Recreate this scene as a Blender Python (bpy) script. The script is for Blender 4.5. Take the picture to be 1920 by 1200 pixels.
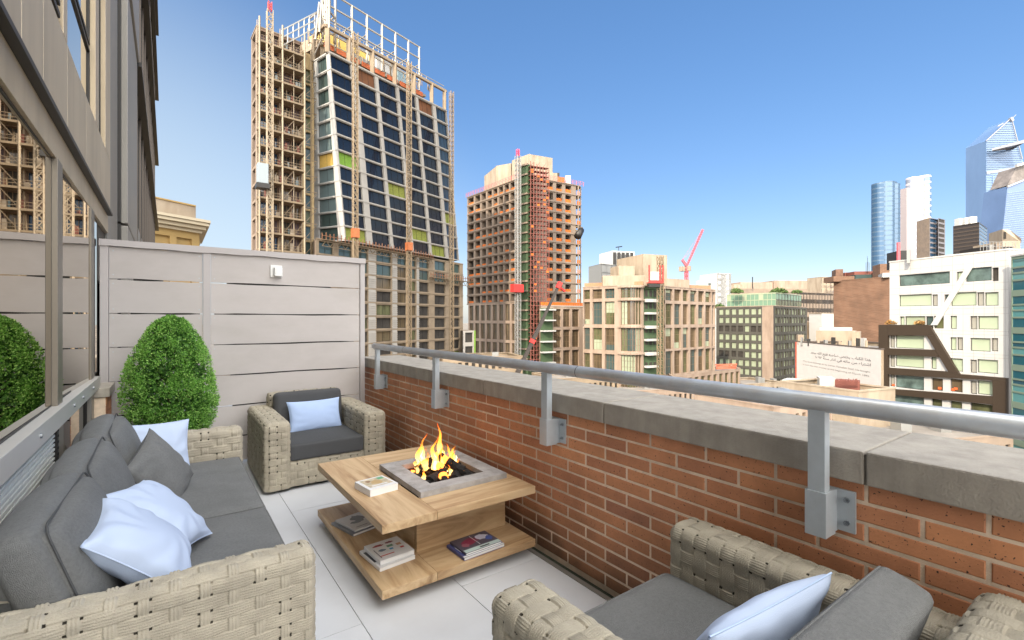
import bpy, bmesh, math, random
import numpy as np
from mathutils import Vector, Matrix

for o in list(bpy.data.objects):
    bpy.data.objects.remove(o)
SC = bpy.context.scene
COL = SC.collection
R = math.radians
rnd = random.Random(7)

# ------------------------------------------------------------------ camera
CAMH = 1.6
F = 894.0                      # focal length in pixels of the 1920 px wide photograph
TH = R(35.8)
CT, ST = math.cos(TH), math.sin(TH)
cam_d = bpy.data.cameras.new('camera')
cam = bpy.data.objects.new('camera', cam_d)
COL.objects.link(cam)
cam.location = (0, 0, CAMH)
cam.rotation_euler = (R(90), 0, -TH)
cam_d.sensor_width = 36
cam_d.lens = F / 1920 * 36
cam_d.clip_start = 0.05
cam_d.clip_end = 9000
SC.camera = cam

# ------------------------------------------------------------------ sky, sun, exposure
FILL_CLOUD = 19.0                   # radiance of the added, unseen fill cloud
HAZE = 3.6
SUN_EL = R(31)
SUN_BEAR = R(246)              # clockwise from +Y
w = bpy.data.worlds.new('World')
SC.world = w
w.use_nodes = True
nt = w.node_tree
bg = nt.nodes['Background']
sky = nt.nodes.new('ShaderNodeTexSky')
sky.sky_type = 'NISHITA'
sky.sun_disc = False
sky.sun_elevation = SUN_EL
sky.sun_rotation = SUN_BEAR
sky.air_density = 1.0
sky.dust_density = 0.8
sky.ozone_density = 2.2
gm = nt.nodes.new('ShaderNodeGamma')
gm.inputs[1].default_value = 0.64
hsv = nt.nodes.new('ShaderNodeHueSaturation')
hsv.inputs['Saturation'].default_value = 1.52
hsv.inputs['Value'].default_value = 1.04
nt.links.new(sky.outputs[0], gm.inputs[0])
nt.links.new(gm.outputs[0], hsv.inputs['Color'])
# bright fill cloud added overhead and behind the viewer to light the terrace; the sky over the city is clear
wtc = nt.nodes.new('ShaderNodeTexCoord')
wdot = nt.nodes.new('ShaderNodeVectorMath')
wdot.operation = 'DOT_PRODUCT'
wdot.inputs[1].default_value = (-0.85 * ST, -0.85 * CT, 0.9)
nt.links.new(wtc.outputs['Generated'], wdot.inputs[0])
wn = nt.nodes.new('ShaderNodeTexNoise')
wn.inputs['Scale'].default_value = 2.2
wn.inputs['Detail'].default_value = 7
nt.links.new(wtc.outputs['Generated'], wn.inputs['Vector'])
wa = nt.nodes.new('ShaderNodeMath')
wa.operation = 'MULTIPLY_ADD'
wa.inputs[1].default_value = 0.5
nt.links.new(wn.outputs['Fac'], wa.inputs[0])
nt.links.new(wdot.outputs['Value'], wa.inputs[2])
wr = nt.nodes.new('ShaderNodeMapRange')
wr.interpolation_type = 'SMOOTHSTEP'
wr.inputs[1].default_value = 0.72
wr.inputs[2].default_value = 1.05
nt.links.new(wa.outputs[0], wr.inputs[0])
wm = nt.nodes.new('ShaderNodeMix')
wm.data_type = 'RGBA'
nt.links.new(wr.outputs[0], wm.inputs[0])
wt = nt.nodes.new('ShaderNodeVectorMath')
wt.operation = 'MULTIPLY'
wt.inputs[1].default_value = (1.07, 1.02, 1.14)
nt.links.new(hsv.outputs[0], wt.inputs[0])
# pale haze low in the sky, strongest to the left of the view
hd = nt.nodes.new('ShaderNodeVectorMath')
hd.operation = 'DOT_PRODUCT'
hd.inputs[1].default_value = (math.sin(R(-8)), math.cos(R(-8)), -0.25)
nt.links.new(wtc.outputs['Generated'], hd.inputs[0])
hr = nt.nodes.new('ShaderNodeMapRange')
hr.interpolation_type = 'SMOOTHSTEP'
hr.inputs[1].default_value = 0.62
hr.inputs[2].default_value = 1.02
hr.inputs[3].default_value = 0.0
hr.inputs[4].default_value = 0.75
nt.links.new(hd.outputs['Value'], hr.inputs[0])
hm = nt.nodes.new('ShaderNodeMix')
hm.data_type = 'RGBA'
hm.inputs[7].default_value = (HAZE * 0.78, HAZE * 0.92, HAZE, 1)
nt.links.new(hr.outputs[0], hm.inputs[0])
nt.links.new(wt.outputs[0], hm.inputs[6])
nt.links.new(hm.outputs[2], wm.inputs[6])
wm.inputs[7].default_value = (FILL_CLOUD * 1.02, FILL_CLOUD, FILL_CLOUD * 0.96, 1)
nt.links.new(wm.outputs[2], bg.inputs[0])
bg.inputs[1].default_value = 0.15
sd = bpy.data.lights.new('sun', 'SUN')
sd.energy = 3.1
sd.angle = R(0.53)
sd.color = (1.0, 0.85, 0.66)
sun = bpy.data.objects.new('sun', sd)
COL.objects.link(sun)
sdir = Vector((math.sin(SUN_BEAR) * math.cos(SUN_EL), math.cos(SUN_BEAR) * math.cos(SUN_EL), math.sin(SUN_EL)))
sun.rotation_euler = sdir.to_track_quat('Z', 'Y').to_euler()
sun.location = (-20, -20, 60)
SC.view_settings.view_transform = 'Standard'
SC.view_settings.look = 'None'
SC.view_settings.exposure = 0.9
SC.view_settings.gamma = 1
SC.render.engine = 'CYCLES'
SC.cycles.max_bounces = 8
SC.cycles.transparent_max_bounces = 12

# ------------------------------------------------------------------ materials
MATS = {}


def mat(name, color, rough=0.6, metal=0.0, var=0.0, vscale=3.0, bump=0.0, bscale=40.0, ior=None, stretch=None,
        tint=0.0, emit=None, dirt=None, dscale=1.0, dstretch=None, spec=None):
    """procedural principled material; var = brightness noise, dirt = a second colour in streaks, tint = per-face attribute"""
    if name in MATS:
        return MATS[name]
    m = bpy.data.materials.new(name)
    m.use_nodes = True
    t = m.node_tree
    N, L = t.nodes, t.links
    b = N['Principled BSDF']
    b.inputs['Roughness'].default_value = rough
    b.inputs['Metallic'].default_value = metal
    if ior:
        b.inputs['IOR'].default_value = ior
    if spec is not None:
        b.inputs['Specular IOR Level'].default_value = spec
    c = (*color, 1)
    out = None
    tc = N.new('ShaderNodeTexCoord')
    src = tc.outputs['Object']
    if stretch:
        mp = N.new('ShaderNodeMapping')
        mp.inputs['Scale'].default_value = stretch
        L.new(src, mp.inputs[0])
        src2 = mp.outputs[0]
    else:
        src2 = src
    rgb = N.new('ShaderNodeRGB')
    rgb.outputs[0].default_value = c
    out = rgb.outputs[0]
    if dirt:
        mp2 = N.new('ShaderNodeMapping')
        mp2.inputs['Scale'].default_value = dstretch or (1, 1, 1)
        L.new(src, mp2.inputs[0])
        n2 = N.new('ShaderNodeTexNoise')
        n2.inputs['Scale'].default_value = dscale
        n2.inputs['Detail'].default_value = 6
        n2.inputs['Roughness'].default_value = 0.65
        L.new(mp2.outputs[0], n2.inputs['Vector'])
        rp = N.new('ShaderNodeValToRGB')
        rp.color_ramp.elements[0].position = 0.42
        rp.color_ramp.elements[1].position = 0.68
        L.new(n2.outputs['Fac'], rp.inputs[0])
        mx = N.new('ShaderNodeMix')
        mx.data_type = 'RGBA'
        L.new(rp.outputs[0], mx.inputs[0])
        L.new(out, mx.inputs[6])
        mx.inputs[7].default_value = (*dirt, 1)
        out = mx.outputs[2]
    if var:
        n1 = N.new('ShaderNodeTexNoise')
        n1.inputs['Scale'].default_value = vscale
        n1.inputs['Detail'].default_value = 8
        n1.inputs['Roughness'].default_value = 0.6
        L.new(src2, n1.inputs['Vector'])
        mr = N.new('ShaderNodeMapRange')
        mr.inputs[1].default_value = 0.3
        mr.inputs[2].default_value = 0.7
        mr.inputs[3].default_value = 1 - var
        mr.inputs[4].default_value = 1 + var
        L.new(n1.outputs['Fac'], mr.inputs[0])
        hs = N.new('ShaderNodeHueSaturation')
        L.new(mr.outputs[0], hs.inputs['Value'])
        L.new(out, hs.inputs['Color'])
        out = hs.outputs[0]
    if tint:
        at = N.new('ShaderNodeAttribute')
        at.attribute_name = 'tint'
        mr = N.new('ShaderNodeMapRange')
        mr.inputs[3].default_value = 1 - tint
        mr.inputs[4].default_value = 1 + tint
        L.new(at.outputs['Fac'], mr.inputs[0])
        hs = N.new('ShaderNodeHueSaturation')
        L.new(mr.outputs[0], hs.inputs['Value'])
        L.new(out, hs.inputs['Color'])
        out = hs.outputs[0]
    L.new(out, b.inputs['Base Color'])
    if bump:
        n3 = N.new('ShaderNodeTexNoise')
        n3.inputs['Scale'].default_value = bscale
        n3.inputs['Detail'].default_value = 5
        L.new(src2, n3.inputs['Vector'])
        bp = N.new('ShaderNodeBump')
        bp.inputs['Strength'].default_value = bump
        bp.inputs['Distance'].default_value = 0.01
        L.new(n3.outputs['Fac'], bp.inputs['Height'])
        L.new(bp.outputs[0], b.inputs['Normal'])
    if emit:
        b.inputs['Emission Color'].default_value = (*emit[0], 1)
        b.inputs['Emission Strength'].default_value = emit[1]
    MATS[name] = m
    return m


def brick_mat(name, c1, c2, mortar, scale, bw=0.5, rh=0.25, rot=None):
    if name in MATS:
        return MATS[name]
    m = bpy.data.materials.new(name)
    m.use_nodes = True
    N, L = m.node_tree.nodes, m.node_tree.links
    b = N['Principled BSDF']
    b.inputs['Roughness'].default_value = 0.85
    tc = N.new('ShaderNodeTexCoord')
    mp = N.new('ShaderNodeMapping')
    if rot:
        mp.inputs['Rotation'].default_value = rot
    L.new(tc.outputs['Object'], mp.inputs[0])
    bt = N.new('ShaderNodeTexBrick')
    bt.inputs['Color1'].default_value = (*c1, 1)
    bt.inputs['Color2'].default_value = (*c2, 1)
    bt.inputs['Mortar'].default_value = (*mortar, 1)
    bt.inputs['Scale'].default_value = scale
    bt.inputs['Brick Width'].default_value = bw
    bt.inputs['Row Height'].default_value = rh
    bt.inputs['Mortar Size'].default_value = 0.02
    L.new(mp.outputs[0], bt.inputs['Vector'])
    n = N.new('ShaderNodeTexNoise')
    n.inputs['Scale'].default_value = 0.3
    n.inputs['Detail'].default_value = 6
    L.new(tc.outputs['Object'], n.inputs['Vector'])
    mr = N.new('ShaderNodeMapRange')
    mr.inputs[1].default_value = 0.3
    mr.inputs[2].default_value = 0.7
    mr.inputs[3].default_value = 0.78
    mr.inputs[4].default_value = 1.18
    L.new(n.outputs['Fac'], mr.inputs[0])
    hs = N.new('ShaderNodeHueSaturation')
    L.new(bt.outputs[0], hs.inputs['Color'])
    L.new(mr.outputs[0], hs.inputs['Value'])
    L.new(hs.outputs[0], b.inputs['Base Color'])
    MATS[name] = m
    return m


# near materials
M_alu = mat('brushed_aluminium', (0.46, 0.50, 0.53), 0.40, 0.3, var=0.06, vscale=14, bump=0.05, bscale=90)
M_rail = mat('rail_paint', (0.50, 0.53, 0.56), 0.33, 0.35, var=0.07, vscale=5, dirt=(0.42, 0.4, 0.38), dscale=3)
M_bolt = mat('bolt_steel', (0.3, 0.32, 0.34), 0.3, 0.9)
M_panel = mat('fence_panel', (0.47, 0.435, 0.42), 0.5, 0.0, var=0.035, vscale=2.2, bump=0.04, bscale=220, dirt=(0.42, 0.385, 0.365), dscale=0.9, dstretch=(1, 1, 2.5))
M_fframe = mat('fence_frame', (0.44, 0.41, 0.405), 0.5, 0.0, var=0.04, vscale=3)
M_conc = mat('coping_concrete', (0.37, 0.335, 0.285), 0.85, var=0.13, vscale=9, bump=0.35, bscale=120, dirt=(0.30, 0.27, 0.23), dscale=3.0, dstretch=(3, 3, 0.5))
M_mortar = mat('mortar', (0.78, 0.62, 0.47), 0.95, var=0.12, vscale=20, bump=0.3, bscale=150, dirt=(0.42, 0.34, 0.26), dscale=1.3)
M_tile = mat('floor_tile', (0.56, 0.575, 0.60), 0.55, var=0.03, vscale=3, dirt=(0.52, 0.53, 0.55), dscale=1.4, tint=0.03, bump=0.03, bscale=120)
M_joint = mat('tile_joint', (0.22, 0.22, 0.21), 0.9)
M_gutter = mat('gutter_grime', (0.035, 0.045, 0.03), 0.9, var=0.4, vscale=12, bump=0.5)
M_cladding = mat('cladding_metal', (0.50, 0.41, 0.285), 0.42, 0.35, var=0.06, vscale=1.3, dirt=(0.41, 0.335, 0.23), dscale=1.2, dstretch=(1, 3, 0.3))
M_cladgrey = mat('cladding_grey', (0.24, 0.225, 0.20), 0.42, 0.3, var=0.06, vscale=1.5)
M_dark = mat('dark_metal', (0.025, 0.023, 0.021), 0.45, 0.3)
M_frame = mat('window_frame_metal', (0.38, 0.33, 0.26), 0.4, 0.5, var=0.04)
M_mirror = mat('coated_glass', (0.50, 0.44, 0.36), 0.012, 1.0)
M_blind = mat('pale_glass', (0.52, 0.6, 0.62), 0.08, 0.75)
M_rope = mat('rope_weave', (0.385, 0.345, 0.27), 0.85, var=0.16, vscale=9, bump=0.45, bscale=240, tint=0.0)
M_rope2 = mat('rope_weave_green', (0.345, 0.31, 0.24), 0.85, var=0.2, vscale=9, bump=0.4, bscale=240)
M_gap = mat('weave_hole_shade', (0.045, 0.038, 0.028), 0.95)  # shade of the weave holes, put in as a dark colour
M_fabric = mat('grey_fabric', (0.19, 0.192, 0.188), 0.92, var=0.10, vscale=5, bump=0.8, bscale=420, dirt=(0.155, 0.158, 0.155), dscale=90)
M_fabric2 = mat('dark_grey_fabric', (0.075, 0.077, 0.08), 0.9, var=0.10, vscale=5, bump=0.5, bscale=520)
M_white_f = mat('pale_blue_fabric', (0.45, 0.53, 0.68), 0.85, var=0.02, vscale=4, bump=0.12, bscale=420)
M_blue_f = mat('light_blue_fabric', (0.36, 0.47, 0.70), 0.85, var=0.03, vscale=4, bump=0.15, bscale=420)
M_seam_b = mat('pillow_piping', (0.42, 0.53, 0.72), 0.8)
M_stone = mat('fire_pit_concrete', (0.36, 0.345, 0.335), 0.85, var=0.12, vscale=16, bump=0.3, bscale=60, dirt=(0.23, 0.215, 0.2), dscale=7)
M_char = mat('charred_wood', (0.012, 0.010, 0.009), 0.9, var=0.4, vscale=25, bump=1.0, bscale=40)
M_ember = mat('glowing_ember', (0.25, 0.05, 0.01), 0.9, emit=((1.0, 0.22, 0.03), 3.0))
M_paper = mat('book_pages', (0.75, 0.74, 0.72), 0.8, var=0.08, vscale=6, stretch=(1, 1, 90))
M_bark = mat('bark', (0.09, 0.06, 0.04), 0.9, var=0.3, vscale=20, bump=0.5)
M_pot = mat('planter_grey', (0.12, 0.12, 0.12), 0.6)
M_leaf = None


def wood(name, axis):
    if name in MATS:
        return MATS[name]
    m = bpy.data.materials.new(name)
    m.use_nodes = True
    N, L = m.node_tree.nodes, m.node_tree.links
    b = N['Principled BSDF']
    b.inputs['Roughness'].default_value = 0.5
    tc = N.new('ShaderNodeTexCoord')
    mp = N.new('ShaderNodeMapping')
    sc = {'x': (0.9, 9, 9), 'y': (9, 0.9, 9)}[axis]
    mp.inputs['Scale'].default_value = sc
    L.new(tc.outputs['Object'], mp.inputs[0])
    n = N.new('ShaderNodeTexNoise')
    n.inputs['Scale'].default_value = 1.1
    n.inputs['Detail'].default_value = 9
    n.inputs['Roughness'].default_value = 0.6
    n.inputs['Distortion'].default_value = 1.3
    L.new(mp.outputs[0], n.inputs['Vector'])
    r = N.new('ShaderNodeValToRGB')
    e = r.color_ramp.elements
    e[0].position = 0.28
    e[0].color = (0.22, 0.125, 0.055, 1)
    e[1].position = 0.78
    e[1].color = (0.62, 0.45, 0.27, 1)
    x = e.new(0.42)
    x.color = (0.42, 0.27, 0.14, 1)
    x = e.new(0.56)
    x.color = (0.545, 0.385, 0.22, 1)
    L.new(n.outputs['Fac'], r.inputs[0])
    n2 = N.new('ShaderNodeTexNoise')
    mp2 = N.new('ShaderNodeMapping')
    mp2.inputs['Scale'].default_value = {'x': (3, 160, 160), 'y': (160, 3, 160)}[axis]
    L.new(tc.outputs['Object'], mp2.inputs[0])
    L.new(mp2.outputs[0], n2.inputs['Vector'])
    mr = N.new('ShaderNodeMapRange')
    mr.inputs[3].default_value = 0.88
    mr.inputs[4].default_value = 1.12
    L.new(n2.outputs['Fac'], mr.inputs[0])
    hs = N.new('ShaderNodeHueSaturation')
    L.new(r.outputs[0], hs.inputs['Color'])
    L.new(mr.outputs[0], hs.inputs['Value'])
    L.new(hs.outputs[0], b.inputs['Base Color'])
    MATS[name] = m
    return m


M_wy = wood('oak_grain_long', 'y')
M_wx = wood('oak_grain_cross', 'x')

# city materials
M_white_c = mat('white_cladding', (0.460, 0.455, 0.440), 0.5, var=0.04, vscale=0.3)
M_frame_w = mat('pale_tower_frame', (0.360, 0.335, 0.300), 0.6, var=0.08, vscale=0.25)
M_travert = mat('travertine', (0.260, 0.200, 0.135), 0.8, var=0.14, vscale=0.35, dirt=(0.21, 0.16, 0.11), dscale=0.25)
M_beige = mat('beige_precast', (0.320, 0.245, 0.190), 0.75, var=0.08, vscale=0.3, dirt=(0.23, 0.165, 0.12), dscale=0.35, dstretch=(1, 1, 0.25))
M_raw = mat('raw_concrete', (0.235, 0.180, 0.135), 0.9, var=0.14, vscale=0.3, dirt=(0.19, 0.15, 0.12), dscale=0.12)
M_cream = mat('cream_render', (0.340, 0.280, 0.210), 0.85, var=0.08, vscale=0.25, dirt=(0.24, 0.185, 0.13), dscale=0.5, dstretch=(1, 1, 0.25))
M_ochre = mat('ochre_stone', (0.360, 0.240, 0.090), 0.85, var=0.07, vscale=0.4)
M_navy = mat('navy_glass', (0.008, 0.013, 0.026), 0.07, 0.0, ior=1.5)
M_navy2 = mat('blue_glass', (0.015, 0.04, 0.08), 0.06, 0.0, ior=1.6)
M_teal_g = mat('grey_green_glass', (0.05, 0.078, 0.075), 0.1, 0.0, ior=1.7)
M_pale_g = mat('pale_green_glass', (0.300, 0.340, 0.240), 0.15, 0.0, ior=1.6, var=0.1, vscale=0.2)
M_warm_g = mat('brown_glass', (0.10, 0.075, 0.045), 0.1, 0.0, ior=1.6, var=0.5, vscale=0.5, stretch=(1, 1, 0.3))
M_green_g = mat('olive_glass', (0.085, 0.09, 0.045), 0.12, 0.0, ior=1.6, var=0.6, vscale=0.6, stretch=(1, 1, 0.4))
M_intr = mat('dark_interior', (0.035, 0.03, 0.025), 0.9, var=0.4, vscale=0.5)
M_intr2 = mat('plywood_interior', (0.15, 0.06, 0.025), 0.9, var=0.3, vscale=0.5)
M_orange = mat('orange_netting', (0.50, 0.12, 0.012), 0.8, var=0.25, vscale=0.8)
M_pinkred = mat('red_paint', (0.500, 0.030, 0.025), 0.6, var=0.1)
M_pink = mat('pink_red_paint', (0.50, 0.10, 0.12), 0.6, var=0.1)
M_rust = mat('rust_steel', (0.170, 0.055, 0.040), 0.8, var=0.2, vscale=0.6)
M_scaf = mat('scaffold_steel', (0.210, 0.155, 0.095), 0.6, 0.2, var=0.15, vscale=0.4)
M_scaf2 = mat('grey_steel', (0.255, 0.255, 0.246), 0.5, 0.3)
M_lime = mat('lime_board', (0.15, 0.28, 0.03), 0.8, var=0.2)
M_green = mat('green_sheathing', (0.05, 0.085, 0.04), 0.85, var=0.25, vscale=0.5)
M_yel = mat('yellow_sheathing', (0.60, 0.40, 0.10), 0.85, var=0.1)
M_darkgrid = mat('charcoal_brick', (0.062, 0.058, 0.047), 0.8, var=0.15, vscale=0.5)
M_bronze = mat('bronze_panel', (0.052, 0.037, 0.025), 0.5, 0.3, var=0.06)
M_tealp = mat('teal_glass_panel', (0.004, 0.085, 0.120), 0.12, 0.0, ior=1.6)
M_roof = mat('roof_felt', (0.20, 0.18, 0.16), 0.95, var=0.25, vscale=0.2)
M_brown_b = brick_mat('brown_brick', (0.14, 0.075, 0.045), (0.175, 0.095, 0.058), (0.17, 0.11, 0.075), 1.0, 0.8, 0.3, (R(90), 0, R(50)))
M_mural = mat('mural_white', (0.580, 0.560, 0.540), 0.8, var=0.04, vscale=0.6)
M_ink = mat('mural_ink', (0.03, 0.03, 0.035), 0.8)
M_ink2 = mat('mural_ink_grey', (0.24, 0.22, 0.21), 0.8)
M_asph = mat('asphalt', (0.11, 0.10, 0.09), 0.9, var=0.35, vscale=0.02, dirt=(0.30, 0.25, 0.19), dscale=0.02)
M_hglass = mat('skyscraper_glass', (0.16, 0.24, 0.36), 0.2, 0.3, var=0.15, vscale=0.02, stretch=(1, 1, 0.2))
M_hline = mat('skyscraper_spandrel', (0.33, 0.38, 0.46), 0.3, 0.3)
M_hsilver = mat('silver_cladding', (0.300, 0.320, 0.370), 0.3, 0.4, var=0.05, vscale=0.02)
M_hpink = mat('pinkish_cladding', (0.38, 0.33, 0.33), 0.4, 0.2)


# ------------------------------------------------------------------ geometry helpers
class MB:
    def __init__(s):
        s.v = []
        s.f = []
        s.m = []
        s.t = []

    def quad(s, a, b, c, d, m=0, t=0.5):
        n = len(s.v)
        s.v += [tuple(a), tuple(b), tuple(c), tuple(d)]
        s.f.append((n, n + 1, n + 2, n + 3))
        s.m.append(m)
        s.t.append(t)

    def poly(s, pts, m=0, t=0.5):
        n = len(s.v)
        s.v += [tuple(p) for p in pts]
        s.f.append(tuple(range(n, n + len(pts))))
        s.m.append(m)
        s.t.append(t)

    def hexa(s, p, m=0, t=0.5):
        """p = 8 points: 0-3 bottom loop, 4-7 top loop"""
        n = len(s.v)
        s.v += [tuple(q) for q in p]
        for f in ((3, 2, 1, 0), (4, 5, 6, 7), (0, 1, 5, 4), (1, 2, 6, 5), (2, 3, 7, 6), (3, 0, 4, 7)):
            s.f.append(tuple(n + i for i in f))
            s.m.append(m)
            s.t.append(t)

    def box(s, x0, x1, y0, y1, z0, z1, m=0, t=0.5):
        s.hexa([(x0, y0, z0), (x1, y0, z0), (x1, y1, z0), (x0, y1, z0),
                (x0, y0, z1), (x1, y0, z1), (x1, y1, z1), (x0, y1, z1)], m, t)

    def bar(s, a, b, w=0.1, h=None, m=0, t=0.5):
        a, b = Vector(a), Vector(b)
        h = h or w
        d = (b - a)
        if d.length < 1e-6:
            return
        d.normalize()
        up = Vector((0, 0, 1)) if abs(d.z) < 0.95 else Vector((0.6, 0.8, 0))
        x = d.cross(up).normalized() * w / 2
        y = d.cross(x).normalized() * h / 2
        s.hexa([a - x - y, a + x - y, a + x + y, a - x + y, b - x - y, b + x - y, b + x + y, b - x + y], m, t)

    def tube(s, a, b, r, n=10, m=0, r2=None, cap=True):
        a, b = Vector(a), Vector(b)
        r2 = r if r2 is None else r2
        d = (b - a).normalized()
        up = Vector((0, 0, 1)) if abs(d.z) < 0.95 else Vector((1, 0, 0))
        x = d.cross(up).normalized()
        y = d.cross(x).normalized()
        k = len(s.v)
        for i in range(n):
            an = 2 * math.pi * i / n
            o = x * math.cos(an) + y * math.sin(an)
            s.v.append(tuple(a + o * r))
            s.v.append(tuple(b + o * r2))
        for i in range(n):
            j = (i + 1) % n
            s.f.append((k + 2 * i, k + 2 * j, k + 2 * j + 1, k + 2 * i + 1))
            s.m.append(m)
            s.t.append(0.5)
        if cap:
            s.f.append(tuple(k + 2 * i for i in range(n)))
            s.f.append(tuple(k + 2 * i + 1 for i in reversed(range(n))))
            s.m += [m, m]
            s.t += [0.5, 0.5]

    def build(s, name, mats, parent=None, smooth=False, bevel=0.0):
        me = bpy.data.meshes.new(name)
        me.from_pydata(s.v, [], s.f)
        if not isinstance(mats, (list, tuple)):
            mats = [mats]
        for m in mats:
            me.materials.append(m)
        if len(mats) > 1:
            me.polygons.foreach_set('material_index', s.m)
        if any(abs(t - 0.5) > 1e-4 for t in s.t):
            at = me.attributes.new('tint', 'FLOAT', 'FACE')
            at.data.foreach_set('value', s.t)
        elif any(mm.name in ('floor_tile', 'leaf', 'brick_face') for mm in mats):
            at = me.attributes.new('tint', 'FLOAT', 'FACE')
            at.data.foreach_set('value', s.t)
        bm = bmesh.new()
        bm.from_mesh(me)
        bmesh.ops.recalc_face_normals(bm, faces=bm.faces)
        if bevel:
            bmesh.ops.bevel(bm, geom=[e for e in bm.edges if len(e.link_faces) == 2 and e.calc_face_angle(0) > 0.6],
                            offset=bevel, segments=2, profile=0.6, affect='EDGES', clamp_overlap=True)
        bm.to_mesh(me)
        bm.free()
        if smooth:
            for p in me.polygons:
                p.use_smooth = True
        me.update()
        o = bpy.data.objects.new(name, me)
        COL.objects.link(o)
        adopt(o, parent)
        return o


def adopt(o, parent):
    if parent is not None:
        o.parent = parent
        mi = getattr(parent, '_x', None)
        o.matrix_parent_inverse = world_of(parent).inverted()


def world_of(o):
    m = Matrix.LocRotScale(o.location, o.rotation_euler, o.scale)
    if o.parent:
        return world_of(o.parent) @ o.matrix_parent_inverse @ m
    return m


def tag(o, label=None, cat=None, group=None, kind=None):
    if label:
        o['label'] = label
    if cat:
        o['category'] = cat
    if group:
        o['group'] = group
    if kind:
        o['kind'] = kind
    return o


def thing(name, label, cat, loc=(0, 0, 0), group=None):
    o = bpy.data.objects.new(name, None)
    o.empty_display_size = 0.2
    COL.objects.link(o)
    o.location = loc
    return tag(o, label, cat, group)


def np_mesh(name, V, Fq, material, parent=None, smooth=True, tint=None):
    me = bpy.data.meshes.new(name)
    V = np.asarray(V, dtype=np.float32).reshape(-1, 3)
    Fq = np.asarray(Fq, dtype=np.int32)
    k = Fq.shape[1]
    me.vertices.add(len(V))
    me.vertices.foreach_set('co', V.ravel())
    me.loops.add(Fq.size)
    me.loops.foreach_set('vertex_index', Fq.ravel())
    me.polygons.add(len(Fq))
    me.polygons.foreach_set('loop_start', np.arange(0, Fq.size, k, dtype=np.int32))
    me.polygons.foreach_set('use_smooth', np.full(len(Fq), smooth))
    me.update(calc_edges=True)
    if tint is not None:
        at = me.attributes.new('tint', 'FLOAT', 'FACE')
        at.data.foreach_set('value', np.asarray(tint, dtype=np.float32))
    me.validate()
    me.materials.append(material)
    o = bpy.data.objects.new(name, me)
    COL.objects.link(o)
    adopt(o, parent)
    return o


def grid_faces(nu, nv, off=0):
    i = np.arange(nu - 1)[:, None]
    j = np.arange(nv - 1)[None, :]
    a = i * nv + j
    return (np.stack([a, a + nv, a + nv + 1, a + 1], -1).reshape(-1, 4) + off)


# pixel of the photograph -> world point at a depth along the view axis
def W(px, py, Z):
    lat = (px - 960) / F * Z
    x = lat * CT + Z * ST
    y = -lat * ST + Z * CT
    return Vector((x, y, CAMH + (600 - py) / F * Z))


def WZ(px, Z, z):
    p = W(px, 600, Z)
    p.z = z
    return p


# =========================================================================================
# TERRACE
# =========================================================================================
GROUND = -30.0
g = MB()
g.quad((-4000, -4000, GROUND), (4000, -4000, GROUND), (4000, 4000, GROUND), (-4000, 4000, GROUND))
tag(g.build('ground', M_asph), kind='structure')

# building mass under and beside the terrace + terrace floor
WX = 2.127           # terrace face of the brick parapet
FX0 = -0.55          # glass facade
m = MB()
m.box(FX0 + 0.02, 2.06, -3.2, 13.0, -0.2, -0.006)
tag(m.build('terrace_base', M_joint), kind='structure')
m = MB()
xs = [-0.53, 0.23, 0.83, 1.43, 2.03]
ys = [-3.1, -0.5, 1.9, 4.3, 6.7, 9.1, 11.5]
for i in range(len(xs) - 1):
    off = 0.6 if i % 2 else 0.0
    for j in range(len(ys) - 1):
        m.box(xs[i] + 0.002, xs[i + 1] - 0.002, ys[j] + off + 0.0014, ys[j + 1] + off - 0.0014, -0.05, 0.0, 0, rnd.random())
o = m.build('terrace_floor', M_tile)
tag(o, kind='structure')
m = MB()
m.box(2.03, 2.062, -3.2, 13, -0.05, 0.004)
tag(m.build('floor_edge_trim', M_cladgrey), kind='structure')
m = MB()
m.box(2.062, WX + 0.004, -3.2, 13, -0.2, -0.03)
tag(m.build('gutter', M_gutter), kind='structure')

# ---- brick parapet
par = thing('brick_parapet', 'red brick parapet wall with weathered concrete coping along the terrace', 'wall', (2.4, 2, 0))
BL, BHh = 0.33, 0.0758
ZB = 0.985
YA, YB = -3.2, 6.35
m = MB()
m.box(WX + 0.0035, 2.60, YA, YB, -0.2, ZB - 0.001)
m.build('mortar_bed', M_mortar, par)
M_brick = bpy.data.materials.new('brick_face')
M_brick.use_nodes = True
N, L = M_brick.node_tree.nodes, M_brick.node_tree.links
b = N['Principled BSDF']
b.inputs['Roughness'].default_value = 0.8
at = N.new('ShaderNodeAttribute')
at.attribute_name = 'tint'
cr = N.new('ShaderNodeValToRGB')
e = cr.color_ramp.elements
e[0].position = 0.0
e[0].color = (0.32, 0.145, 0.095, 1)
e[1].position = 1.0
e[1].color = (0.60, 0.265, 0.125, 1)
x = e.new(0.3)
x.color = (0.45, 0.19, 0.10, 1)
x = e.new(0.65)
x.color = (0.54, 0.235, 0.115, 1)
L.new(at.outputs['Fac'], cr.inputs[0])
tc = N.new('ShaderNodeTexCoord')
n1 = N.new('ShaderNodeTexNoise')
n1.inputs['Scale'].default_value = 3.3
n1.inputs['Detail'].default_value = 9
n1.inputs['Roughness'].default_value = 0.7
L.new(tc.outputs['Object'], n1.inputs['Vector'])
mr = N.new('ShaderNodeMapRange')
mr.inputs[1].default_value = 0.3
mr.inputs[2].default_value = 0.7
mr.inputs[3].default_value = 0.78
mr.inputs[4].default_value = 1.22
L.new(n1.outputs['Fac'], mr.inputs[0])
hs = N.new('ShaderNodeHueSaturation')
L.new(cr.outputs[0], hs.inputs['Color'])
L.new(mr.outputs[0], hs.inputs['Value'])
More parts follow.
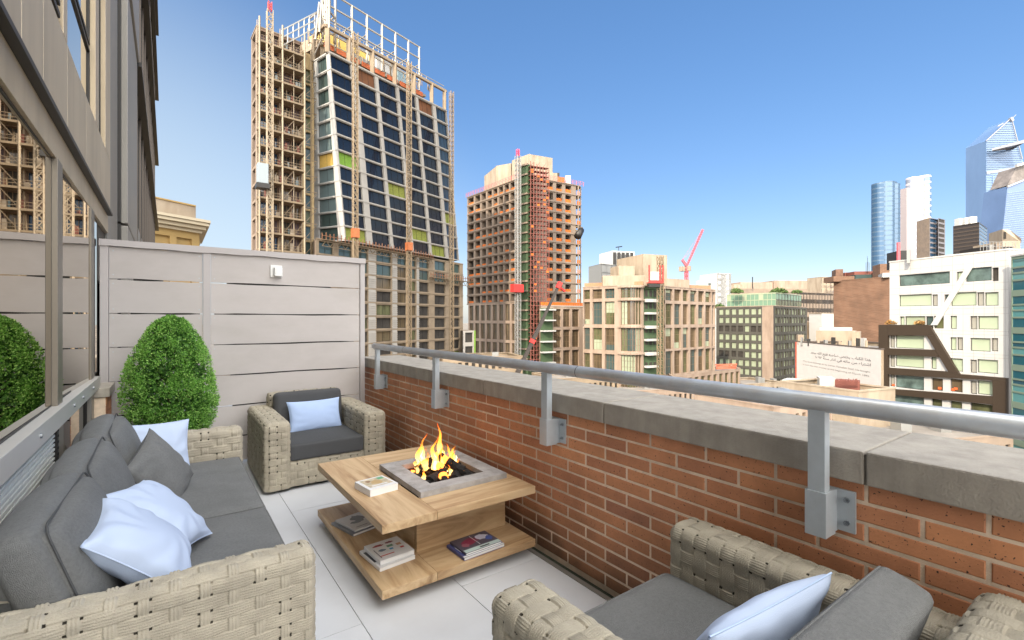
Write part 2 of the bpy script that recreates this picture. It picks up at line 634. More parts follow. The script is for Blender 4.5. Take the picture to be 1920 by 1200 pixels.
# manganese specks
vo = N.new('ShaderNodeTexNoise')
vo.inputs['Scale'].default_value = 95
vo.inputs['Detail'].default_value = 2
L.new(tc.outputs['Object'], vo.inputs['Vector'])
gt = N.new('ShaderNodeValToRGB')
gt.color_ramp.elements[0].position = 0.66
gt.color_ramp.elements[1].position = 0.70
L.new(vo.outputs['Fac'], gt.inputs[0])
mx = N.new('ShaderNodeMix')
mx.data_type = 'RGBA'
L.new(gt.outputs[0], mx.inputs[0])
L.new(hs.outputs[0], mx.inputs[6])
mx.inputs[7].default_value = (0.05, 0.03, 0.025, 1)
# green-black grime low on the wall (a real stain)
sp = N.new('ShaderNodeSeparateXYZ')
L.new(tc.outputs['Object'], sp.inputs[0])
n4 = N.new('ShaderNodeTexNoise')
n4.inputs['Scale'].default_value = 2.2
n4.inputs['Detail'].default_value = 7
L.new(tc.outputs['Object'], n4.inputs['Vector'])
ma = N.new('ShaderNodeMath')
ma.operation = 'MULTIPLY_ADD'
ma.inputs[1].default_value = 0.9
ma.inputs[2].default_value = 0.0
L.new(n4.outputs['Fac'], ma.inputs[0])
sb = N.new('ShaderNodeMath')
sb.operation = 'SUBTRACT'
L.new(ma.outputs[0], sb.inputs[0])
L.new(sp.outputs['Z'], sb.inputs[1])
gr = N.new('ShaderNodeMapRange')
gr.inputs[1].default_value = 0.0
gr.inputs[2].default_value = 0.42
gr.inputs[3].default_value = 0.0
gr.inputs[4].default_value = 0.75
L.new(sb.outputs[0], gr.inputs[0])
mx2 = N.new('ShaderNodeMix')
mx2.data_type = 'RGBA'
L.new(gr.outputs[0], mx2.inputs[0])
L.new(mx.outputs[2], mx2.inputs[6])
mx2.inputs[7].default_value = (0.075, 0.05, 0.03, 1)
L.new(mx2.outputs[2], b.inputs['Base Color'])
bp = N.new('ShaderNodeBump')
bp.inputs['Strength'].default_value = 0.4
bp.inputs['Distance'].default_value = 0.004
L.new(vo.outputs['Fac'], bp.inputs['Height'])
L.new(bp.outputs[0], b.inputs['Normal'])
MATS['brick_face'] = M_brick

m = MB()
JM = 0.0066
y_ref = 0.675
for k in range(13):
    zt = ZB - k * BHh
    zb = zt - BHh
    off = 0 if k % 2 == 0 else BL / 2
    n0 = int((YA - y_ref) / BL) - 1
    y = y_ref + off + n0 * BL
    while y < YB:
        a, bb = max(y + JM, YA), min(y + BL - JM, YB)
        if bb - a > 0.02:
            d = rnd.uniform(-0.0012, 0.0012)
            j = lambda: rnd.uniform(-0.0012, 0.0012)
            x0, z0, z1 = WX + d, zb + JM + j(), zt - (JM if k else 0.002) + j() * (k > 0)
            t = min(1, max(0.001, rnd.gauss(0.58, 0.18)))
            c = 0.004
            xb = WX + 0.02
            m.quad((x0, a + c, z0 + c), (x0, bb - c, z0 + c), (x0, bb - c, z1 - c), (x0, a + c, z1 - c), 0, t)
            for (p, q, r_, s_) in (((a, z0), (bb, z0), (bb - c, z0 + c), (a + c, z0 + c)),
                                   ((bb, z0), (bb, z1), (bb - c, z1 - c), (bb - c, z0 + c)),
                                   ((bb, z1), (a, z1), (a + c, z1 - c), (bb - c, z1 - c)),
                                   ((a, z1), (a, z0), (a + c, z0 + c), (a + c, z1 - c))):
                m.quad((x0 + c * .7, *p), (x0 + c * .7, *q), (x0, *r_), (x0, *s_), 0, t)
            for (p, q) in (((a, z0), (bb, z0)), ((bb, z0), (bb, z1)), ((bb, z1), (a, z1)), ((a, z1), (a, z0))):
                m.quad((xb, *p), (xb, *q), (x0 + c * .7, *q), (x0 + c * .7, *p), 0, t)
        y += BL
m.build('brick_face', M_brick, par)
# coping stones
yj = [-3.25, -1.95, -0.64, 0.67, 1.98, 3.31, 4.61, 5.6, 6.36]
for i in range(len(yj) - 1):
    m = MB()
    m.box(WX - 0.03, 2.64, yj[i] + 0.004, yj[i + 1] - 0.004, ZB, 1.11 + rnd.uniform(-0.002, 0.002))
    m.build('coping_stone', M_conc, par, bevel=0.008)
m = MB()
m.box(WX - 0.02, 2.63, YA, YB, ZB - 0.0005, 1.099)
m.build('coping_mortar', mat('coping_joint', (0.2, 0.18, 0.155), 0.95, var=0.3, vscale=30), par)

# ---- handrail
rail = thing('handrail', 'round grey metal handrail bolted above the brick parapet', 'railing', (2.05, 0, 0))
RX = 2.035
RZ = 1.283
m = MB()
m.tube((RX, -3.2, RZ), (RX, 5.68, RZ), 0.036, 28)
# rounded end
for k in range(5):
    a0, a1 = k * math.pi / 10, (k + 1) * math.pi / 10
    m.tube((RX, 5.68 + 0.036 * math.sin(a0), RZ), (RX, 5.68 + 0.036 * math.sin(a1), RZ), 0.036 * math.cos(a0), 28, r2=max(0.001, 0.036 * math.cos(a1)))
m.build('rail_tube', M_rail, rail, smooth=True)
m = MB()
for yy in (2.12, -0.6, 4.75):
    m.tube((RX, yy, RZ), (RX, yy + 0.004, RZ), 0.0366, 28)
m.build('rail_joint', M_dark, rail, smooth=False)
for yy in (5.58, 4.04, 2.43, 0.80, -0.82, -2.4):
    m = MB()
    m.box(RX - 0.022, RX + 0.022, yy - 0.03, yy + 0.03, 0.9, RZ - 0.02)
    p = m.build('post', M_alu, rail, bevel=0.002)
    m = MB()
    m.box(RX - 0.03, WX - 0.035, yy - 0.037, yy + 0.037, 0.775, 0.945)
    m.box(RX + 0.02, WX - 0.002, yy - 0.034, yy + 0.034, 0.78, 0.94)
    m.build('socket', M_alu, p, bevel=0.0015)
    m = MB()
    m.box(WX - 0.012, WX - 0.0012, yy - 0.095, yy + 0.062, 0.785, 0.945)
    m.build('flange', M_alu, p, bevel=0.001)
    for zz in (0.82, 0.908):
        m = MB()
        m.tube((WX - 0.012, yy - 0.067, zz), (WX - 0.018, yy - 0.067, zz), 0.011, 6)
        m.tube((WX - 0.018, yy - 0.067, zz), (WX - 0.03, yy - 0.067, zz), 0.006, 8)
        m.build('bolt', M_bolt, p)

# ---- privacy fence
FY = 6.13
fence = thing('privacy_fence', 'pale grey metal privacy fence of wide horizontal boards across the terrace end', 'fence', (0.8, FY, 0))
FXL, FXM, FXR = -0.54, 0.34, 2.06


def fpost(x0, x1):
    m = MB()
    m.box(x0, x1, FY - 0.03, FY + 0.03, 0.0, 2.335)
    m.build('post', M_fframe, fence, bevel=0.002)


fpost(FXL, FXL + 0.065)
fpost(FXM - 0.035, FXM + 0.035)
fpost(FXR - 0.06, FXR)
m = MB()
n = 34
for i in range(n):   # slightly buckled sheet-metal cap
    xa = FXL - 0.005 + (FXR - FXL + 0.01) * i / n
    xb = FXL - 0.005 + (FXR - FXL + 0.01) * (i + 1) / n
    za = 0.003 * math.sin(i * 1.1) + 0.003 * math.sin(i * .43)
    zb2 = 0.003 * math.sin((i + 1) * 1.1) + 0.003 * math.sin((i + 1) * .43)
    m.hexa([(xa, FY - .045, 2.325 + za), (xb, FY - .045, 2.325 + zb2), (xb, FY + .045, 2.325 + zb2), (xa, FY + .045, 2.325 + za),
            (xa, FY - .045, 2.39), (xb, FY - .045, 2.39), (xb, FY + .045, 2.39), (xa, FY + .045, 2.39)])
m.build('cap', M_fframe, fence)
gz = [2.335, 2.005, 1.665, 1.328, 0.99, 0.648, 0.30, 0.02]
for (xa, xb) in ((FXL + 0.065, FXM - 0.035), (FXM + 0.035, FXR - 0.06)):
    for k in range(len(gz) - 1):
        zt, zb = gz[k] - (0.004 if k else 0.012), gz[k + 1] + 0.004
        nn = 14
        top = [0.0035 * math.sin(i * .7 + k * 2.1 + xa) * math.sin(math.pi * i / nn) - (0.004 if (k and (i > 1 and i < nn - 1)) else 0) for i in range(nn + 1)]
        bot = [0.0035 * math.sin(i * .5 + k * 1.3) * math.sin(math.pi * i / nn) + (0.004 if (i > 1 and i < nn - 1) else 0) for i in range(nn + 1)]
        m = MB()
        for i in range(nn):
            x0, x1 = xa + 0.004 + (xb - xa - 0.008) * i / nn, xa + 0.004 + (xb - xa - 0.008) * (i + 1) / nn
            dy = 0.0
            m.hexa([(x0, FY - .012, zb + bot[i]), (x1, FY - .012, zb + bot[i + 1]), (x1, FY + .012, zb + bot[i + 1]), (x0, FY + .012, zb + bot[i]),
                    (x0, FY - .012, zt + top[i]), (x1, FY - .012, zt + top[i + 1]), (x1, FY + .012, zt + top[i + 1]), (x0, FY + .012, zt + top[i])])
        bo = m.build('board', M_panel, fence)
        m = MB()
        for sx in (xa + 0.035, xb - 0.035):
            for sz in (zt - 0.04, zb + 0.04):
                m.tube((sx, FY - .012, sz), (sx, FY - .0155, sz), 0.006, 8)
        m.build('rivet', M_alu, bo)
for (xa, xb) in ((FXL + 0.10, FXM - 0.06), (FXM + 0.06, FXR - 0.09)):
    for k in range(1, len(gz) - 1):
        m = MB()
        x = xa + rnd.uniform(0, .2)
        x2 = xb - rnd.uniform(0, .35) * (k % 2)
        m.box(x, x2, FY + .0125, FY + .03, gz[k] - .03, gz[k] + .03)
        m.build('dark_gap_strip', M_dark, fence)  # dark strip added behind the gap so it reads as dark
# wall lamp box on the fence
px = W(520, 510, 5.65)
lamp = thing('wall_fixture', 'small white square electrical box high on the pale fence', 'electrical box', (1.02, FY - 0.02, 2.15))
lx, lz = 1.02, 2.165
m = MB()
m.box(lx - 0.062, lx + 0.062, FY - 0.03, FY - 0.0125, lz - 0.07, lz + 0.07)
m.build('back_plate', mat('white_plastic', (0.75, 0.75, 0.74), 0.4), lamp, bevel=0.004)
m = MB()
m.box(lx - 0.028, lx + 0.058, FY - 0.085, FY - 0.03, lz - 0.06, lz + 0.045)
m.build('cover', mat('white_plastic', (0.75, 0.75, 0.74), 0.4), lamp, bevel=0.01)

# =========================================================================================
# OWN BUILDING, left side
# =========================================================================================
own = thing('glass_facade_building', 'tall metal and glass apartment facade running along the left side of the terrace', 'building', (-3, 4, -30))
ZTOP = 25.0


def fbox(name, y0, y1, z0, z1, o0, o1, material, bevel=0, parent=None):
    m = MB()
    m.box(FX0 + o0, FX0 + o1, y0, y1, z0, z1)
    return m.build(name, material, parent or own, bevel=bevel)


# mass of the building (behind the skin), both above and below the terrace
m = MB()
m.box(-11, FX0 - 0.10, -3.8, 31.5, GROUND, ZTOP)
m.build('core', M_cladgrey, own)
m = MB()
m.box(FX0 - 0.10, 2.60, -9, 31.5, GROUND, -0.201)
m.build('base', M_travert, own)


def pane(y0, y1, z0, z1, material=M_mirror, fr=0.035, o=-0.02, name='window', sk=0.0):
    m = MB()
    xa, xb = FX0 + o, FX0 + o - sk       # sk: real panes never lie quite in one plane
    m.hexa([(xa - .03, y0, z0), (xa, y0, z0), (xb, y1, z0), (xb - .03, y1, z0), (xa - .03, y0, z1), (xa, y0, z1), (xb, y1, z1), (xb - .03, y1, z1)], 0)
    # dark gasket, frame strips standing 12 mm proud
    for (a, b_, c, d) in ((y0, y1, z0, z0 + fr), (y0, y1, z1 - fr, z1), (y0, y0 + fr, z0 + fr, z1 - fr), (y1 - fr, y1, z0 + fr, z1 - fr)):
        m.box(FX0 + o, FX0 + o + 0.012, a, b_, c, d, 1)
    return m.build(name, [material, M_dark], own)


M_mull = mat('mullion_bronze', (0.20, 0.175, 0.14), 0.4, 0.4)
M_sill = mat('sill_metal', (0.56, 0.54, 0.50), 0.4, 0.3, var=0.04)
# terrace-level windows
SILL0, SILL1 = 0.985, 1.09
for (a, b_, k_) in ((-3.0, -1.0, 0), (-0.9, 1.4, 0), (1.5, 3.87, -.012), (4.03, 5.40, -.030), (5.60, 6.12, -.01)):
    pane(a, b_, SILL1, 2.56, fr=0.012, sk=k_)
fbox('mullion', 3.87, 4.03, SILL1, 2.56, -0.03, 0.020, M_mull, 0.004)
fbox('mullion', 5.40, 5.60, SILL1, 2.56, -0.03, 0.020, M_mull, 0.004)
fbox('mullion', 1.40, 1.50, SILL1, 2.56, -0.02, 0.035, M_frame, 0.004)
fbox('mullion', -1.0, -0.9, SILL1, 2.56, -0.02, 0.035, M_frame, 0.004)
s = fbox('sill', -3.2, 5.72, SILL0, SILL1, -0.05, 0.05, M_sill, 0.003)
m = MB()
for yy in (3.2, 4.22, 4.62, 5.2):
    m.tube((FX0 + 0.05, yy, 1.04), (FX0 + 0.058, yy, 1.04), 0.012, 12)
m.build('bolt', M_bolt, s)
# grille below the sill
gl = fbox('grille', -3.2, 3.82, 0.12, 0.985, -0.03, 0.004, M_alu)
m = MB()
z = 0.15
while z < 0.97:
    m.box(FX0 + 0.004, FX0 + 0.022, -3.2, 3.76, z, z + 0.012)
    z += 0.026
m.build('slat', mat('grille_paint', (0.75, 0.74, 0.68), 0.5, 0.2), gl)
m = MB()
m.box(FX0 + 0.004, FX0 + 0.03, 3.77, 3.82, 0.12, 0.98)
z = 0.15
while z < 0.97:
    m.box(FX0 + 0.03, FX0 + 0.034, 3.785, 3.805, z, z + 0.014)
    z += 0.035
m.build('slot_strip', M_dark, gl)
fbox('mullion', 3.84, 4.06, 0.0, 0.984, -0.02, 0.02, M_frame, 0.003)
pane(4.06, 5.40, 0.08, 0.984, mat('dark_coated_glass', (0.30, 0.29, 0.285), 0.03, 1.0), fr=0.02)
fbox('skirting', -3.2, 5.6, 0.0, 0.12, -0.02, 0.03, M_cladgrey)
fbox('mullion', 5.40, 5.58, 0.0, 0.984, -0.02, 0.02, M_cladgrey, 0.003)
# small brick pier in the corner by the fence
pier = MB()
k = 0
z = 0.0
while z < 0.88:
    off = 0.0 if k % 2 else 0.11
    for (a, b_) in ((5.6, 5.72 + off), (5.73 + off, 5.96 + off * .4), (5.97 + off * .4, 6.09)):
        pier.box(FX0 - 0.02, FX0 + 0.10, a + 0.003, b_ - 0.003, z + 0.004, z + 0.071, 0, rnd.random())
    z += 0.0758
    k += 1
o = pier.build('brick_pier', M_brick, own)
m = MB()
m.box(FX0 - 0.02, FX0 + 0.095, 5.6, 6.09, 0, 0.905)
m.build('pier_mortar', M_mortar, o)
m = MB()
m.box(FX0 - 0.02, FX0 + 0.125, 5.58, 6.10, 0.911, 0.99)
m.build('pier_cap', M_conc, o, bevel=0.004)

# head of the terrace windows, projecting dark drip ledge, metal panels
fbox('window_head', -3.2, 6.9, 2.56, 2.744, -0.03, 0.012, M_cladding, 0.003)
m = MB()
m.box(FX0 - 0.02, FX0 + 0.055, -3.2, 6.85, 2.745, 2.775)
m.box(FX0 - 0.02, FX0 + 0.034, -3.2, 6.85, 2.776, 2.80)
m.build('drip_ledge', M_dark, own, bevel=0.003)


def panels(ys, z0, z1, material=M_cladding, o=0.03):
    for i in range(len(ys) - 1):
        fbox('metal_panel', ys[i] + 0.004, ys[i + 1] - 0.004, z0 + 0.003, z1 - 0.003, -0.02, o, material, 0.004)


fbox('backing', -3.8, 31.5, 2.0, ZTOP, -0.10, -0.022, M_dark)
panels([-3.2, -1.9, -0.6, 0.7, 1.9, 2.95, 3.40, 4.12, 5.0, 6.0, 6.9], 2.80, 3.36)
FLH = 3.35
lv = 0
zf = 3.36
while zf < ZTOP - 3:
    z1 = zf + 2.45
    # window band of this storey
    panels([-3.2, -1.9, -0.6, 0.7, 1.9, 3.42], zf, z1)
    m = MB()
    z = zf + 0.06
    while z < z1 - 0.05:
        m.box(FX0 + 0.0, FX0 + 0.022, 3.47, 3.93, z, z + 0.03)
        z += 0.075
    fbox('louvre_frame', 3.42, 3.98, zf, z1, -0.02, -0.005, M_dark)
    m.build('louvre', M_dark, own)
    fbox('metal_panel', 3.985, 4.12, zf, z1, -0.02, 0.03, M_cladding, 0.004)
    pane(4.16, 5.58, zf + 0.03, zf + 0.62, fr=0.03)
    pane(4.16, 5.58, zf + 0.66, z1 - 0.03, fr=0.03)
    fbox('mullion', 5.58, 5.82, zf, z1, -0.02, 0.03, M_cladding, 0.004)
    pane(5.84, 6.40, zf + 0.03, z1 - 0.8, fr=0.03)
    pane(5.84, 6.40, z1 - 0.76, z1 - 0.03, fr=0.03)
    fbox('mullion', 6.40, 6.9, zf, z1, -0.02, 0.03, M_cladding, 0.004)
    zn = zf + FLH
    fbox('ledge', -3.2, 6.88, z1, z1 + 0.05, -0.02, 0.07, M_dark)
    panels([-3.2, -1.9, -0.6, 0.7, 1.9, 3.40, 4.12, 5.0, 6.0, 6.9], z1 + 0.05, zn)
    zf = zn
    lv += 1
# recessed dark bay and projecting pilaster
zz = 2.45
fbox('recess_panel', 6.92, 8.3, 0.0, 9.0, -0.02, -0.002, M_cladgrey)
for z0 in (9.0, 12.4, 15.8, 19.2):
    fbox('recess_panel', 6.92, 8.3, z0 + .04, z0 + 3.36, -0.02, -0.002, M_cladgrey)
for (z0, z1) in ((-0.2, 2.9), (2.93, 6.2), (6.23, 9.6), (9.63, 13.0), (13.03, 16.4), (16.43, 19.8), (19.83, ZTOP)):
    m = MB()
    w0 = 0.10 if z0 < 6 else 0.13
    m.box(FX0 - 0.02, FX0 + w0, 8.45, 10.9, z0, z1)
    m.build('pilaster', M_cladgrey, own, bevel=0.012)
    m = MB()
    m.box(FX0 - 0.02, FX0 + 0.03, 8.32, 8.44, z0, z1)
    m.build('reveal_strip', M_dark, own)
# curtain wall of the far bays
zl = [-0.2, 2.9, 6.25, 9.6, 12.95, 16.3, 19.65, 23.0]
ycs = [11.0 + 1.45 * i for i in range(14)]
for i in range(len(ycs) - 1):
    for k in range(len(zl) - 1):
        pane(ycs[i] + 0.03, ycs[i + 1] - 0.03, zl[k] + 0.66, zl[k + 1] - 0.06, fr=0.03, o=0.0)
    m = MB()
    m.box(FX0 - 0.02, FX0 + 0.045, ycs[i] - 0.035, ycs[i] + 0.035, -0.2, ZTOP - 0.3)
    m.build('mullion_fin', mat('bronze_fin', (0.12, 0.10, 0.085), 0.45, 0.5), own)
for k in range(len(zl)):
    fbox('ledge', 10.95, 30.6, zl[k] - 0.06, zl[k] + 0.02, -0.02, 0.16, M_dark)
    fbox('spandrel', 10.95, 30.6, zl[k] + 0.02, zl[k] + 0.66, -0.02, 0.03, mat('grey_spandrel', (0.22, 0.215, 0.20), 0.35, 0.4))
m = MB()
m.box(-11.1, FX0 + 0.12, -3.9, 31.6, ZTOP - 0.3, ZTOP + 0.4)
m.build('roof_parapet', M_cladding, own)

# =========================================================================================
# WOVEN FURNITURE
# =========================================================================================


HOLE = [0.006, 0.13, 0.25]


def weave(s, t, P, B, nw, wv, nv, A, rr):
    j = np.floor(s / B)
    fs = s / B - j
    c = np.round(t / P)
    ft = t - c * P
    odd = 1 - 2 * (np.mod(c + j, 2))
    hb = -A * np.cos(np.pi * (t / P + j))
    prof = rr * np.abs(np.sin(np.pi * nw * fs)) ** 0.7
    edge = 1 - np.abs(2 * fs - 1) ** 8
    H1 = hb + prof * 1.0 - 0.004 * (1 - edge)
    vb = A * np.cos(np.pi * c) * np.cos(np.pi * (s / B - 0.5)) * 1.1
    pv = rr * np.abs(np.cos(np.pi * nv * ft / wv + (np.pi / 2 if nv % 2 == 0 else 0))) ** 0.7
    H2 = np.where(np.abs(ft) < wv / 2, vb + pv, -0.03)
    ropes = 0.0007 * np.sin(2 * np.pi * (t / 0.013 + fs * nw * 1.0))
    H = np.maximum(H1 + ropes, H2)
    af = np.abs(ft)
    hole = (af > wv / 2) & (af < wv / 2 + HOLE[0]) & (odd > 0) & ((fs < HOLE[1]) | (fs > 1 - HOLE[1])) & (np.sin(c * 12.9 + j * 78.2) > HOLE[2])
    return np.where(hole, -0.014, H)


def section(Wd, H, r, res):
    """open section path: up the outer side, over the top, down the inner side -> (w, z, nw, nz, s)"""
    pts = []
    n1 = max(3, int((H - r) / res))
    for i in range(n1):
        pts.append((0, (H - r) * i / n1, -1, 0))
    na = max(4, int(r * math.pi / 2 / res))
    for i in range(na):
        a = math.pi / 2 * i / na
        pts.append((r - r * math.cos(a), H - r + r * math.sin(a), -math.cos(a), math.sin(a)))
    nt_ = max(2, int((Wd - 2 * r) / res))
    for i in range(nt_):
        pts.append((r + (Wd - 2 * r) * i / nt_, H, 0, 1))
    for i in range(na):
        a = math.pi / 2 * i / na
        pts.append((Wd - r + r * math.sin(a), H - r + r * math.cos(a), math.sin(a), math.cos(a)))
    for i in range(n1 + 1):
        pts.append((Wd, (H - r) * (1 - i / n1), 1, 0))
    p = np.array(pts)
    d = np.hypot(np.diff(p[:, 0]), np.diff(p[:, 1]))
    s_ = np.concatenate([[0], np.cumsum(d)])
    return p, s_


def woven_block(name, parent, origin, ta, wa, Lg, Wd, z0, H, res, material, P=0.105, B=0.062, nw=4, wv=0.04, nv=3, A=0.0045, rr=0.0035,
                r=0.045, rot=False, caps=(True, True), wob=0.0):
    """rounded woven block. ta = unit axis along its length, wa = unit axis across; origin = corner at floor"""
    origin, ta, wa = Vector(origin), Vector(ta), Vector(wa)
    O = np.array(origin)
    T, Wv = np.array(ta), np.array(wa)
    Zv = np.array((0, 0, 1.0))
    Hh = H - z0
    sec, s_ = section(Wd, Hh, r, res)
    n = max(8, int(Lg / res))
    tt = np.linspace(0, Lg, n)
    e = 0.035
    S, TT = np.meshgrid(s_, tt, indexing='ij')
    if rot:
        h = weave(TT, S, P, B, nw, wv, nv, A, rr)
    else:
        h = weave(S, TT, P, B, nw, wv, nv, A, rr)
    d0 = np.clip(TT, 0, e)
    d1 = np.clip(Lg - TT, 0, e)
    pull = np.zeros_like(TT)
    if caps[0]:
        pull += e - np.sqrt(np.maximum(0, e * e - (e - d0) ** 2))
    if caps[1]:
        pull += e - np.sqrt(np.maximum(0, e * e - (e - d1) ** 2))
    if wob:
        h = h + wob * np.sin(TT * 9 + 1.3) * np.clip(sec[:, 3], 0, 1)[:, None]
    off = h - pull
    w_ = sec[:, 0][:, None] + sec[:, 2][:, None] * off
    z_ = z0 + sec[:, 1][:, None] + sec[:, 3][:, None] * off
    V = O + TT[..., None] * T + w_[..., None] * Wv + z_[..., None] * Zv
    gap = (h <= -0.0135).astype(np.float32)  # deepest recesses get the painted dark shade
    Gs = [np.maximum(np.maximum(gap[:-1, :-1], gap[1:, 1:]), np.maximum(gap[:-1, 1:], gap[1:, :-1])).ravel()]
    Vs = [V.reshape(-1, 3)]
    Fs = [grid_faces(len(s_), n)]
    cnt = len(s_) * n
    for side in (0, 1):
        if not caps[side]:
            continue
        nw_ = max(4, int((Wd - 2 * e * .6) / res))
        nz_ = max(4, int((Hh - e * .6) / res))
        a = np.linspace(e * .75, Wd - e * .75, nw_)
        c = np.linspace(0, Hh - e * .75, nz_)
        AA, CC = np.meshgrid(a, c, indexing='ij')
        h2 = weave(CC + 0.01, AA + 0.03, P, B, nw, wv, nv, A, rr)
        # rounded shoulders
        rc = r
        cx = np.clip(AA, rc, Wd - rc)
        cz = np.minimum(CC, Hh - rc)
        dx, dz = AA - cx, CC - cz
        dd = np.hypot(dx, dz)
        lim = rc - e * .75 + 0.004
        k = np.where(dd > lim, lim / np.maximum(dd, 1e-6), 1)
        AA2 = cx + dx * k
        CC2 = cz + dz * k
        ed = np.minimum(np.minimum(AA - e * .75, Wd - e * .75 - AA), Hh - e * .75 - CC)
        inset = 0.010 * (1 - np.clip(ed / 0.02, 0, 1)) ** 2
        tpos = (-h2 + inset) if side == 0 else (Lg + h2 - inset)
        V2 = O + tpos[..., None] * T + AA2[..., None] * Wv + (z0 + CC2)[..., None] * Zv
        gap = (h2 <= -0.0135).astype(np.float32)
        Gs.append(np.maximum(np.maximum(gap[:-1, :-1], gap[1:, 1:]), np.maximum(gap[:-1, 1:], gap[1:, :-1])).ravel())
        Vs.append(V2.reshape(-1, 3))
        Fs.append(grid_faces(nw_, nz_, cnt))
        cnt += nw_ * nz_
    o_ = np_mesh(name, np.concatenate(Vs), np.concatenate(Fs), material, parent)
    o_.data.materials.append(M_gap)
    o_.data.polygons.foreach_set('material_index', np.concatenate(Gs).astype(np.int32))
    return o_


def vnoise(p, seed=0):
    """cheap smooth pseudo noise from sines, p (...,3)"""
    rs = np.random.RandomState(seed)
    out = 0
    for k in range(7):
        d = rs.normal(size=3)
        d /= np.linalg.norm(d)
        fr = rs.uniform(4, 22)
        out = out + np.sin(p @ d * fr + rs.uniform(0, 6)) / (1 + fr * .12)
    return out / 3


def cushion(name, parent, c, size, rot, material, r=0.04, puff=0.02, wr=0.003, n=30, seed=1, piping=None, taper=0):
    hx, hy, hz = (s / 2 for s in size)
    vs, fs = [], []
    cnt = 0
    lin = np.linspace(-1, 1, n)
    A_, B_ = np.meshgrid(lin, lin, indexing='ij')
    for ax in range(3):
        for sg in (-1, 1):
            p = np.zeros((n, n, 3))
            p[..., ax] = sg
            p[..., (ax + 1) % 3] = A_
            p[..., (ax + 2) % 3] = B_
            vs.append(p.reshape(-1, 3))
            f = grid_faces(n, n, cnt)
            if sg < 0:
                f = f[:, ::-1]
            fs.append(f)
            cnt += n * n
    p = np.concatenate(vs)
    H = np.array([hx, hy, hz])
    q = p * H
    inner = np.clip(q, -(H - r), H - r)
    d = q - inner
    ln = np.linalg.norm(d, axis=1, keepdims=True)
    q = inner + np.where(ln > 1e-9, d / np.maximum(ln, 1e-9) * r, 0)
    bul = (1 - p[:, 0] ** 2) * (1 - p[:, 1] ** 2)
    q[:, 2] += np.sign(p[:, 2]) * np.abs(p[:, 2]) * puff * np.sqrt(np.clip(bul, 0, 1))
    if taper:
        k = 1 - taper * np.abs(p[:, 1]) ** 2.5
        q[:, 0] = np.where(q[:, 0] < 0, q[:, 0] * k, q[:, 0])
        q[:, 2] *= 1 - taper * 1.3 * np.abs(p[:, 1]) ** 3
    bul2 = (1 - p[:, 2] ** 2)
    q[:, 0] += p[:, 0] * bul2 * puff * 0.35
    q[:, 1] += p[:, 1] * bul2 * puff * 0.35
    nz = vnoise(q, seed)
    q += (p / np.linalg.norm(p, axis=1, keepdims=True)) * (nz * wr)[:, None]
    M = Matrix.Translation(Vector(c)) @ rot
    Mn = np.array(M)
    V = q @ Mn[:3, :3].T + Mn[:3, 3]
    o = np_mesh(name, V, np.concatenate(fs), material, parent)
    if piping:
        pm = MB()
        hxx, hyy = hx - r * .3, hy - r * .3
        for zz in (hz - r * .25,):
            loop = []
            k = 12
            for (sx, sy, a0) in ((1, 1, 0), (-1, 1, 90), (-1, -1, 180), (1, -1, 270)):
                for i in range(4):
                    a = R(a0 + 30 * i)
                    loop.append(Vector((sx * (hxx - r) + r * math.cos(a), sy * (hyy - r) + r * math.sin(a), zz)))
            for i in range(len(loop)):
                pm.tube(M @ loop[i], M @ loop[(i + 1) % len(loop)], 0.004, 6, cap=False)
        pm.build('piping', piping, o, smooth=True)
    return o


def pillow_mesh(name, parent, c, w_, h_, T_, rot, material, seed=3, pinch=0.09, wr=0.006, seam=None, n=44):
    lin = np.linspace(-1, 1, n)
    a, b_ = np.meshgrid(lin, lin, indexing='ij')
    x = a * w_ / 2 * (1 - pinch * (1 - b_ ** 2) * np.abs(a) ** 1.5)
    y = b_ * h_ / 2 * (1 - pinch * (1 - a ** 2) * np.abs(b_) ** 1.5)
    base = np.clip((1 - a ** 2) * (1 - b_ ** 2), 0, 1) ** 0.42
    ang = np.arctan2(b_, a)
    rad = np.hypot(a, b_)
    wrk = 1.5 * wr * np.sin(ang * 9 + seed * 1.7 + 2.2 * np.sin(rad * 5 + seed)) * np.clip(rad - .35, 0, 1) ** 1.0 * np.clip(base * 2.2, 0, 1)
    wrk += wr * 0.8 * np.sin(a * 4.1 + b_ * 2.7 + seed) * base
    V = []
    for sg in (1, -1):
        z = sg * (T_ / 2 * base) + wrk * (1 if sg > 0 else 0.7)
        V.append(np.stack([x, y, z], -1).reshape(-1, 3))
    q = np.concatenate(V)
    f1 = grid_faces(n, n, 0)
    f2 = grid_faces(n, n, n * n)[:, ::-1]
    M = Matrix.Translation(Vector(c)) @ rot
    Mn = np.array(M)
    Vw = q @ Mn[:3, :3].T + Mn[:3, 3]
    o = np_mesh(name, Vw, np.concatenate([f1, f2]), material, parent)
    if seam:
        pm = MB()
        idx = [(i, 0) for i in range(0, n, 3)] + [(n - 1, i) for i in range(0, n, 3)] + [(i, n - 1) for i in range(n - 1, -1, -3)] + [(0, i) for i in range(n - 1, -1, -3)]
        pts = [Vector(Vw[i * n + j]) for i, j in idx]
        for i in range(len(pts)):
            pm.tube(pts[i], pts[(i + 1) % len(pts)], 0.0032, 6, cap=False)
        pm.build('piping', seam, o, smooth=True)
    return o


def rotm(ax, deg):
    return Matrix.Rotation(R(deg), 4, ax)


